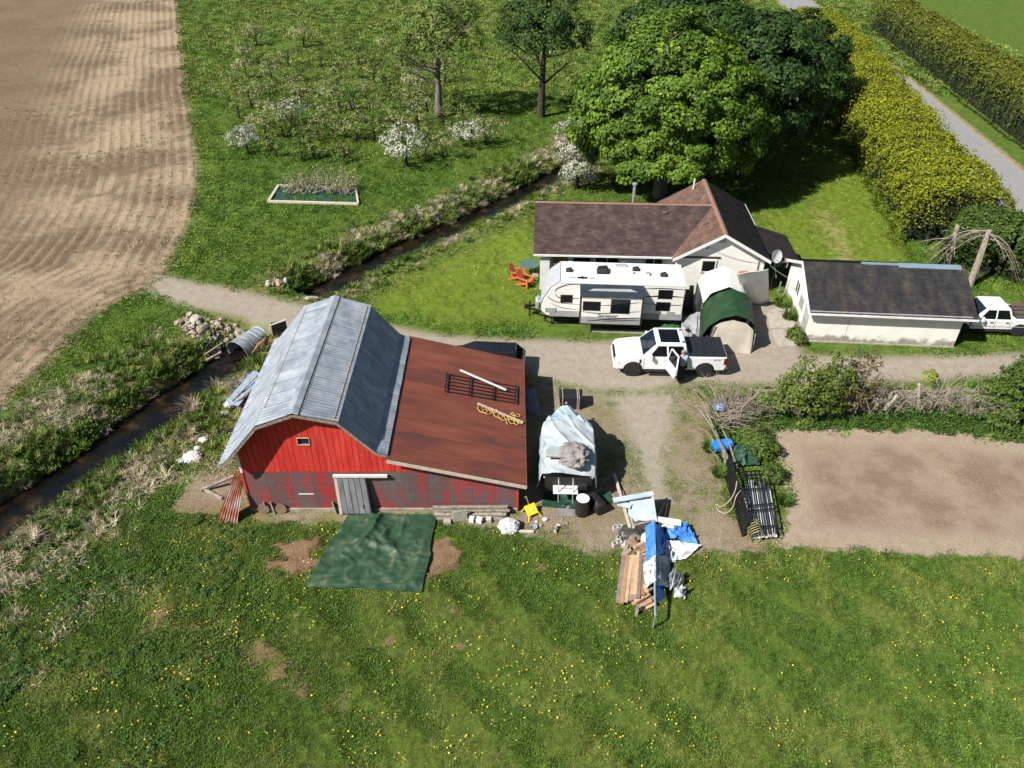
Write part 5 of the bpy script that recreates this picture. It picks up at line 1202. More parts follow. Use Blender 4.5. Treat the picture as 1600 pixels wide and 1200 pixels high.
def branches(rn, base, h, r0, n, spread, up=.55, lean=(0, 0), sub=3, z0=.25):
    """trunk and limbs as one tapered mesh"""
    mb = MB(); top = Vector((lean[0], lean[1], h))
    tr = [Vector((0, 0, -.1)), Vector((lean[0] * .2, lean[1] * .2, h * .3)), Vector((lean[0] * .55, lean[1] * .55, h * .65)), top]
    mb.tube(tr, [r0 * 1.25, r0 * .85, r0 * .5, r0 * .14], 8)
    for i in range(n):
        t = z0 + (1 - z0) * (i + rn.random()) / n * .95; a = rn.uniform(0, 6.283)
        s = tr[1].lerp(tr[2], (t - .3) / .35) if .3 <= t < .65 else (tr[2].lerp(tr[3], (t - .65) / .35) if t >= .65 else tr[0].lerp(tr[1], t / .3))
        ln = spread * rn.uniform(.65, 1.1) * (1 - .45 * max(0, t - .5)); d = Vector((math.cos(a), math.sin(a), up * rn.uniform(.5, 1.4)))
        p1 = s + d * ln * .5 + Vector((rn.uniform(-.1, .1), rn.uniform(-.1, .1), 0)) * ln; p2 = p1 + (d + Vector((rn.uniform(-.4, .4), rn.uniform(-.4, .4), rn.uniform(-.2, .5)))) * ln * .5
        rb = r0 * (.5 - .3 * t)
        mb.tube([s, p1, p2], [rb, rb * .6, rb * .15], 5, False)
        for q in range(sub):
            b = p1.lerp(p2, rn.random() * .8) ; e = b + (d * .5 + Vector((rn.uniform(-.8, .8), rn.uniform(-.8, .8), rn.uniform(-.1, .9)))) * ln * .35
            mb.tube([b, e], [rb * .35, rb * .08], 4, False)
    return mb
def clump_crown(C, Rr, nclump, per, cr, leaf, seed, flat=.6, shell=.55, squash=1.0, low=-.75, zfun=None):
    """leaf clumps spread through a crown: each is a domed rosette, so light and dark break up as on a real tree"""
    r = np.random.RandomState(seed); P_ = []; N_ = []; T_ = []
    C = np.array(C, float); Rr = np.array(Rr, float); k = 0
    while k < nclump:
        d = r.normal(size=3); d /= np.linalg.norm(d)
        if d[2] < low: continue
        rad = shell + (1 - shell) * r.uniform(0, 1) ** .5
        lump = .86 + .28 * vnoise(np.array([d[0] * 2.2 + seed]), np.array([d[1] * 2.2 + d[2] * 2.7]), seed)[0]
        c = C + d * Rr * rad * lump; k += 1
        s = cr * r.uniform(.6, 1.25); n = int(per * (s / cr) ** 1.5)
        dd = r.normal(size=(n, 3)); dd /= np.linalg.norm(dd, axis=1, keepdims=True)
        out = d * np.array([1, 1, .6]) + np.array([0, 0, flat]); out /= np.linalg.norm(out)
        flip = (dd @ out) < -.15; dd[flip] *= -1
        rr_ = s * (.55 + .45 * r.uniform(0, 1, n)) ** 1.0
        p = c + dd * rr_[:, None] * np.array([1, 1, .72])
        P_.append(p); N_.append(dd * .6 + out * .6 + r.normal(size=(n, 3)) * .35)
        T_.append(np.clip(.42 + r.normal(0, .16, n) + (r.uniform() - .5) * .35, 0, 1))
    return np.concatenate(P_), np.concatenate(N_), np.concatenate(T_)

# -- the big maple behind the house and its darker neighbours
def big_tree(name, label, loc, C, Rr, h, r0, nc, per, cr, leaf, mat, seed, bark=BARK, low=-.6, group=None):
    rn = random.Random(seed); t = thing(name, label, 'tree', loc, 0, group)
    branches(rn, None, h, r0, 14, max(Rr) * .85, .6).build('trunk', bark, t, smooth=60)
    P_, N_, T_ = clump_crown(C, Rr, nc, per, cr, leaf, seed, low=low)
    link('crown', leaf_mesh('crown', P_, N_, rs.uniform(.7, 1.3, len(P_)) * leaf, T_, mat), t)
    return t
big_tree('maple_tree', 'huge bright green maple crowding the back of the brown roof', (11.3, 56.0, 0), (0, 0, 6.3), (6.7, 5.6, 6.0), 10.5, .45, 540, 190, .92, .26, L_MAPLE, 21)
big_tree('shade_tree', 'darker green tree to the right of the huge maple, over deep shade', (18.6, 60.5, 0), (0, 0, 6.6), (4.9, 4.6, 5.6), 10, .38, 260, 130, .95, .32, L_DARK, 22, BARKD)
big_tree('shade_tree', 'dark tree behind the huge maple at the top of the picture', (14.5, 68.0, 0), (0, 0, 7.0), (6.5, 4.5, 5.5), 11, .4, 260, 120, 1.1, .36, L_DARK, 23, BARKD)
big_tree('shade_tree', 'dark leafy tree at the head of the golden hedge', (24.8, 71.5, 0), (0, 0, 5.4), (4.6, 4.2, 4.6), 8, .3, 200, 110, 1.0, .34, L_DARK, 24, BARKD)
# blossom tree by the creek
rn = random.Random(5); t = thing('blossom_tree', 'slender white blossom tree between the creek and the huge maple', 'tree', (5.1, 57.6, 0))
branches(rn, None, 5.2, .14, 16, 1.5, .9).build('trunk', BARKD, t, smooth=60)
P_, N_, T_ = clump_crown((0, 0, 3.1), (1.75, 1.6, 3.0), 120, 46, .5, .2, 31, shell=.4, low=-.95)
link('crown', leaf_mesh('crown', P_, N_, rs.uniform(.7, 1.3, len(P_)) * .19, T_ + .18, L_WHITE), t)

# -- orchard
def apple_proto(seed, kind):
    rn = random.Random(seed); r = np.random.RandomState(seed)
    mb = branches(rn, None, 1.75, .10, 9, 1.35, .5, (rn.uniform(-.25, .25), rn.uniform(-.2, .2)), 4, .3)
    n = {'pink': 900, 'white': 1300, 'green': 950, 'thin': 520}[kind]
    P_, N_, T_ = clump_crown((0, 0, 1.55), (1.65, 1.5, .75), n // 22, 22, .4, .2, seed, shell=.2, low=-.7)
    if kind == 'white': T_ = T_ + .22
    if kind == 'pink': T_ = T_ + .14
    if kind == 'green': T_ = T_ * .75
    if kind == 'thin': T_ = T_ + .05
    lm = leaf_mesh('crown', P_, N_, r.uniform(.6, 1.3, len(P_)) * (.17 if kind != 'white' else .16), T_, L_WHITE if kind == 'white' else L_APPLE)
    tm = mb.build('trunk', BARKD, None, smooth=60).data
    bpy.data.objects.remove([o for o in col.objects if o.data == tm][0])
    return tm, lm
PRO = {k: [apple_proto(40 + 7 * i + s, k) for s in range(2)] for i, k in enumerate(('pink', 'white', 'green', 'thin'))}
ORCH = [(388, 241, 'white', 1.0, 'white flowering apple tree standing alone at the left edge of the orchard'),
        (635, 260, 'white', 1.3, 'largest white flowering apple tree, nearest the creek lawn'), (736, 230, 'white', 1.05, 'pale flowering apple tree at the right end of the orchard'),
        (456, 198, 'white', 1.05, 'white flowering apple tree among the back rows'), (492, 250, 'green', 1.15, 'leafy green apple tree in the front orchard row'),
        (537, 256, 'thin', .85, 'small thin pinkish apple tree right of the leafy green one'), (432, 245, 'thin', .8, None), (473, 250, 'green', .8, None), (692, 247, 'pink', .95, None), (665, 243, 'thin', .85, None)]
for row, us in ((218, (410, 448, 500, 528, 562, 590, 618, 668, 708, 756)), (194, (378, 420, 500, 540, 575, 612, 650, 690, 728)), (172, (388, 426, 470, 515, 555, 600, 642, 672, 716)), (152, (372, 415, 462, 520, 566, 610, 652)), (128, (380, 430, 470, 530, 580, 640, 700)), (104, (390, 450, 500, 560, 630)), (78, (400, 470, 540, 600, 660))):
    for u in us: ORCH.append((u + rnd.uniform(-6, 6), row + (u - 550) * .03 + rnd.uniform(-3, 3), rnd.choice(('pink', 'pink', 'thin', 'green', 'pink', 'thin')), rnd.uniform(.85, 1.15), None))
ORD = ('first', 'second', 'third', 'fourth', 'fifth', 'sixth', 'seventh', 'eighth', 'ninth', 'tenth', 'eleventh', 'twelfth')
def orch_label(u, v, k):
    rows = [(235, 300, 'front'), (208, 235, 'second'), (184, 208, 'third'), (163, 184, 'fourth'), (141, 163, 'fifth'), (117, 141, 'sixth'), (92, 117, 'seventh'), (0, 92, 'rearmost')]
    a_, b_, rn_ = [q for q in rows if q[0] <= v < q[1]][0]; us = sorted(o[0] for o in ORCH if a_ <= o[1] < b_)
    return {'pink': 'low pinkish', 'thin': 'thin sparsely leaved', 'green': 'leafy green', 'white': 'white flowering'}[k] + ' apple tree, ' + ORD[us.index(u)] + ' from the left in the ' + rn_ + ' orchard row'
for i, (u, v, k, s, lab) in enumerate(ORCH):
    tm, lm = PRO[k][i % 2]; p = at(u, v); t = thing('apple_tree', lab or orch_label(u, v, k), 'tree', p, rnd.uniform(0, 6.28), 'apple trees of the orchard')
    t.scale = (s, s, s * rnd.uniform(.9, 1.1)); link('trunk', tm, t); link('crown', lm, t)
for (u, v, lab, s_) in ((686, 183, 'tall tree with a pale forked trunk behind the orchard', 3), (845, 183, 'tall tree with dark spreading boughs left of the huge maple', 4)):
    p = at(u, v); t = thing('tall_tree', lab, 'tree', p); rn = random.Random(s_)
    branches(rn, None, 9.5, .34, 16, 4.2, .6, (.3, 0), 5, .3).build('trunk', BARK if s_ == 3 else BARKD, t, smooth=60)
    P_, N_, T_ = clump_crown((0, 0, 7.4), (4.2, 3.8, 3.6), 130, 60, .8, .25, 60 + s_, shell=.35, low=-.35)
    link('crown', leaf_mesh('crown', P_, N_, rs.uniform(.7, 1.3, len(P_)) * .26, T_ * .8, L_APPLE if s_ == 3 else L_DARK), t)

# -- hedges
def hedge(name, label, line, wid, hgt, mat, n, leaf, seed, toptint=.25, lump=.5, sprig=1.0, lowgap=.05, group=None):
    """foliage over the faces of a clipped but uneven body that follows line [(x,y)..]"""
    r = np.random.RandomState(seed); L0 = np.array(line, float); sg = np.diff(L0, axis=0); ln = np.hypot(sg[:, 0], sg[:, 1]); cum = np.concatenate([[0], np.cumsum(ln)])
    s = r.uniform(0, cum[-1], n); k = np.clip(np.searchsorted(cum, s) - 1, 0, len(sg) - 1); d = sg[k] / ln[k][:, None]; base = L0[k] + d * (s - cum[k])[:, None]; nn = np.stack([-d[:, 1], d[:, 0]], 1)
    a = r.uniform(-.08, 1.08, n) * np.pi          # around the section: 0 right foot, pi left foot
    ca, sa = np.cos(a), np.sin(a); e = .55
    tp_ = r.uniform(0, 1, n) < .45; cu = np.sign(r.uniform(-1, 1, n)) * r.uniform(0, 1, n) ** (1 / e); ca = np.where(tp_, cu, ca); sa = np.where(tp_, np.sqrt(1 - cu ** 2), sa)
    x = np.sign(ca) * np.abs(ca) ** e * wid / 2; z = np.maximum(sa, 0) ** e * hgt
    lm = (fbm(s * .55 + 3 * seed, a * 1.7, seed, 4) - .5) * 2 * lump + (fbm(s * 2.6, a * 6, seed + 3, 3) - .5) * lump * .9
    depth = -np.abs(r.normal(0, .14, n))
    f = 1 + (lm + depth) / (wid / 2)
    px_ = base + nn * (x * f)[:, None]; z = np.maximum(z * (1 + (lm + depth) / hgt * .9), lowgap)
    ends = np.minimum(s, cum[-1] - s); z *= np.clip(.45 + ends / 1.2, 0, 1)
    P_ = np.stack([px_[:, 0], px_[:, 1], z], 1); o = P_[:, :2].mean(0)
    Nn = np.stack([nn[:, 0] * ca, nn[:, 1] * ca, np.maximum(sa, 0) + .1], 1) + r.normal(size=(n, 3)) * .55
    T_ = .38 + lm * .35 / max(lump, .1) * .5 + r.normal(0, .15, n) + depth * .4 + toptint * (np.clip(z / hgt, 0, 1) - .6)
    t = thing(name, label, 'hedge', (o[0], o[1], 0), 0, group); P_[:, 0] -= o[0]; P_[:, 1] -= o[1]
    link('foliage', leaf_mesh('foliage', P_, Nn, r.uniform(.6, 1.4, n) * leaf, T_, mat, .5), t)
    mb = MB()      # the stems and dense heart that stop the eye
    for j in range(len(L0) - 1):
        p, q = Vector((*L0[j], 0)), Vector((*L0[j + 1], 0)); m = max(2, int((q - p).length / 1.0)); off = Vector((o[0], o[1], 0)); ax = (q - p).normalized(); sd2 = Vector((-ax.y, ax.x, 0))
        for i in range(m):
            c = p.lerp(q, (i + .5) / m) - off
            for w_ in (-.22, .22): mb.tube([c + sd2 * wid * w_, c + sd2 * wid * w_ * 1.2 + Vector((0, 0, hgt * .8))], [.09, .02], 5)
    mb.build('stems', BARKD, t, smooth=60)
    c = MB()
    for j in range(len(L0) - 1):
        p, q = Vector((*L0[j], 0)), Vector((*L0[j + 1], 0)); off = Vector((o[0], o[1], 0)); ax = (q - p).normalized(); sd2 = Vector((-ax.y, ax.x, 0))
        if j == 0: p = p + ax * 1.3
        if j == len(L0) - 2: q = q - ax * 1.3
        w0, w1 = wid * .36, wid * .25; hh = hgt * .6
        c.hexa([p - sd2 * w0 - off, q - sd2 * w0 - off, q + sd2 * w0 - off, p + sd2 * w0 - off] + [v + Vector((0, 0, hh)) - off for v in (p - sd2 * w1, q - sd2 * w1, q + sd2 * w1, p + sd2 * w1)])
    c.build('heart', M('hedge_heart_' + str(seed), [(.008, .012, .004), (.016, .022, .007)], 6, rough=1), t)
    return t
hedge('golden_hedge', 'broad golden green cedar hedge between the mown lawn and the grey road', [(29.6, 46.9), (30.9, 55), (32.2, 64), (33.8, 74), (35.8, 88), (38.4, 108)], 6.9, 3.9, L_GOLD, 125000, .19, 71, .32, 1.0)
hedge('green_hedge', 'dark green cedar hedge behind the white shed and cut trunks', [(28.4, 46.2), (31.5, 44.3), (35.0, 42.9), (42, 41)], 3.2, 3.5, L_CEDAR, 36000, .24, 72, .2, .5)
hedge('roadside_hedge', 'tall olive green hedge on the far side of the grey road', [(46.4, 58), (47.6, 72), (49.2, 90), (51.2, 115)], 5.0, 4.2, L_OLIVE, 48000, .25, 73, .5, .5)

# -- single shrubs
def shrub(name, label, loc, C, Rr, nc, per, cr, leaf, mat, seed, tint=0.0, stems=8, h=1.6, group=None, cat='shrub'):
    rn = random.Random(seed); t = thing(name, label, cat, loc, 0, group)
    mb = MB()
    for i in range(stems):
        a = rn.uniform(0, 6.28); e = Vector((math.cos(a) * Rr[0] * .6, math.sin(a) * Rr[1] * .6, h * rn.uniform(.7, 1.1)))
        mb.tube([(math.cos(a) * .08, math.sin(a) * .08, -.05), e * .5 + Vector((0, 0, .15)), e], [.035, .025, .008], 5, False)
    mb.build('stems', BARK, t, smooth=60)
    P_, N_, T_ = clump_crown(C, Rr, nc, per, cr, leaf, seed, shell=.3, low=-.9); P_[:, 2] = np.maximum(P_[:, 2], .02)
    link('foliage', leaf_mesh('foliage', P_, N_, rs.uniform(.6, 1.35, len(P_)) * leaf, T_ + tint, mat), t); return t
shrub('leafy_shrub', 'broad bushy green shrub, leftmost of three by the driveway fence', at(1250, 652), (0, 0, 1.65), (1.3, .95, 1.85), 105, 32, .38, .15, L_SHRUB, 81, .22, 9, 3.4)
shrub('leafy_shrub', 'narrow deep green upright shrub, middle of three by the driveway', at(1287, 652), (0, 0, 1.95), (.8, .75, 1.95), 75, 36, .36, .15, L_SHRUB, 82, .0, 7, 3.6)
shrub('leafy_shrub', 'bronze leaved open shrub, rightmost of three by the driveway', at(1326, 652), (0, 0, 2.1), (.75, .65, 2.1), 50, 26, .34, .15, L_RED, 83, .2, 7, 4.0)
shrub('round_shrub', 'small green shrub left of the broad bushy one on the fence line', at(1195, 640), (0, 0, .65), (.8, .6, .6), 36, 40, .3, .14, L_SHRUB, 84, .1, 6, 1.1)
shrub('round_shrub', 'low dark shrub at the fence line beside the big right cedar', at(1535, 640), (0, 0, .75), (1.0, .7, .8), 44, 40, .34, .15, L_SHRUB, 85, -.1, 6, 1.3)
shrub('round_shrub', 'dark green rounded shrub at the corner of the dirt garden', at(1186, 708), (0, 0, .5), (.75, .75, .55), 40, 44, .3, .13, L_CEDAR, 86, .2, 6, .8)
shrub('round_shrub', 'small green bush sprouting through the black fence panel', at(1203, 752), (0, 0, .45), (.45, .4, .45), 26, 40, .24, .12, L_CEDAR, 87, .22, 5, .7)
shrub('round_shrub', 'low leafy bush in the foundation bed at the white shed corner', at(1244, 534), (0, 0, .35), (.45, .7, .4), 30, 44, .26, .13, L_SHRUB, 88, .1, 5, .6)
shrub('round_shrub', 'tall weedy bush at the garden corner by the green cloth heap', at(1172, 690), (0, 0, .45), (.5, .6, .5), 26, 40, .28, .12, L_SHRUB, 93, .0, 5, .7)
p = at(1432, 640); t = thing('sapling', 'bright lime green sapling rising from the twiggy thicket', 'sapling', p)
MB().tube([(0, 0, 0), (.03, 0, 1.2), (0, .02, 2.25)], [.03, .022, .01], 6).build('stem', BARK, t)
P_, N_, T_ = clump_crown((0, 0, 1.95), (.32, .3, .4), 9, 16, .17, .16, 89, shell=.5); link('leaves', leaf_mesh('leaves', P_, N_, .2, T_ + .5, leafmat('lime_leaf', [((.10, .17, .015), 0), ((.25, .34, .03), 1)], .3)), t)
# right hand cedar: drooping sprays on a cone
def cedar(label, loc, rad, h, n, seed, mat=L_CEDAR):
    r = np.random.RandomState(seed); t = thing('cedar_tree', label, 'tree', loc)
    MB().tube([(0, 0, -.1), (0, 0, h * .5), (0, 0, h * .97)], [.16, .1, .02], 8).build('trunk', BARKD, t, smooth=60)
    nb = 150; P_ = []; N_ = []; T_ = []
    for i in range(nb):
        q = (i + .5) / nb; z = h * (.04 + .93 * q); R_ = rad * (1 - q) ** .6 * r.uniform(.78, 1.12) + .1; a = i * 2.39996 + r.uniform(-.3, .3)
        m = int(n / nb); u_ = r.uniform(.35, 1, m) ** .7; w_ = r.normal(0, .17, m) * (.5 + u_)
        d = np.array([np.cos(a), np.sin(a)]); pe = np.array([-d[1], d[0]])
        xy = d[None] * (u_ * R_)[:, None] + pe[None] * w_[:, None]; zz = z + .25 * u_ - .55 * u_ ** 2 * R_ / max(rad, .1) + r.normal(0, .06, m)
        P_.append(np.column_stack([xy, np.maximum(zz, .03)])); N_.append(np.column_stack([np.tile(d, (m, 1)) * .5, np.full(m, .7)]) + r.normal(size=(m, 3)) * .4)
        T_.append(np.clip(.12 + .5 * u_ + r.normal(0, .13, m), 0, 1))
    link('crown', leaf_mesh('crown', np.concatenate(P_), np.concatenate(N_), r.uniform(.6, 1.3, sum(map(len, P_))) * .19, np.concatenate(T_), mat, .45), t)
cedar('dense green cedar at the right edge beside the driveway', at(1592, 654), 2.1, 4.7, 17000, 91)
cedar('low green cedar just behind the dense one at the right edge', (26.6, 29.3, 0), 1.8, 3.4, 11000, 92)

# -- cut cedar trunks with dead boughs
for (u0, v0, u1, v1, lab, sd_) in ((1479, 414, 1497, 352, 'pale straight cut trunk behind the blue ridge flashing', 3), (1515, 446, 1546, 360, 'mottled cut trunk with dead boughs drooping like a parasol', 4)):
    b = at(u0, v0); tp = at_plane(u1, v1, b, (0, 1, 0)); t = thing('cut_trunk', lab, 'tree trunk', b, 0, 'cut trunks behind the shed'); tp = tp - b; rn = random.Random(sd_)
    MB().tube([(0, 0, -.1), tp * .5, tp], [.22, .19, .15], 10).build('trunk', M('pale_bark_%d' % sd_, [(.22, .17, .14), (.36, .30, .26), (.12, .09, .07)], 5, rough=.95, stretch=(1, 1, .5)), t, smooth=60)
    mb = MB()
    for i in range(16 if sd_ == 4 else 11):
        a = (rn.uniform(2.2, 4.4) if sd_ == 3 and i % 4 else rn.uniform(0, 6.28)); z = tp * (rn.uniform(.45, .98) if sd_ == 3 else rn.uniform(.86, 1.0)); ln = rn.uniform(1.3, 2.6); dr_ = rn.uniform(.25, .6) if sd_ == 3 else rn.uniform(.6, 1.3)
        d = Vector((math.cos(a), math.sin(a), 0)); pts = [z + d * ln * q + Vector((0, 0, .1 * ln * q - dr_ * ln * q * q * .8)) for q in (0, .25, .5, .75, 1)]
        mb.tube(pts, [.035, .03, .024, .016, .006], 5, False)
        for q in range(4):
            s = pts[2].lerp(pts[4], rn.random()); mb.tube([s, s + Vector((rn.uniform(-.4, .4), rn.uniform(-.4, .4), rn.uniform(-.35, .1)))], [.012, .004], 4, False)
    mb.build('dead_boughs', DEADW, t, smooth=60)

# -- brambles and the old rail fence along the drive
fn_ = thing('rail_fence', 'old grey split rail fence lost in brambles along the driveway', 'fence', (17, 29.75, 0))
for i in range(9):
    x = 11.6 + i * 1.6 - 17; MB().bar((x, rnd.uniform(-.05, .05), -.1), (x + rnd.uniform(-.06, .06), rnd.uniform(-.05, .05), 1.25), .13).build('post', GREYWOOD, fn_)
    if i < 8:
        for z in (.35, .72, 1.08): MB().bar((x - .1, .06, z + rnd.uniform(-.06, .06)), (x + 1.7, .06, z + rnd.uniform(-.06, .06)), .07, .1).build('rail', GREYWOOD, fn_)
def thicket(name, label, loc, n, sx, sy, h, seed, mat=DEADW, r=.012, cat='thicket', arch_=True):
    rn = random.Random(seed); t = thing(name, label, cat, loc); mb = MB()
    for i in range(n):
        b = Vector((rn.uniform(-sx, sx), rn.uniform(-sy, sy), 0)); a = rn.uniform(0, 6.28); d = Vector((math.cos(a), math.sin(a), 0)); l = h * rn.uniform(.5, 1.2)
        pts = [b, b + d * l * .15 + Vector((0, 0, l * .55)), b + d * l * .45 + Vector((0, 0, l * .9)), b + d * l * .85 + Vector((0, 0, l * rn.uniform(.6, 1.05)))]
        mb.tube(pts, [r * 1.3, r, r * .8, r * .3], 4, False)
        for q in range(3):
            s = pts[1].lerp(pts[3], rn.random()); mb.tube([s, s + Vector((rn.uniform(-.4, .4), rn.uniform(-.4, .4), rn.uniform(-.1, .4))) * h * .5], [r * .6, r * .25], 3, False)
    mb.build('twigs', mat, t, smooth=60); return t
thicket('bramble_thicket', 'grey leafless bramble thicket over the old rail fence', (19.2, 29.5, 0), 170, 2.9, 0.55, 1.75, 101)
thicket('bramble_thicket', 'brown twiggy thicket left of the broad bushy shrub', (12.3, 29.4, 0), 130, 1.5, .5, 1.15, 102)
thicket('bramble_thicket', 'sparse brown twigs between the thicket and the right cedar', (22.9, 29.3, 0), 70, 1.0, .5, 1.3, 103)
for i, (u0, v0, u1, v1) in enumerate(((1378, 648, 1394, 612), (1368, 648, 1372, 622), (1374, 650, 1402, 618), (1434, 650, 1436, 600))):
    a = at(u0, v0); b = at_plane(u1, v1, a, (0, 1, 0)); tag(MB().bar(a, b, .09).build('leaning_pole', PALEWOOD), ('pale pole leaning right out of the bramble thicket', 'short upright pale pole in the bramble thicket', 'longest pale pole leaning right in the brambles', 'pale post beside the lime green sapling')[i], 'pole')
# the brush heap with its bare trunk
bp_ = thing('brush_heap', 'big heap of dead grey branches and a fallen bare tree by the blue barrel', 'brush heap', at(1130, 665))
rn = random.Random(9); mb = MB(); o = at(1130, 665)
hub = Vector((0, 0, .7))
for i in range(210):
    a = rn.gauss(1.5, 1.0); el = rn.uniform(.05, 1.0); l = rn.uniform(.8, 2.3)
    if rn.random() < .45: a = rn.gauss(-.1, .5); l = rn.uniform(.7, 1.8); el = rn.uniform(-.1, .35)
    s = hub + Vector((rn.uniform(-.5, .5), rn.uniform(-.6, .9), rn.uniform(-.5, .3))); d = Vector((math.cos(a) * math.cos(el), math.sin(a) * math.cos(el), math.sin(el)))
    m = s + d * l * .5 + Vector((rn.uniform(-.1, .1), rn.uniform(-.1, .1), rn.uniform(0, .12))); e = m + (d + Vector((rn.uniform(-.3, .3), rn.uniform(-.3, .3), rn.uniform(-.2, .3)))) * l * .5
    k = rn.uniform(.008, .02); mb.tube([s, m, e], [k, k * .7, k * .3], 4, False)
    for q in range(2): c = s.lerp(e, rn.uniform(.3, .9)); mb.tube([c, c + Vector((rn.uniform(-.35, .35), rn.uniform(-.35, .35), rn.uniform(0, .35)))], [k * .5, k * .2], 3, False)
mb.build('branches', DEADW, bp_, smooth=60)
for (u0, v0, u1, v1, r_) in ((1146, 738, 1112, 668, .1), (1136, 734, 1118, 672, .07), (1128, 728, 1108, 700, .05), (1152, 732, 1126, 664, .06)):
    a = at(u0, v0, .12); b = at(u1, v1, .75); MB().tube([a, a.lerp(b, .5) + Vector((.04, 0, .06)), b], [r_, r_ * .8, r_ * .45], 7).build('fallen_stem', BARK, bp_, world=True, smooth=60)
for (u0, v0, u1, v1) in ((1120, 680, 1072, 622), (1116, 690, 1086, 668), (1118, 676, 1078, 600)):
    a = at(u0, v0, .6); b = at(u1, v1, 1.0); MB().tube([a, a.lerp(b, .5) + Vector((0, 0, .25)), b], [.03, .02, .006], 5).build('long_branch', DEADW, bp_, world=True, smooth=60)
# ================================================================== GROUND COVER
G_LAWN = leafmat('lawn_blades', [((.055, .09, .014), 0), ((.155, .215, .032), .5), ((.25, .285, .06), .85), ((.36, .34, .13), 1)], .2, .28)
G_LUSH = leafmat('lush_blades', [((.035, .075, .012), 0), ((.085, .16, .022), .5), ((.155, .245, .04), 1)], .2, .28)
G_STRAW = leafmat('straw_blades', [((.18, .145, .09), 0), ((.4, .335, .22), .5), ((.6, .53, .39), 1)], .15, .2)
G_WEED = leafmat('weed_leaves', [((.022, .05, .010), 0), ((.05, .11, .018), .5), ((.12, .19, .03), 1)], .2, .2)
YEL = M('dandelion', [(.62, .5, .03), (.72, .62, .08)], 5, rough=.8)
SOILM = M('soil_clod', [(.2, .14, .09), (.34, .25, .165)], 4, rough=1, rand=.2)
STONE = M('field_stone', [(.2, .165, .125), (.33, .28, .22), (.42, .38, .32)], 4, 6, .9, 0, .4, 12, rand=.22)
def bxpts(n, x0, x1, y0, y1, seed):
    r = np.random.RandomState(seed); return r.uniform(x0, x1, n), r.uniform(y0, y1, n), r
TARPP = px([(474, 918), (661, 926), (683, 806), (546, 806)]); HEAPP = px([(965, 935), (1022, 950), (1046, 925), (1048, 880), (1090, 855), (1070, 815), (985, 815)])
def free(X, Y, m):
    """grass keeps off tracks, plots, water and buildings"""
    ok = (m['sd_field'] < -.15) & (m['sd_gravel'] < -.1) & (m['sd_garden'] < (fbm(X * 1.6, Y * 1.6, 66) - .55) * 1.3) & (m['sd_road'] < -.4) & (m['sd_yard'] < -.1) & (m['cr'] > .25)
    for (x0, x1, y0, y1) in ((-11.1, .5, 22.7, 31.3), (1.6, 17.5, 40.6, 49.5), (16.2, 25, 35, 41.5), (1.5, 9.6, 36.2, 40), (10.3, 13.3, 34.6, 40.3)): ok &= ~((X > x0) & (X < x1) & (Y > y0) & (Y < y1))
    ok &= (poly_sd(X, Y, TARPP) < -.02) & (poly_sd(X, Y, HEAPP) < 0)
    return ok
def z3(X, Y): return np.column_stack([X, Y, ground_z(X, Y)])
# near lawn
X, Y, r = bxpts(26000, -27, 27, 11.5, 24, 201); m = masks(X, Y); bare = m['bare'] > .1
k = free(X, Y, m) & ~(bare & (r.uniform(0, 1, len(X)) < .6)) & (m['spot'] < .02)
X, Y = X[k], Y[k]; mw = mow(X, Y) * np.clip((21.5 - Y) / 3, 0, 1) * np.clip((X + 9) / 4, .15, 1); s_ = (.42 + .85 * fbm(X * .8, Y * .8, 33) * r.uniform(.6, 1.3, len(X))) * (1.12 - .4 * mw) * np.where(X < -9, 1.15, .95)
kinds = np.where(fbm(X * .6, Y * .6, 41) + r.normal(0, .07, len(X)) + .24 * (mw - .42) > .5, r.randint(0, 2, len(X)), 2 + r.randint(0, 2, len(X)))
scatter('lawn_grass', z3(X, Y), [blade_mesh('lawn_tuft', G_LAWN, 64, .3, .10, .022, .9, 1), blade_mesh('lawn_tuft', G_LAWN, 60, .3, .12, .024, 1.0, 2, (.2, 1)), blade_mesh('lawn_tuft', G_LUSH, 64, .3, .13, .026, .8, 3), blade_mesh('lawn_tuft', G_LUSH, 60, .26, .11, .03, .8, 4, (.1, 1))], s_, 'rough green foreground lawn grass', 'grass', kinds)
# middle and far lawns
X, Y, r = bxpts(15000, -36, 36, 24, 84, 202); m = masks(X, Y); k = free(X, Y, m) & (np.abs(X) < Y * .75 + 3); X, Y = X[k], Y[k]; lw = m['lawn'][k]
s_ = (.75 + .75 * fbm(X * .4, Y * .4, 35)) * np.where(lw > .5, .6, 1.0)
kinds = np.where(fbm(X * .3, Y * .3, 44) + r.normal(0, .05, len(X)) > .5, 0, 1); kinds = np.where(lw > .5, 2, kinds)
G_ORCH = leafmat('orchard_blades', [((.028, .075, .008), 0), ((.075, .17, .014), .5), ((.14, .25, .03), 1)], .2, .28)
G_ORCH2 = leafmat('orchard_blades_light', [((.045, .10, .010), 0), ((.12, .21, .02), .5), ((.2, .28, .045), 1)], .2, .25)
G_MOWN = leafmat('mown_blades', [((.08, .13, .014), 0), ((.19, .255, .024), .5), ((.31, .33, .07), 1)], .2, .2)
scatter('lawn_grass', z3(X, Y), [blade_mesh('lawn_tuft', G_ORCH2, 70, .6, .12, .045, .9, 5), blade_mesh('lawn_tuft', G_ORCH, 70, .6, .13, .045, .9, 6), blade_mesh('lawn_tuft', G_MOWN, 60, .55, .13, .05, .9, 7)], s_, 'green grass of the orchard and house lawns', 'grass', kinds)
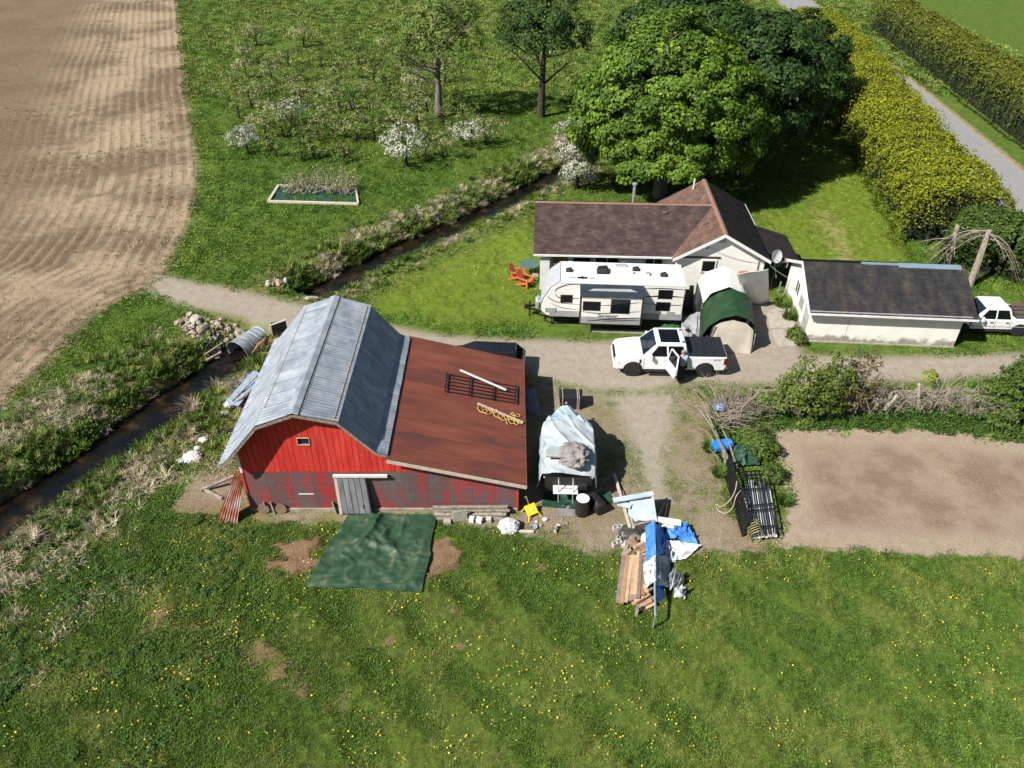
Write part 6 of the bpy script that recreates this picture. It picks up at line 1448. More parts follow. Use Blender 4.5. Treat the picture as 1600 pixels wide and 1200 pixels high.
# moss and sparse grass on the yard and drive edges
X, Y, r = bxpts(9000, -1, 13, 20, 33, 203); m = masks(X, Y); n_ = fbm(X * .6, Y * .6, 55)
k = (r.uniform(0, 1, len(X)) < .55) & (m['sd_gravel'] < .5) & ((m['sd_yard'] > -.2) | ((m['sd_gravel'] > -.1) & (m['sd_gravel'] < .5))) & (m['sd_garden'] < 0) & (n_ > .54) & ~((X > 1) & (X < 3.9) & (Y > 22) & (Y < 29)); X, Y = X[k], Y[k]
scatter('yard_weeds', z3(X, Y), [blade_mesh('weed_tuft', G_LAWN, 26, .22, .09, .03, .9, 8), blade_mesh('weed_tuft', G_LUSH, 22, .2, .08, .03, .9, 9)], r.uniform(.5, 1.1, len(X)), 'sparse moss and weeds on the dirt yard', 'weeds')
# tall bank grass, green and dry
X, Y, r = bxpts(60000, -36, 12, 10, 72, 204); m = masks(X, Y); c = m['cr']; wide = np.where((Y < 37), 4.6, 2.3); wide = np.where((X - Y * -.62) > 4.4, wide, wide)
n_ = fbm(X * .55, Y * .55, 61); p_ = np.clip(1.15 - c / wide, 0, 1)
k = (c > .0) & (c < wide) & (m['sd_field'] < -.2) & (m['sd_gravel'] < -.25) & (r.uniform(0, 1, len(X)) < p_ * .5) & ~((X > -11.6) & (X < .6) & (Y > 22.5) & (Y < 31.5)) & ~((X > -20) & (X < -13) & (Y > 35.6) & (Y < 39.6))
X, Y, c, n_ = X[k], Y[k], c[k], n_[k]; dry = (n_ + r.normal(0, .07, len(X)) > .505); kinds = np.where(dry, 2 + r.randint(0, 2, len(X)), r.randint(0, 2, len(X)))
near_ = (Y < np.interp(X, CRK1[:, 0], CRK1[:, 1])) & (Y > 40); s_ = r.uniform(.55, 1.25, len(X)) * np.where(dry, .95, .9 + .5 * (c < 1)) * np.where(near_ & (c < 1.0), .45, np.where(near_, .75, 1)) * np.where((Y > 40) | (c > 1), 1, .7)
scatter('bank_grass', z3(X, Y), [blade_mesh('bank_tuft', G_LUSH, 60, .26, .55, .032, .8, 11), blade_mesh('bank_tuft', G_LAWN, 60, .26, .45, .032, .9, 12), blade_mesh('bank_tuft', G_STRAW, 60, .36, .4, .024, 1.5, 13, (0, .8)), blade_mesh('bank_tuft', G_STRAW, 50, .4, .34, .022, 1.9, 14)], s_, 'tall green and straw coloured grass on the ditch banks', 'grass', kinds, tilt=.15)
# bigger dark nettly clumps on the banks
X, Y, r = bxpts(9000, -36, 10, 10, 70, 205); m = masks(X, Y); c = m['cr']; n_ = fbm(X * .5 + 7, Y * .5, 71)
k = (c > .1) & (c < 2.8) & (m['sd_field'] < -.3) & (m['sd_gravel'] < -.6) & (n_ > .53) & (r.uniform(0, 1, len(X)) < .5) & ~((X > -11.6) & (X < .6) & (Y > 22.5) & (Y < 31.5)) & ~((X > -20) & (X < -13) & (Y > 35.6) & (Y < 39.6))
def weed_mesh(seed, n=46, rad=.32, h=.4, s=.13):
    r2 = np.random.RandomState(seed); d = r2.normal(size=(n, 3)); d[:, 2] = np.abs(d[:, 2]); d /= np.linalg.norm(d, axis=1, keepdims=True); u_ = r2.uniform(.4, 1, n)[:, None]
    return leaf_mesh('weed_leaf', d * u_ * np.array([rad, rad, h]), d * .4 + np.array([0, 0, .8]) + r2.normal(size=(n, 3)) * .3, r2.uniform(.6, 1.3, n) * s, np.clip(.2 + .6 * d[:, 2] * u_[:, 0] + r2.normal(0, .15, n), 0, 1), G_WEED, .55)
WE = [weed_mesh(1), weed_mesh(2, 38, .28, .3), weed_mesh(3, 50, .36, .46)]
scatter('bank_weeds', z3(X[k], Y[k]), WE, r.uniform(.6, 1.4, k.sum()), 'leafy dark green weeds on the ditch banks', 'weeds')
# weeds along the top of the garden plot and round the heap
X, Y, r = bxpts(3800, 9, 28, 26.3, 30.4, 206); m = masks(X, Y); k = (m['sd_garden'] < .25) & (m['sd_gravel'] < -.3) & (m['sd_yard'] < -.2) & (r.uniform(0, 1, len(X)) < .34)
scatter('garden_weeds', z3(X[k], Y[k]), WE, r.uniform(.35, 1.0, k.sum()), 'green weeds between the garden plot and the brambles', 'weeds')
# rough herbs in the foreground left, mixed straw litter
X, Y, r = bxpts(8000, -25, -9, 11, 25, 207); m = masks(X, Y); k = free(X, Y, m) & (fbm(X * .7, Y * .7, 77) > .53) & (r.uniform(0, 1, len(X)) < .5)
scatter('rough_herbs', z3(X[k], Y[k]), WE[:2], r.uniform(.3, .8, k.sum()), 'rough green herbs in the left foreground', 'weeds')
X, Y, r = bxpts(11000, -25, -8, 12, 32, 208); m = masks(X, Y); k = (m['cr'] > .5) & (m['cr'] < 7.5) & (fbm(X * .6, Y * .6, 81) > .5) & (r.uniform(0, 1, len(X)) < .35) & (m['sd_field'] < -.5) & ~((X > -11.6) & (X < .6) & (Y > 22.5) & (Y < 31.5))
scatter('straw_litter', z3(X[k], Y[k]), [blade_mesh('straw_bits', G_STRAW, 22, .4, .16, .022, 1.8, 21), blade_mesh('straw_bits', G_STRAW, 16, .45, .1, .024, 2.4, 22)], r.uniform(.6, 1.3, k.sum()), 'dead straw strewn over the rough bank by the barn', 'straw')
# sparse grass creeping into the field edge and the brambles; coarse grass far off
X, Y, r = bxpts(14000, -36, -12, 24, 46, 220); m = masks(X, Y); f_ = m['sd_field']; k = (f_ > -.4) & (f_ < 2.4) & (r.uniform(0, 1, len(X)) < .42 * (1 - np.abs(f_) / 2.4) * (fbm(X * .5, Y * .5, 12) > .44))
scatter('edge_grass', z3(X[k], Y[k]), [blade_mesh('edge_tuft', G_LAWN, 26, .24, .14, .03, 1, 41), blade_mesh('edge_tuft', G_LUSH, 26, .22, .14, .03, .9, 42), blade_mesh('edge_tuft', G_STRAW, 20, .24, .12, .028, 1.4, 43)], r.uniform(.5, 1.1, k.sum()), 'sparse grass creeping into the field edge', 'grass')
X, Y, r = bxpts(900, 10, 24.5, 28.9, 30.2, 221); k = r.uniform(0, 1, len(X)) < .55
scatter('bramble_leaves', z3(X[k], Y[k]), WE, r.uniform(.7, 1.7, k.sum()), 'green leaves sprouting among the bramble stems', 'weeds')
X, Y, r = bxpts(9000, -62, 62, 82, 150, 222); m = masks(X, Y); k = free(X, Y, m)
scatter('far_grass', z3(X[k], Y[k]), [blade_mesh('far_tuft', G_LAWN, 40, .8, .2, .09, .9, 44), blade_mesh('far_tuft', G_LUSH, 40, .8, .2, .09, .9, 45)], r.uniform(.8, 1.6, k.sum()), 'coarse grass of the meadow beyond the orchard', 'grass')
# dandelions
def disc(name, mat, rad, h):
    n = 7; V = [(math.cos(6.283 * i / n) * rad, math.sin(6.283 * i / n) * rad, h) for i in range(n)] + [(0, 0, h + rad * .5)]
    return np_mesh(name, np.array(V), np.array([(i, (i + 1) % n, n) for i in range(n)]), [mat])
X, Y, r = bxpts(26000, -20, 26, 12, 23.5, 209); m = masks(X, Y); p_ = np.clip((fbm(X * .55, Y * .55, 91, 3) - .52) * 9, 0.05, 1); k = free(X, Y, m) & (r.uniform(0, 1, len(X)) < p_ * .16)
scatter('dandelions', z3(X[k], Y[k]), [disc('dandelion_head', YEL, .026, .11), disc('dandelion_head', YEL, .019, .13)], r.uniform(.7, 1.3, k.sum()), 'yellow dandelions dotted over the foreground lawn', 'dandelions', tilt=.2)
X, Y, r = bxpts(30000, -36, 8, 40, 84, 210); m = masks(X, Y); p_ = np.clip((fbm(X * .35, Y * .35, 95, 3) - .5) * 4, 0.02, 1) + 1.0 * ((m['sd_field'] > -1.3)) ; k = free(X, Y, m) & (r.uniform(0, 1, len(X)) < p_ * .16)
scatter('dandelions', z3(X[k], Y[k]), [disc('dandelion_head', YEL, .034, .12)], r.uniform(.6, 1.2, k.sum()), 'yellow dandelions dotted over the orchard lawn', 'dandelions', tilt=.2)
# clods and stones
def stone_mesh(name, mat, seed, sub=1, sq=(1, 1, .7)):
    bm = bmesh.new(); bmesh.ops.create_icosphere(bm, subdivisions=sub, radius=1); r2 = random.Random(seed)
    for v in bm.verts: v.co = Vector((v.co.x * sq[0], v.co.y * sq[1], v.co.z * sq[2])) * r2.uniform(.72, 1.12)
    me = bpy.data.meshes.new(name); bm.to_mesh(me); bm.free(); me.materials.append(mat); return me
CL = [stone_mesh('clod', SOILM, 5), stone_mesh('clod', SOILM, 6)]
X, Y, r = bxpts(9000, 9.5, 28, 20, 28.5, 211); m = masks(X, Y); k = (m['sd_garden'] > .1) & (r.uniform(0, 1, len(X)) < np.clip((fbm(X * .55, Y * .55, 97) - .38) * 4, .05, 1))
scatter('garden_clods', z3(X[k], Y[k]), CL, r.uniform(.012, .04, k.sum()), 'small clods and stones on the bare garden plot', 'soil')
X, Y, r = bxpts(26000, -62, -15, 26, 82, 212); m = masks(X, Y); k = (m['sd_field'] > .1) & (r.uniform(0, 1, len(X)) < .55)
scatter('field_clods', z3(X[k], Y[k]), CL, r.uniform(.025, .085, k.sum()), 'clods scattered over the ploughed field', 'soil')
X, Y, r = bxpts(14000, -60, -17, 28, 82, 213); m = masks(X, Y); st_ = np.abs(np.mod(m['sd_field'] * 5.2 / 6.283, 1) - .5); k = (m['sd_field'] > .3) & (m['sd_field'] < 34) & (fbm(X * .16, Y * .16, 99) > .5) & (r.uniform(0, 1, len(X)) < .4)
scatter('field_seedlings', z3(X[k], Y[k]), [blade_mesh('seedling', G_LAWN, 12, .2, .14, .05, 1, 31), blade_mesh('seedling', G_STRAW, 8, .2, .1, .05, 1.3, 32)], r.uniform(.5, 1.1, k.sum()), 'thin green seedlings and stubble on the field', 'seedlings')
X, Y, r = bxpts(9000, -24, 28, 20, 42, 214); m = masks(X, Y); k = ((m['sd_gravel'] > .05) | (m['sd_yard'] > .1)) & ~((X > -11.3) & (X < .8) & (Y > 22.5) & (Y < 31.5))
scatter('loose_stones', z3(X[k], Y[k]), [stone_mesh('pebble', STONE, 7), stone_mesh('pebble', STONE, 8)], r.uniform(.01, .03, k.sum()), 'loose stones on the drive and yard', 'gravel')
# single grass clumps that can be pointed at
for (u, v, h, lab, mt, wd) in ((1108, 703, .62, 'round green grass clump left of the fallen branches', G_LUSH, .035), (1123, 742, .6, 'green grass clump at the top corner of the black fence', G_LUSH, .035), (1226, 786, .5, 'grey green grass tuft at the edge of the dirt garden', G_WEED, .03),
                               (1222, 478, .75, 'long leaved iris clump by the shed wall, farther of two', G_LUSH, .05), (1234, 497, .75, 'long leaved iris clump by the shed wall, nearer of two', G_LUSH, .05),
                               (332, 592, .9, 'spiky pale straw clump leaning over the ditch nearest the culvert', G_STRAW, .03), (300, 642, .9, 'spiky pale straw clump on the ditch bank left of the barn', G_STRAW, .03), (50, 850, .8, 'bleached straw clump at the left edge of the ditch', G_STRAW, .03)):
    p = at(u, v); p.z = float(ground_z(p.x, p.y)); t = thing('grass_clump', lab, 'grass clump', p); link('leaves', blade_mesh('leaves', mt, 170, .3 if wd < .05 else .42, h, wd, .9, int(u), (.1, 1)), t)
# ================================================================== CULVERT, ROCKS, DITCH SIDE JUNK
CULV = M('culvert_steel', [(.2, .23, .25), (.32, .36, .39), (.4, .43, .45)], 2, rough=.5, metal=.3)
a = Vector((-15.45, 35.75, -.72)); b = Vector((-12.6, 41.3, -.95)); d = (b - a).normalized(); sd_ = Vector((-d.y, d.x, 0))
cv = thing('culvert', 'corrugated steel culvert pipe opening under the drive beside rocks', 'culvert', a)
mb = MB(); n = 24; seg = 90
def fn(s, t):
    an = math.pi * (2 * s) ; rr_ = .66 + .018 * math.cos(t * seg * 1.1 * math.pi); p = a + (b - a) * t; return p + sd_ * math.cos(an) * rr_ * 1.12 + Vector((0, 0, math.sin(an) * rr_))
mb.grid(n, 120, fn); mb.build('pipe', CULV, cv, world=True, smooth=60, solid=.02)
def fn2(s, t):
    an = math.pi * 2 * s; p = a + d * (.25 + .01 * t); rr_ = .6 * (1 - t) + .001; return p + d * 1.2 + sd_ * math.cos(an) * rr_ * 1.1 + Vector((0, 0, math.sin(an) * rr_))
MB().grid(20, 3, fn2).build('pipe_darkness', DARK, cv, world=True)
RK = [stone_mesh('rock', M('riprap_%d' % i, c, 3, 6, .95, 0, .5, 9, rand=.28), 50 + i, 2, (1, .85, .75)) for i, c in enumerate(([(.17, .14, .11), (.3, .25, .2), (.38, .33, .27)], [(.22, .19, .15), (.36, .32, .26), (.46, .42, .36)], [(.19, .13, .1), (.33, .235, .185), (.4, .31, .26)]))]
rw = thing('rock_bank', 'bank of rough boulders piled above the culvert mouth', 'rocks', at(345, 512))
RP = px([(276, 503), (300, 492), (350, 500), (402, 511), (420, 522), (398, 533), (372, 530), (345, 536), (318, 536), (290, 522)]); r = np.random.RandomState(77); cnt = 0
mn, mx = RP.min(0), RP.max(0); used = []
while cnt < 215:
    x, y = r.uniform(mn[0], mx[0]), r.uniform(mn[1], mx[1])
    if poly_sd(np.array([x]), np.array([y]), RP)[0] < .02: continue
    s = r.uniform(.1, .25) if r.uniform() < .8 else r.uniform(.27, .42)
    if any(math.hypot(x - q[0], y - q[1]) < (s + q[2]) * .62 for q in used): s = r.uniform(.07, .15)
    used.append((x, y, s)); o = bpy.data.objects.new('rock', RK[r.randint(3)]); col.objects.link(o); o.parent = rw
    o.location = Vector((x, y, float(ground_z(x, y)) + s * .3)) - rw.location; o.scale = (s, s * r.uniform(.75, 1.2), s * r.uniform(.8, 1.3)); o.rotation_euler = (r.uniform(-.5, .5), r.uniform(-.5, .5), r.uniform(0, 6.28)); cnt += 1
for i, (u, v, s) in enumerate(((372, 531, .26), (362, 534, .22), (352, 537, .2), (343, 543, .22), (334, 549, .2))):
    p = at(u, v, -.2); o = bpy.data.objects.new('rock', RK[i % 3]); col.objects.link(o); o.parent = rw; o.location = Vector((p.x, p.y, float(ground_z(p.x, p.y)) + .1)) - rw.location; o.scale = (s, s, s); o.rotation_euler = (i, i * 2, i)
for (u0, v0, u1, v1, lab) in ((318, 556, 348, 536, 'upper broken timber lying at the culvert mouth'), (322, 563, 346, 550, 'lower broken timber lying at the culvert mouth')):
    p, q = at(u0, v0, -.5), at(u1, v1, -.15); tag(MB().bar(p, q, .09).build('driftwood', GREYWOOD), lab, 'timber')
p = at(432, 444); rk = thing('rock_heap', 'small heap of rubble at the drive edge above the ditch', 'rocks', p)
for i in range(14):
    o = bpy.data.objects.new('rock', RK[i % 3]); col.objects.link(o); o.parent = rk; s = r.uniform(.12, .26); o.location = (r.uniform(-.6, .6), r.uniform(-.4, .4), r.uniform(0, .25)); o.scale = (s, s, s); o.rotation_euler = (i, i * 2, i)
p = at(488, 466); o = bpy.data.objects.new('boulder', RK[1]); col.objects.link(o); o.location = p; o.scale = (.45, .25, .15); tag(o, 'flat pale boulder on the drive edge over the ditch', 'boulder')
# junk along the barn's left side
BLUET = M('blue_tarp', [(.03, .13, .42), (.05, .2, .58), (.10, .28, .66)], 1.8, 5, .55, 0, .4, 6)
BLUEP = M('faded_blue', [(.16, .26, .42), (.26, .36, .5)], 2, rough=.6)
TRASH = M('white_plastic', [(.45, .46, .48), (.68, .68, .68)], 3, rough=.5, bump=.3)
def cloth(name, corners, mat, nx, ny, amp, seed, label=None, cat=None, parent=None, lift=.02, folds=9, jag=0.0, under=None, solid=.012):
    """a sheet of cloth between four corners with real folds and a ragged hem"""
    r = np.random.RandomState(seed); a, b, c, d = [Vector(p) for p in corners]; L_ = max((b - a).length, (c - b).length)
    fo = [(r.uniform(0, 3.14), r.uniform(-.5, .5), r.uniform(.02, .07), r.uniform(.4, 1) * r.choice([1, 1, -.5]), r.uniform(.2, .8), r.uniform(.2, .8), r.uniform(.15, .5)) for _ in range(folds)]
    def fn(s, t):
        e = jag * (vnoise(np.array([s * 9 + seed]), np.array([t * 9]), seed)[0] - .5)
        p = a.lerp(b, s).lerp(d.lerp(c, s), t) + (b - a) * e * (1 - abs(2 * t - 1)) * 0 + Vector((e * L_ * .5 * (s in (0, 1) or s < .03 or s > .97), e * L_ * .5 * (t < .03 or t > .97), 0))
        h = 0
        for (an, c_, w_, am, cx, cy, ln) in fo:
            q = (s - .5) * math.cos(an) + (t - .5) * math.sin(an) - c_; al = (s - cx) * -math.sin(an) + (t - cy) * math.cos(an)
            h += am * math.exp(-(q / w_) ** 2) * math.exp(-(al / ln) ** 2)
        h = max(h, 0) * amp + amp * .25 * vnoise(np.array([s * 14.]), np.array([t * 14.]), seed + 2)[0]
        if under: h = max(h, 0) + under(p)
        return p + Vector((0, 0, h + lift))
    o = MB().grid(nx, ny, fn).build(name, mat, parent, world=parent is not None, smooth=75, solid=solid)
    if label: tag(o, label, cat)
    return o
cloth('blue_tarp', (at(352, 628, .1), at(372, 636, .5), at(412, 586, 1.0), at(396, 580, .2)), BLUEP, 14, 14, .12, 3, 'faded blue tarp slumped between barn wall and ditch', 'tarp')
cloth('blue_tarp', (at(383, 613, .5), at(398, 608, .9), at(404, 596, .9), at(392, 598, .4)), BLUET, 9, 9, .08, 4, 'small bright blue tarp piece under the left barn eave', 'tarp')
for i, (u0, v0, u1, v1) in enumerate(((362, 626, 402, 585), (366, 630, 392, 610))):
    p, q = at(u0, v0, .4), at(u1, v1, 1.1); tag(MB().bar(p, q, .16, .06).build('long_board', GREYWOOD), ('long grey board over the faded blue tarp', 'short grey board under the long one by the barn eave')[i], 'board')
for i, (u, v) in enumerate(((382, 622), (386, 627), (378, 630), (391, 630))):
    p = at(u, v, .2); tag(MB().box(p, (.5, .22, .14), rnd.uniform(-.5, .5), .2).build('broken_board', M('pinkish_wood_%d' % i, [(.26, .15, .13), (.4, .27, .23)], 5)), ('broken reddish board highest in the junk under the left barn eave', 'broken reddish board in the middle of the eave junk', 'broken reddish board farthest left in the eave junk', 'broken reddish board closest to the barn wall in the eave junk')[i], 'board', 'broken boards by the left barn eave')
def crumple(name, label, cat, p, R3, mat, seed, sub=4, amp=.5, group=None):
    bm = bmesh.new(); bmesh.ops.create_icosphere(bm, subdivisions=sub, radius=1)
    V = np.array([v.co for v in bm.verts]); n_ = fbm(V[:, 0] * 2.9 + V[:, 2] * 2.1 + seed, V[:, 1] * 2.9 - V[:, 2] * 1.3, seed, 4); rid = 1 - np.abs(2 * fbm(V[:, 0] * 2.2 + V[:, 1] + seed * 2, V[:, 1] * 3 + V[:, 2] * 2.6 - V[:, 0], seed + 9, 4) - 1)
    f = 1.05 - amp * .9 + amp * (.7 * n_ + .75 * rid)
    for v, k in zip(bm.verts, f): v.co = Vector((v.co.x * R3[0] * k, v.co.y * R3[1] * k, max(v.co.z, -.25) * R3[2] * k))
    for q in bm.faces: q.smooth = 'cloth' in name
    me = bpy.data.meshes.new(name); bm.to_mesh(me); bm.free(); me.materials.append(mat); o = link(name, me, loc=p); return tag(o, label, cat, group)
for i, (u, v, s, lab) in enumerate(((357, 634, .3, 'crumpled white plastic at the foot of the faded blue tarp'), (352, 645, .2, 'small crumpled white plastic below the faded blue tarp'), (301, 716, .42, 'biggest crumpled white plastic heap on the bank left of the barn'), (318, 688, .22, 'crumpled white plastic farther up the bank left of the barn'), (282, 722, .2, 'small scrap of white plastic at the left of the biggest heap'), (309, 701, .16, 'small white plastic scrap between the two bank heaps'))):
    p = at(u, v, 0); p.z = float(ground_z(p.x, p.y)) + .03; crumple('plastic_scrap', lab, 'plastic', p, (s, s * .8, s * .55), TRASH, 11 + i)
ft = thing('scaffold', 'rusty brown timber frame standing by the barn above the culvert', 'scaffold', at(420, 545))
for (u0, v0, z0, u1, v1, z1) in ((404, 536, .5, 445, 528, 1.0), (405, 552, .0, 444, 550, .4), (404, 536, .5, 396, 552, .0), (394, 552, .1, 416, 527, .9), (414, 529, .9, 408, 545, .3)):
    MB().bar(at(u0, v0, z0), at(u1, v1, z1), .09).build('rail', M('rusty_timber_%d' % u1, [(.2, .09, .04), (.33, .17, .09)], 5), ft, world=True)
p = at(438, 520); cr_ = thing('crate', 'dark open crate behind the barn roof by the drive', 'crate', p, .35)
for q in ((-.5, 0, .04, .5), (.5, 0, .04, .5), (0, -.25, 1, .04), (0, .25, 1, .04)): MB().box((q[0] * .8, q[1], .3), (q[2] * .8, q[3], .6)).build('side_board', DARK, cr_)
MB().box((0, .0, .68), (.95, .12, .05), 0, 0, -.2).build('top_board', PALEWOOD, cr_)
# ---------------- framed bed with cut branches, in the orchard lawn
DKG = M('dark_green_tarp', [(.008, .035, .02), (.016, .06, .034), (.04, .085, .06)], 2.0, 5, .6, 0, .35, 6)
bd = thing('garden_bed', 'long bed edged with pale boards and lined with dark green tarp', 'garden bed', at(490, 306))
Q = [at(420, 317, 0), at(560, 321, 0), at(556, 296, 0), at(436, 292, 0)]
for i, m_ in ((0, PALEWOOD), (1, PALEWOOD), (2, PALEWOOD), (3, PALEWOOD)):
    p, q = Q[i] + Vector((0, 0, .12)), Q[(i + 1) % 4] + Vector((0, 0, .12)); MB().bar(p, q, .2 if i in (0, 3) else .14, .16).build('edge_board', m_, bd, world=True)
cloth('bed_tarp', Q, DKG, 26, 12, .18, 8, parent=bd)
bh = thing('branch_pile', 'pile of pruned blossoming branches heaped on the tarp lined bed', 'branch pile', at(497, 300)); rn = random.Random(12); mb = MB(); tips = []
for i in range(120):
    s = Vector((rn.uniform(-2.5, 2.8), rn.uniform(-.9, .6), .2)); a_ = rn.gauss(1.5, .9); l = rn.uniform(.8, 2.2) * (1 - abs(s.x - .4) / 5); dd = Vector((math.cos(a_), math.sin(a_) * .7, rn.uniform(.3, 1.2))); m_ = s + dd * l * .5; e = m_ + (dd + Vector((rn.uniform(-.4, .4), rn.uniform(-.4, .4), .1))) * l * .5
    mb.tube([s, m_, e], [.03, .02, .008], 4, False); tips += [m_, e, m_.lerp(e, .5)]
mb.build('branches', DEADW, bh, smooth=60)
T3 = np.array([tuple(v) for v in tips]); r = np.random.RandomState(5); T3 = np.repeat(T3, 6, 0) + r.normal(0, .16, (len(T3) * 6, 3)); T3[:, 2] = np.abs(T3[:, 2])
link('blossom', leaf_mesh('blossom', T3, r.normal(size=T3.shape) + np.array([0, 0, .6]), r.uniform(.07, .16, len(T3)), r.uniform(.2, 1, len(T3)), L_APPLE), bh)
# ================================================================== YARD THINGS
# big green ground tarp in front of the barn
TARPG = M('ground_tarp', [(.012, .042, .022), (.022, .064, .032), (.045, .085, .048), (.16, .15, .10)], 1.7, 8, .55, 0, .4, 5, lo=.34, hi=.74, distort=.6)
gtp = thing('ground_tarp', 'large crumpled dark green tarp spread on the grass before the barn', 'tarp', at(580, 865))
Q = [at(474, 918), at(661, 926), at(683, 806), at(546, 806)]
r = np.random.RandomState(14)
FO = [(.25, .62, .70, .48, .035, .13), (.30, .52, .36, .86, .03, .12), (.47, .66, .57, .92, .035, .10), (.60, .60, .80, .25, .03, .07), (.10, .22, .42, .30, .04, .05), (.18, .48, .40, .60, .035, .10), (.36, .99, .35, .74, .03, .16), (.66, .70, .66, .98, .03, .08), (.75, .5, .9, .7, .04, .05), (.45, .35, .75, .12, .04, .05), (.88, .15, .95, .8, .03, .05), (.05, .05, .3, .12, .03, .06), (.52, .62, .62, .5, .03, .1)]
def tarpf(s, t):
    p = Q[0].lerp(Q[1], s).lerp(Q[3].lerp(Q[2], s), t); h = 0
    for (x0, y0, x1, y1, w_, am) in FO:
        vx, vy = x1 - x0, y1 - y0; q = min(1, max(0, ((s - x0) * vx + (t - y0) * vy) / (vx * vx + vy * vy))); dd = math.hypot(s - x0 - q * vx, t - y0 - q * vy); h += am * math.exp(-(dd / w_) ** 2) * (.4 + .6 * math.sin(math.pi * min(1, q + .15)))
    h += .07 * (1 - abs(2 * float(fbm(np.array([s * 4.2 + t * 1.5]), np.array([t * 3.4]), 3, 3)[0]) - 1)) ** 5 + .035 * (1 - abs(2 * float(fbm(np.array([s * 8. - t * 4]), np.array([t * 9.]), 6, 2)[0]) - 1)) ** 4 + .015 * float(vnoise(np.array([s * 22.]), np.array([t * 22.]), 8)[0])
    e = .10 * (float(vnoise(np.array([s * 7.]), np.array([t * 7.]), 31)[0]) - .5); ed = 1 if (s < .02 or s > .98 or t < .02 or t > .98) else .6
    if t < .35 and s < .25: p = p + Vector((.12 * (1 - s * 4), 0, 0)) * (1 - t)
    return p + Vector((e * ed * 1.2, e * ed, h + .06))
MB().grid(110, 96, tarpf).build('tarp_sheet', TARPG, gtp, world=True, smooth=80, solid=.012)
# lumber and oddments along the barn foot
for i, (u0, v0, u1, v1, z, th, lab) in enumerate(((676, 793, 793, 792, .42, .16, 'topmost long grey board of the stack along the barn foot'), (680, 797, 796, 797, .3, .15, 'second long grey board of the stack along the barn foot'), (678, 803, 791, 803, .16, .18, 'third long board of the stack along the barn foot'), (682, 809, 786, 811, .05, .2, 'lowest long board of the stack along the barn foot'), (735, 808, 792, 812, .06, .14, 'shorter pale board lying under the barn board stack'))):
    a, b = at(u0, v0, z), at(u1, v1, z); tag(MB().bar(a, b, th, .07).build('stacked_board', GREYWOOD), lab, 'board')
for i, (u, v, s, lab, m_) in enumerate(((719, 814, (.62, .05, .55), 'square grey panel standing against the board stack', CONC), (697, 807, (.5, .12, .1), 'short white board in front of the board stack', WHITE), (737, 815, (.2, .2, .22), 'white block right of the square grey panel', WHITE), (749, 816, (.24, .2, .22), 'second white block along the board stack', WHITE), (764, 815, (.2, .2, .2), 'third white block along the board stack', PALEWOOD), (699, 818, (.3, .2, .16), 'tan block at the left end of the board stack', CONC))):
    p = at(u, v, 0); o = MB().box((0, 0, s[2] / 2 + .02), s, rnd.uniform(-.3, .3), -.12 if i == 0 else 0).build('block' if i not in (0, 1) else 'panel', m_, loc=p, bevel=.01); tag(o, lab, 'block' if i not in (0, 1) else 'panel')
crumple('white_bag', 'crumpled white sack at the right front corner of the barn', 'bag', at(795, 823, .12), (.42, .34, .34), TRASH, 31)
a, b = at(792, 829, .06), at(834, 831, .06); tag(MB().bar(a, b, .1, .08).build('plank', PALEWOOD), 'pale pinkish plank on the ground beside the white sack', 'plank')
p = at(834, 825); o = MB().lathe([(.13, 0), (.16, .1), (.14, .1), (.11, .02)], n=16).build('pot', STEEL, loc=p, smooth=50); tag(o, 'small round pot on the dirt right of the white sack', 'pot')
# yellow chair tipped over
YP = M('yellow_plastic', [(.75, .55, .005), (.82, .62, .02)], 5, rough=.5)
yc = thing('stool', 'small bright yellow metal seat with a bent rod by the barn corner', 'stool', at(830, 803), .5)
MB().hexa([(-.25, -.18, .12), (.25, -.18, .12), (.25, .2, .38), (-.25, .2, .38), (-.25, -.2, .15), (.25, -.2, .15), (.25, .18, .41), (-.25, .18, .41)]).build('seat_panel', YP, yc, bevel=.02)
for x, y in ((-.24, -.24), (.24, -.24), (-.24, .2), (.24, .2)): MB().tube([(x * .9, y * .8, .2 if y < 0 else .36), (x * 1.3, y * 1.5, 0)], .022, 6).build('leg', YP, yc)
MB().tube([(.0, .2, .35), (-.08, .28, .8), (-.1, .25, .86), (-.2, .2, .87)], .016, 6).build('rod', PALEWOOD, yc)
MB().box((.02, -.02, .29), (.12, .1, .03), 0, .6).build('white_patch', WHITE, yc)
# rubble
for i, (u, v, s) in enumerate(((851, 813, .2), (870, 826, .2), (868, 832, .18), (872, 822, .16), (845, 822, .12), (858, 832, .1), (838, 816, .12), (879, 812, .1), (886, 818, .09))):
    p = at(u, v); o = bpy.data.objects.new('rubble', (RK[1] if i % 3 else stone_mesh('pale_rubble', WHITE, i, 1))); col.objects.link(o); o.location = p + Vector((0, 0, s * .3)); o.scale = (s * .7, s * .6, s * .6); o.rotation_euler = (i, i, i)
    tag(o, ('pale broken rubble block lying on the dirt near the yellow seat'), 'rubble', 'rubble on the dirt by the barn corner')
# ---------------- the boat under its cover
COVER = M('boat_cover', [(.30, .345, .37), (.39, .435, .46), (.47, .51, .53)], 1.2, 5, .55, 0, .35, 5)
COVERB = M('boat_cover_blue', [(.25, .34, .40), (.34, .44, .50), (.4, .5, .55)], 1.4, 5, .55, 0, .35, 5)
bo = thing('covered_boat', 'boat on a trailer under a pale grey tarp, stern towards the lawn', 'boat', (2.35, 23.42, 0), R(-2))
bo.scale.y = .82
bo.matrix_basis = bo.matrix_basis
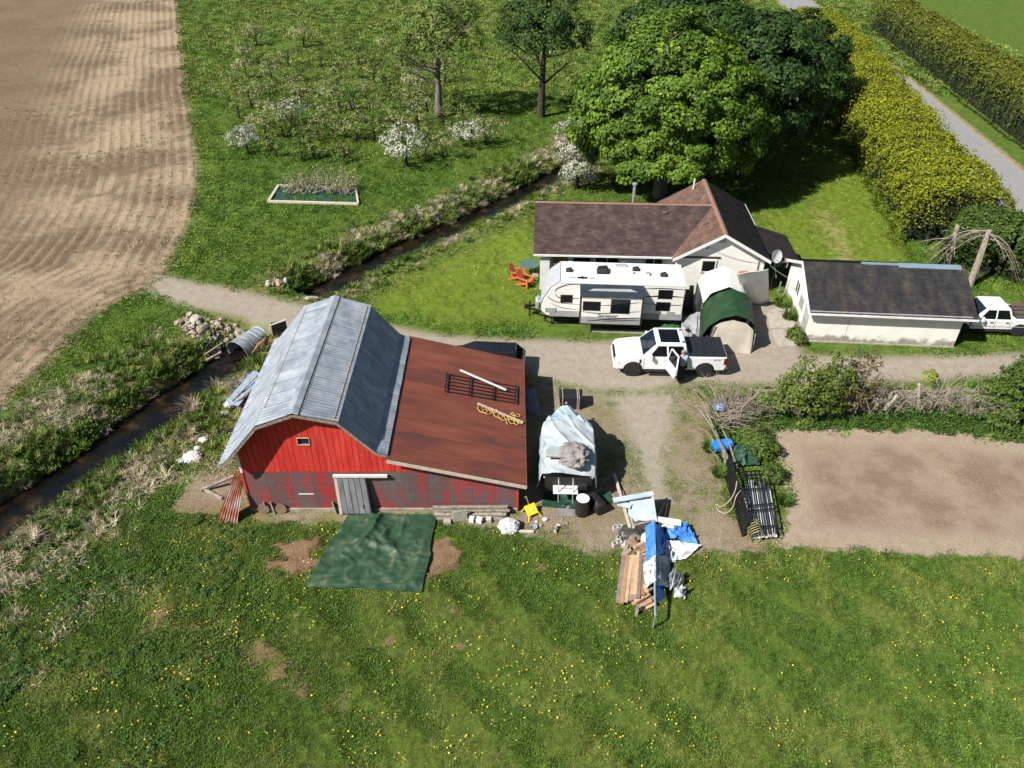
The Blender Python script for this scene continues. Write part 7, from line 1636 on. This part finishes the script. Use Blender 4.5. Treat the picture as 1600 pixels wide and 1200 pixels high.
# local: y from stern 0 to bow 5.6; hull, cover, platform, trailer
def hullw(y): return 1.02 * min(1, math.sqrt(max(0, (5.7 - y) / 2.6))) if y > 3.1 else 1.02
hb = MB(); ys = [0, .8, 1.8, 3.1, 3.9, 4.6, 5.2, 5.6]
def hf(s, t):
    y = 5.62 * t; w_ = hullw(y); k = 2 * s - 1; z = .55 + (1.35 - .55) * abs(k) ** 1.6 + .25 * max(0, t - .6) * 1.4
    return (w_ * k * (1 - .12 * (1 - abs(k))), y, z + .25 * max(0, t - .65) * (1 - abs(k)) * 2)
hb.grid(17, 17, hf); hb.build('hull', M('boat_hull', [(.6, .6, .6), (.7, .7, .69)], 3, rough=.35), bo, smooth=50, solid=.03)
MB().bx(-.98, .98, -.03, .02, .6, 1.35).build('transom', PLASTK, bo)
def coverz(x, y):
    if y > 4.1: top = 1.72 - (y - 4.1) * .12
    elif y > 3.55: top = 1.98 - .0 * y
    elif y > 1.3: top = 2.12
    else: top = 1.95 - (1.3 - y) * .25
    return top
def cvf(y0, y1, wz, hz, seed, ext=1.0, flat=False):
    def fn(s, t):
        y = y0 + (y1 - y0) * t; k = 2 * s - 1; w_ = (hullw(min(y, 5.5)) + .1) * ext; top = coverz(0, y)
        sh = abs(k); edge = max(0, (sh - .62) / .38)
        x = (w_ if sh > .62 else w_ * 1.0) * (k / .62 if sh < .62 else math.copysign(1 + .12 * edge, k)) * (1.0 if sh > .62 else 1)
        z = top - (.18 * (sh / .62) ** 2 if sh < .62 else .18 + (top - .95) * edge ** 1.1)
        n_ = float(fbm(np.array([x * 2.2 + y * .9]), np.array([y * 1.1]), seed, 3)[0]) - .5
        hem = .25 * (float(vnoise(np.array([y * 2.6]), np.array([seed + k]), 3)[0]) - .4) * edge
        pl = .11 * (1 - abs(math.sin((x * 1.0 + (y - 3.6) * (.34 + .2 * x)) * 4.3 + 1.6 * n_ + seed))) ** 3 * (1 if sh < .62 else .6) * min(1, .25 + abs(y - y1) * .5)
        return (x + .1 * n_ * edge * math.copysign(1, k) * 2, y, z + n_ * .12 + hem + pl)
    return fn
MB().grid(110, 70, cvf(-.05, 3.75, 0, 0, 3)).build('cover', COVER, bo, smooth=80, solid=.012)
MB().grid(70, 34, cvf(3.5, 5.62, 0, 0, 9, .98)).build('bow_cover', COVERB, bo, smooth=80, solid=.012)
sp = MB().bx(-.62, .42, -.62, -.02, .86, .93).build('swim_platform', WHITE, bo, bevel=.06, seg=4)
for x in (-.4, .2):
    MB().tube([(x, -.05, 1.35), (x, -.35, 1.28), (x, -.62, .8), (x, -.66, .45)], .025, 7).build('ladder_rail', STEEL, sp, smooth=50)
MB().tube([(-.3, -.3, .97), (.15, -.3, .97)], .02, 6).build('grab_bar', STEEL, sp)
MB().box((.62, -.12, .98), (.4, .25, .3)).build('motor_well', PLASTK, bo, bevel=.04)
for x in (-.55, .55): MB().bar((x, .1, .5), (x * .5, 5.4, .5), .1, .12).build('trailer_beam', BLACKM, bo)
MB().bar((0, 5.2, .5), (0, 6.7, .48), .1, .12).build('trailer_tongue', BLACKM, bo)
for s in (-1, 1): wheel(bo, s * .95, 1.6, .32, .2, s, STEEL).rotation_euler.z = R(90)
for y in (.5, 2.4): MB().bar((-.7, y, .5), (.7, y, .5), .09).build('cross_beam', BLACKM, bo)
for x in (-.5, -.3, .5, .62): MB().tube([(x, 5.3, 1.4), (x * 1.05, 6.2, .95)], .012, 5).build('tie_rope', PALEWOOD, bo)
MB().lathe([(.02, 0), (.06, .03), (.04, .1)], (0, 5.62, 1.66), n=10).build('bow_light', STEEL, bo)
# black tub in front of the bow
kb = thing('black_bin', 'open black bin standing at the bow of the covered boat', 'bin', at(891, 634), R(-2))
MB().hexa([(-.48, -.3, 0), (.48, -.3, 0), (.48, .35, 0), (-.48, .35, 0), (-.58, -.35, .75), (.58, -.35, .75), (.58, .42, .75), (-.58, .42, .75)]).build('bin_body', TONN, kb, bevel=.04)
MB().hexa([(-.52, -.29, .74), (.52, -.29, .74), (.52, .36, .74), (-.52, .36, .74), (-.52, -.29, .756), (.52, -.29, .756), (.52, .36, .756), (-.52, .36, .756)]).build('bin_opening', DARK, kb)
for x in (-.42, .3, .38): MB().tube([(x, .44, .78), (x + .02, -.4, .78), (x + .02, -.42, .1)], .014, 5).build('strap', PALEWOOD, kb)
# bundle and hatch on the cover
crumple('cloth_bundle', 'crumpled brownish grey cloth bundle lying on the boat cover', 'cloth', Vector((2.6, 24.1, 2.0)), (.6, .68, .36), M('taupe_cloth', [(.15, .138, .135), (.24, .222, .215), (.32, .3, .288)], 2.5, 5, .9, 0, .5, 6), 5, 5, .62)
hp = thing('grey_hatch', 'flat grey padded seat lying on the boat cover beside the cloth bundle', 'seat', Vector((1.76, 24.12, 1.98)), R(-3))
MB().box((0, 0, .1), (.72, .42, .16)).build('pad', M('pale_grey_vinyl', [(.3, .32, .31), (.38, .4, .39)], 3, rough=.6), hp, bevel=.06, seg=3)
MB().hexa([(-.3, .2, .02), (.28, .2, .02), (.2, .45, .02), (-.22, .45, .02), (-.3, .2, .14), (.28, .2, .14), (.2, .45, .1), (-.22, .45, .1)]).build('back_pad', COVERB, hp, bevel=.03)
cloth('green_ground_sheet', (at(846, 792), at(908, 798), at(905, 772), at(850, 770)), DKG, 16, 12, .16, 17, 'dark green sheet on the ground under the boat stern', 'tarp')
cloth('green_ground_sheet', (at(938, 790), at(962, 786), at(950, 768), at(930, 772)), DKG, 9, 9, .1, 18, 'small green sheet on the ground right of the fallen black barrel', 'tarp')
cloth('grey_ground_sheet', (at(868, 806), at(905, 808), at(900, 790), at(872, 792)), M('dull_grey_sheet', [(.17, .16, .17), (.26, .25, .26)], 2, rough=.6), 10, 8, .05, 19, 'dull grey sheet on the ground left of the standing barrel', 'tarp', lift=.015)
cloth('shaded_cloth', (at(821, 640, .2), at(846, 652, .2), at(836, 610, .9), at(822, 608, .9)), M('slate_cloth', [(.16, .18, .24), (.25, .28, .35)], 2, rough=.8), 10, 10, .15, 20, 'slate blue cloth hung over junk in the barn shade', 'tarp')
# barrels
BP = M('black_barrel', [(.010, .010, .012), (.022, .022, .024)], 4, rough=.45)
def barrel(label, loc, mat, group=None, top=None, r_=.29, h=.88):
    t = thing('barrel', label, 'barrel', loc, 0, group)
    MB().lathe([(.01, 0), (r_ - .02, 0), (r_, .03), (r_, h * .3), (r_ + .012, h * .33), (r_, h * .36), (r_, h * .63), (r_ + .012, h * .66), (r_, h * .69), (r_, h - .03), (r_ + .008, h - .01), (r_ - .01, h), (.01, h - .004)], n=28).build('drum', mat, t, smooth=40)
    if top: MB().lathe([(.01, h + .004), (r_ - .015, h + .004), (r_ - .012, h - .02)], n=28).build('lid', top, t)
    for a_ in (.5, 2.6): MB().lathe([(.035, h - .005), (.035, h + .016), (.01, h + .016)], (math.cos(a_) * r_ * .6, math.sin(a_) * r_ * .6, 0), n=10).build('bung', mat if not top else top, t)
    return t
barrel('black barrel with a white lid standing behind the boat stern', (2.93, 22.68, 0), BP, top=WHITE)
fb = barrel('black barrel lying on its side beside the white lidded one', (3.35, 23.35, .30), BP); fb.rotation_euler = (R(90), 0, R(28))
bb = barrel('bright blue barrel lying under the end of the brush heap', at(1142, 694, .3), M('blue_barrel', [(.015, .16, .55), (.03, .23, .68), (.2, .38, .75)], 3, rough=.4, lo=.35, hi=.75)); bb.rotation_euler = (R(90), 0, R(-78))
p = at(1125, 637, .9); crumple('blue_cloth', 'small scrunched blue bag caught up in the brush heap', 'bag', p, (.26, .2, .2), M('washed_blue', [(.1, .16, .38), (.3, .36, .52)], 5), 41, 4)
# ---------------- scrap heap
PALEB = M('pale_blue_metal', [(.38, .46, .52), (.48, .57, .63), (.55, .63, .68)], 2, rough=.45, metal=.15)
o = MB().hexa([at(980, 816, .25), at(1027, 815, .3), at(1020, 771, .75), at(985, 774, .7), at(980, 816, .28), at(1027, 815, .33), at(1020, 771, .78), at(985, 774, .73)]).build('sheet_metal', PALEB); tag(o, 'wide pale blue metal panel propped on the scrap heap', 'panel')
o = MB().hexa([at(1004, 815, .36), at(1027, 815, .36), at(1021, 775, .86), at(1019, 775, .86), at(1004, 815, .40), at(1027, 815, .40), at(1021, 775, .90), at(1019, 775, .90)]).build('sheet_metal', PALEB); tag(o, 'triangular pale blue metal piece lying on the wide blue panel', 'panel')
tag(MB().bar(at(958, 782, .7), at(1021, 771, .95), .24, .06).build('metal_strip', PALEB), 'long pale metal strip laid across the top of the blue panel', 'strip')
tag(MB().bar(at(966, 786, .5), at(986, 791, .6), .28, .05).build('metal_scrap', PALEB), 'short pale metal scrap sticking out left of the blue panel', 'scrap')
for (u0, v0, z0, u1, v1, z1, w_, m_, lab) in ((960, 741, .1, 984, 824, .5, .12, PALEWOOD, 'long yellowish plank running from the boat shade to the scrap heap'), (971, 766, .08, 990, 826, .45, .1, PALEWOOD, 'second yellowish plank close beside the longest one'), (1042, 779, .2, 1029, 806, .5, .1, DARK, 'dark bar sticking up right of the blue panel'),
                                             (1028, 812, .55, 1064, 817, .5, .3, WHITE, 'white board lying right of the blue panel'), (1030, 820, .4, 1053, 822, .4, .22, WHITE, 'shorter white board under the long white one'), (981, 823, .4, 1018, 814, .5, .1, GREYWOOD, 'grey beam lying across the foot of the blue panel'), (1030, 823, .2, 1048, 825, .2, .5, DARK, 'dark board in the shade under the white boards'), (1014, 842, .3, 1022, 812, .9, .14, GREYWOOD, 'grey post leaning at the head of the blue tarp')):
    tag(MB().bar(at(u0, v0, z0), at(u1, v1, z1), w_, .06).build('scrap_plank' if m_ is not DARK else 'dark_bar', m_), lab, 'plank')
BLK = M('cinder_block', [(.35, .33, .3), (.48, .46, .43)], 5, rough=.95, bump=.3, rand=.1)
def cinder(label, loc, rz, rx=0.0):
    t = thing('cinder_block', label, 'block', loc, rz, 'cinder blocks by the scrap heap'); mb = MB()
    for q in ((-.19, 0, .03, .2), (0, 0, .03, .2), (.19, 0, .03, .2), (0, -.085, .4, .03), (0, .085, .4, .03)): mb.box((q[0], q[1], .1), (q[2], q[3], .2))
    mb.build('block_shell', BLK, t); t.rotation_euler.x = rx; return t
for i, (u, v, z, rz, rx, lab) in enumerate(((965, 827, .0, .2, 0, 'upper left cinder block by the scrap heap'), (972, 836, .05, .5, 1.4, 'cinder block with its holes up, below the upper left one'), (969, 842, .0, .9, 0, 'middle cinder block by the scrap heap'), (974, 851, .0, 1.3, .8, 'lowest cinder block, tipped on its corner'), (964, 852, .0, .4, 0, 'small pale block at the far left of the scrap heap'), (979, 838, .15, .1, .2, 'cinder block against the dark rubble of the scrap heap'))): cinder(lab, at(u, v, z), rz, rx)
TIM = [M('pile_timber_%d' % i, c, 4, 5, .85, 0, .3, 25, rand=.16) for i, c in enumerate(([(.25, .145, .085), (.38, .24, .15)], [(.35, .23, .14), (.5, .36, .23)], [(.16, .12, .10), (.27, .21, .17)], [(.42, .27, .15), (.56, .4, .25)]))]
LB = [(975, 868, .42, 965, 942, .12, 2), (981, 868, .45, 971, 943, .2, 0), (987, 868, .5, 978, 941, .24, 3), (993, 868, .52, 987, 930, .3, 1), (998, 862, .56, 992, 930, .35, 3), (1003, 850, .62, 997, 935, .42, 2), (1007, 866, .55, 1004, 930, .4, 0), (1002, 872, .5, 1010, 926, .42, 3), (985, 905, .34, 983, 938, .2, 1), (978, 872, .3, 974, 938, .08, 2), (990, 866, .3, 984, 940, .1, 0), (1009, 880, .3, 1006, 936, .15, 1)]
for i, (u0, v0, z0, u1, v1, z1, m_) in enumerate(LB):
    tag(MB().bar(at(u0, v0, z0), at(u1, v1, z1), .17 - .02 * (i % 3), .07).build('pile_plank', TIM[m_]), ('leftmost grey plank of the lumber pile', 'second plank from the left of the lumber pile', 'broad orange brown plank of the lumber pile', 'pale plank in the middle of the lumber pile', 'bright yellowish plank near the middle of the lumber pile', 'tall dark plank lying over the middle of the lumber pile', 'reddish plank right of the dark one in the lumber pile', 'yellowish plank angled the other way in the lumber pile', 'short plank end poking from under the lumber pile', 'low grey plank under the left of the lumber pile', 'low brown plank under the middle of the lumber pile', 'rightmost plank of the lumber pile beside the blue tarp')[i], 'plank', 'planks of the lumber pile')
SB = [(983, 938, .3, 1020, 918, .45, 2), (988, 945, .2, 1015, 928, .35, 0), (995, 950, .12, 1022, 934, .25, 2), (1003, 953, .1, 1024, 942, .2, 1), (992, 940, .3, 1004, 933, .35, 1), (1000, 948, .2, 1018, 938, .3, 0)]
for i, (u0, v0, z0, u1, v1, z1, m_) in enumerate(SB):
    tag(MB().bar(at(u0, v0, z0), at(u1, v1, z1), .15, .09).build('pile_offcut', TIM[m_]), ('highest offcut', 'second highest offcut', 'third offcut down', 'lowest offcut', 'shortest offcut', 'reddish offcut')[i] + ' lying crosswise at the foot of the lumber pile', 'offcut', 'offcuts at the foot of the lumber pile')
UB = [(984, 842, .55, 998, 856, .62, 0, .26), (1002, 864, .6, 1018, 852, .7, 0, .1), (1004, 868, .6, 1016, 862, .66, 1, .09), (980, 850, .5, 990, 838, .6, 2, .2), (976, 868, .3, 986, 858, .5, 2, .16), (990, 856, .6, 1008, 846, .62, 1, .12), (972, 870, .1, 982, 848, .4, 2, .12), (1003, 858, .65, 1012, 846, .72, 2, .12), (988, 836, .5, 1000, 842, .5, 2, .2)]
for i, (u0, v0, z0, u1, v1, z1, m_, w_) in enumerate(UB):
    tag(MB().bar(at(u0, v0, z0), at(u1, v1, z1), w_, .08).build('broken_timber', TIM[m_]), ('broad reddish board end lying right of the cinder blocks', 'reddish timber end against the blue ridge tarp, upper one', 'pale timber end against the blue ridge tarp, lower one', 'wide dark timber at the top of the jumbled lumber head', 'dark timber low on the left of the jumbled lumber head', 'reddish timber slanting across the middle of the lumber head', 'leftmost dark timber sticking out of the lumber head onto grass', 'dark timber end highest beside the blue ridge tarp', 'dark board over the rubbish just below the blue metal panel')[i], 'timber', 'broken timbers at the head of the lumber pile')
crumple('dark_rubbish', 'dark rubbish between the cinder blocks and the lumber head', 'rubbish', at(990, 834, .15), (.55, .45, .3), M('dark_rubbish', [(.02, .02, .02), (.07, .06, .055)], 5), 51, 4)
crumple('dark_rubbish', 'dark rag heap under the blue panel of the scrap heap', 'rubbish', at(1002, 826, .15), (.5, .3, .3), M('dark_rag', [(.03, .025, .025), (.09, .075, .07)], 5), 52, 4)
# the tarp ridge: blue and white sheet over a pole, trailing to the right
WT2 = M('white_tarp_worn', [(.55, .58, .6), (.72, .73, .72)], 2.5, 5, .55, 0, .4, 7)
SILV = M('silver_tarp', [(.16, .18, .2), (.4, .43, .46), (.62, .65, .67)], 5, 5, .5, 0, .6, 9, lo=.36, hi=.62)
rp_ = thing('ridge_pole', 'long pale pole running the length of the tarp covered heap', 'pole', at(1023, 890)); P0, P1 = at(1021, 816, 1.05), at(1024, 962, .75)
MB().tube([P0, P0.lerp(P1, .5) + Vector((0, 0, .1)), P1], .045, 8).build('pole', STEEL, rp_, world=True, smooth=60)
for (u, v, z) in ((1024, 962, .75),): a = at(u, v, z); MB().tube([(a.x, a.y, 0), a], .035, 6).build('support', STEEL, rp_, world=True)
a = at(994, 963); tag(MB().bar(a, a + Vector((0, .05, .55)), .09).build('short_post', GREYWOOD), 'short grey post in the grass at the foot of the lumber pile', 'post')
def pp(t): return P0.lerp(P1, t) + Vector((0, 0, .06 + .1 * math.sin(math.pi * t)))
cloth('ridge_tarp', (pp(.0) + Vector((-.3, 0, -.3)), pp(0) + Vector((.05, 0, .02)), pp(.42) + Vector((.05, 0, .02)), pp(.42) + Vector((-.3, 0, -.35))), BLUET, 10, 16, .12, 21, 'blue tarp strip draped on the left of the ridge pole', 'tarp', lift=0)
cloth('ridge_tarp', (pp(.42) + Vector((-.42, 0, -.45)), pp(.42) + Vector((.03, 0, .02)), pp(.68) + Vector((.03, 0, .02)), pp(.68) + Vector((-.3, 0, -.45))), SILV, 10, 12, .16, 22, 'crinkled silver tarp draped over the middle of the ridge pole', 'tarp', lift=.01)
cloth('ridge_tarp', (pp(.02), at(1037, 826, .12), at(1041, 866, .08), pp(.42)), BLUET, 14, 18, .14, 23, 'deep blue tarp falling right from the ridge pole in shade', 'tarp', lift=0)
cloth('ridge_tarp', (pp(.42), at(1046, 868, .08), at(1048, 920, .1), pp(.72)), M('slate_tarp', [(.14, .2, .3), (.3, .36, .44)], 2.5, rough=.5, bump=.4, bscale=7), 14, 14, .2, 24, 'slate grey tarp falling right from the lower ridge pole', 'tarp', lift=0)
cloth('ridge_tarp', (pp(.70), at(1036, 915, .1), at(1040, 934, .05), pp(.9)), BLUET, 10, 10, .14, 25, 'small deep blue tarp corner at the foot of the ridge pole', 'tarp', lift=0)
cloth('spread_tarp', (at(1036, 842, .1), at(1091, 852, .1), at(1072, 817, .35), at(1046, 820, .4)), BLUET, 20, 18, .28, 26, 'bright blue tarp spread right of the scrap heap', 'tarp')
cloth('spread_tarp', (at(1040, 880, .05), at(1072, 874, .06), at(1096, 853, .07), at(1040, 845, .12)), WT2, 20, 16, .18, 27, 'white tarp lying just below the bright blue one', 'tarp', lift=.03)
cloth('spread_tarp', (at(1038, 882, .05), at(1056, 880, .05), at(1050, 858, .1), at(1034, 858, .15)), M('grey_blue_tarp', [(.3, .38, .45), (.42, .5, .56)], 2, rough=.5), 12, 12, .2, 28, 'grey blue tarp fold between the ridge pole and white tarp', 'tarp', lift=.04)
cloth('silver_bundle', (at(1046, 925, .05), at(1066, 918, .05), at(1068, 900, .12), at(1044, 903, .3)), SILV, 34, 30, .42, 61, 'crinkled silver grey plastic sheet on the grass right of the lumber', 'bundle', lift=.03, folds=26, jag=.25)
cloth('silver_bundle', (at(1053, 934, .03), at(1071, 938, .03), at(1070, 919, .08), at(1054, 919, .1)), SILV, 26, 22, .3, 62, 'smaller crinkled silver plastic tail below the main sheet', 'bundle', lift=.03, folds=20, jag=.3)
crumple('white_wrap', 'white plastic wad under the blue strip near the pink scrap', 'plastic', at(1015, 845, .5), (.3, .42, .25), WT2, 63, 4)
tag(MB().box(at(1022, 836, .98), (.12, .42, .06), .1, 0, -.4).build('pink_scrap', M('pink_scrap', [(.5, .12, .2), (.6, .2, .28)], 5), bevel=.02), 'small pink scrap on the blue tarp ridge', 'scrap')
# ---------------- black steel fence panels and what lies under them
fp = thing('fence_panel', 'black steel fence panel standing on edge by the garden', 'fence', at(1140, 790))
A0, A1 = at(1131, 738), at(1160, 838); UP = Vector((.12, .05, .95))
for i in range(5): k = i / 4; MB().bar(A0 + UP * k, A1 + UP * k, .05, .05).build('rail', BLACKM, fp, world=True)
for i in range(23): k = i / 22; p = A0.lerp(A1, k); MB().bar(p - UP * .04, p + UP * 1.06, .045 if i % 11 else .08).build('picket', BLACKM, fp, world=True)
lp = thing('fence_panel', 'black steel fence panel lying flat over white planks by the garden', 'fence', at(1190, 790))
C = [at(1160, 738, .45), at(1199, 736, .45), at(1217, 832, .4), at(1172, 838, .4)]
for i in range(7): k = i / 6; MB().bar(C[0].lerp(C[1], k), C[3].lerp(C[2], k), .055, .04).build('picket', BLACKM, lp, world=True)
for k in (.0, .06, .3, .56, .64, .9): MB().bar(C[0].lerp(C[3], k) + Vector((0, 0, .04)), C[1].lerp(C[2], k) + Vector((0, 0, .04)), .06, .04).build('rail', BLACKM, lp, world=True)
D0 = [at(1160, 742, .25), at(1200, 745, .25), at(1214, 838, .18), at(1176, 842, .18)]
for i in range(5):
    k = (i + .5) / 5; tag(MB().bar(D0[0].lerp(D0[1], k) + (D0[3] - D0[0]) * (.08 if i % 2 else .18), D0[3].lerp(D0[2], k), .2, .05).build('white_board', WHITE if i % 3 else STEEL), ('leftmost', 'second', 'middle', 'fourth', 'rightmost')[i] + ' white board under the flat black fence panel', 'board', 'white boards under the fence panel')
tag(MB().hexa([at(1178, 836, .02), at(1208, 836, .02), at(1203, 800, .02), at(1174, 800, .02), at(1178, 836, .14), at(1208, 836, .14), at(1203, 800, .14), at(1174, 800, .14)]).build('blue_box', M('slate_blue', [(.07, .10, .19), (.13, .17, .28)], 3)), 'low slate blue box at the near end under the fence panel', 'box')
tag(MB().bar(at(1180, 834, .2), at(1210, 833, .2), .32, .05).build('grey_board', CONC), 'grey board across the near end of the flat fence panel', 'board')
pts = [at(1150, 752, .9), at(1143, 775, .9), at(1128, 795, .3), at(1120, 790, .05), at(1123, 800, .05), at(1138, 800, .3), at(1148, 782, .9), at(1155, 768, 1.0), at(1160, 770, .9), at(1164, 790, .6)]
def csm(P_, n=8):
    P_ = [Vector(p) for p in P_]; Q_ = [P_[0]] + P_ + [P_[-1]]; o = []
    for i in range(1, len(Q_) - 2):
        a, b, c, d = Q_[i - 1:i + 3]
        for q in range(n):
            t = q / n; o.append(.5 * (2 * b + (c - a) * t + (2 * a - 5 * b + 4 * c - d) * t * t + (3 * b - a - 3 * c + d) * t ** 3))
    return o + [P_[-1]]
pts = csm([at(1152, 745, .95), at(1149, 765, .8), at(1140, 782, .6), at(1126, 792, .06), at(1119, 787, .04), at(1122, 797, .04), at(1134, 802, .05), at(1145, 792, .5), at(1150, 776, .95), at(1158, 767, 1.0), at(1163, 776, .7), at(1168, 796, .55)])
tag(MB().tube([tuple(p) for p in pts], .018, 5).build('rope', PALEWOOD, smooth=60), 'pale rope looped over the standing black fence panel', 'rope')
hc = thing('hose_coil', 'coil of yellow green hose at the near end of the fence panels', 'hose', at(1176, 840)); HM = M('hose_green', [(.2, .2, .06), (.34, .32, .14)], 6)
for i in range(6): 
    pts = [Vector((.22 * math.cos(q * .42) * (1 + .04 * i), .12 * i - .3 + .05 * math.sin(q), .38 + .36 * math.sin(q * .42))) for q in range(16)]; MB().tube(pts, .022, 5).build('loop', HM, hc, smooth=60)
cloth('green_cloth_heap', (at(1143, 730, .1), at(1186, 728, .1), at(1186, 703, .3), at(1146, 702, .3)), DKG, 20, 16, .45, 33, 'crumpled dark green cloth heap below the blue barrel', 'tarp')
# between trailer, pickup and tents
GN2 = M('leaf_green_tarp', [(.02, .075, .025), (.04, .115, .04)], 2, rough=.6, bump=.3)
cloth('green_ground_sheet', (at(1012, 521, .05), at(1062, 519, .05), at(1060, 502, .3), at(1022, 504, .3)), GN2, 14, 10, .2, 34, 'green sheet on the ground between trailer and pickup', 'tarp')
cloth('grey_tarp_sheet', (at(1062, 530, .05), at(1092, 530, .05), at(1094, 488, 1.1), at(1066, 497, .6)), GREYT, 18, 16, .2, 35, 'pale grey tarp sloping from the green tent to the ground', 'tarp')
a, b = at(1066, 503, 1.0), at(1075, 517, .75); hm_ = thing('hanging_weight', 'black weight on a cord lying on the pale grey tarp', 'weight', b); MB().tube([a, b], .02, 5).build('cord', BLACKM, hm_, world=True); MB().box((0, 0, .03), (.22, .26, .12), .4).build('weight', PLASTK, hm_, bevel=.03)
tag(MB().bar(at(925, 516, .08), at(1020, 520, .08), .16, .14).build('ground_beam', CONC), 'long grey beam on the ground below the trailer slide-out', 'beam')
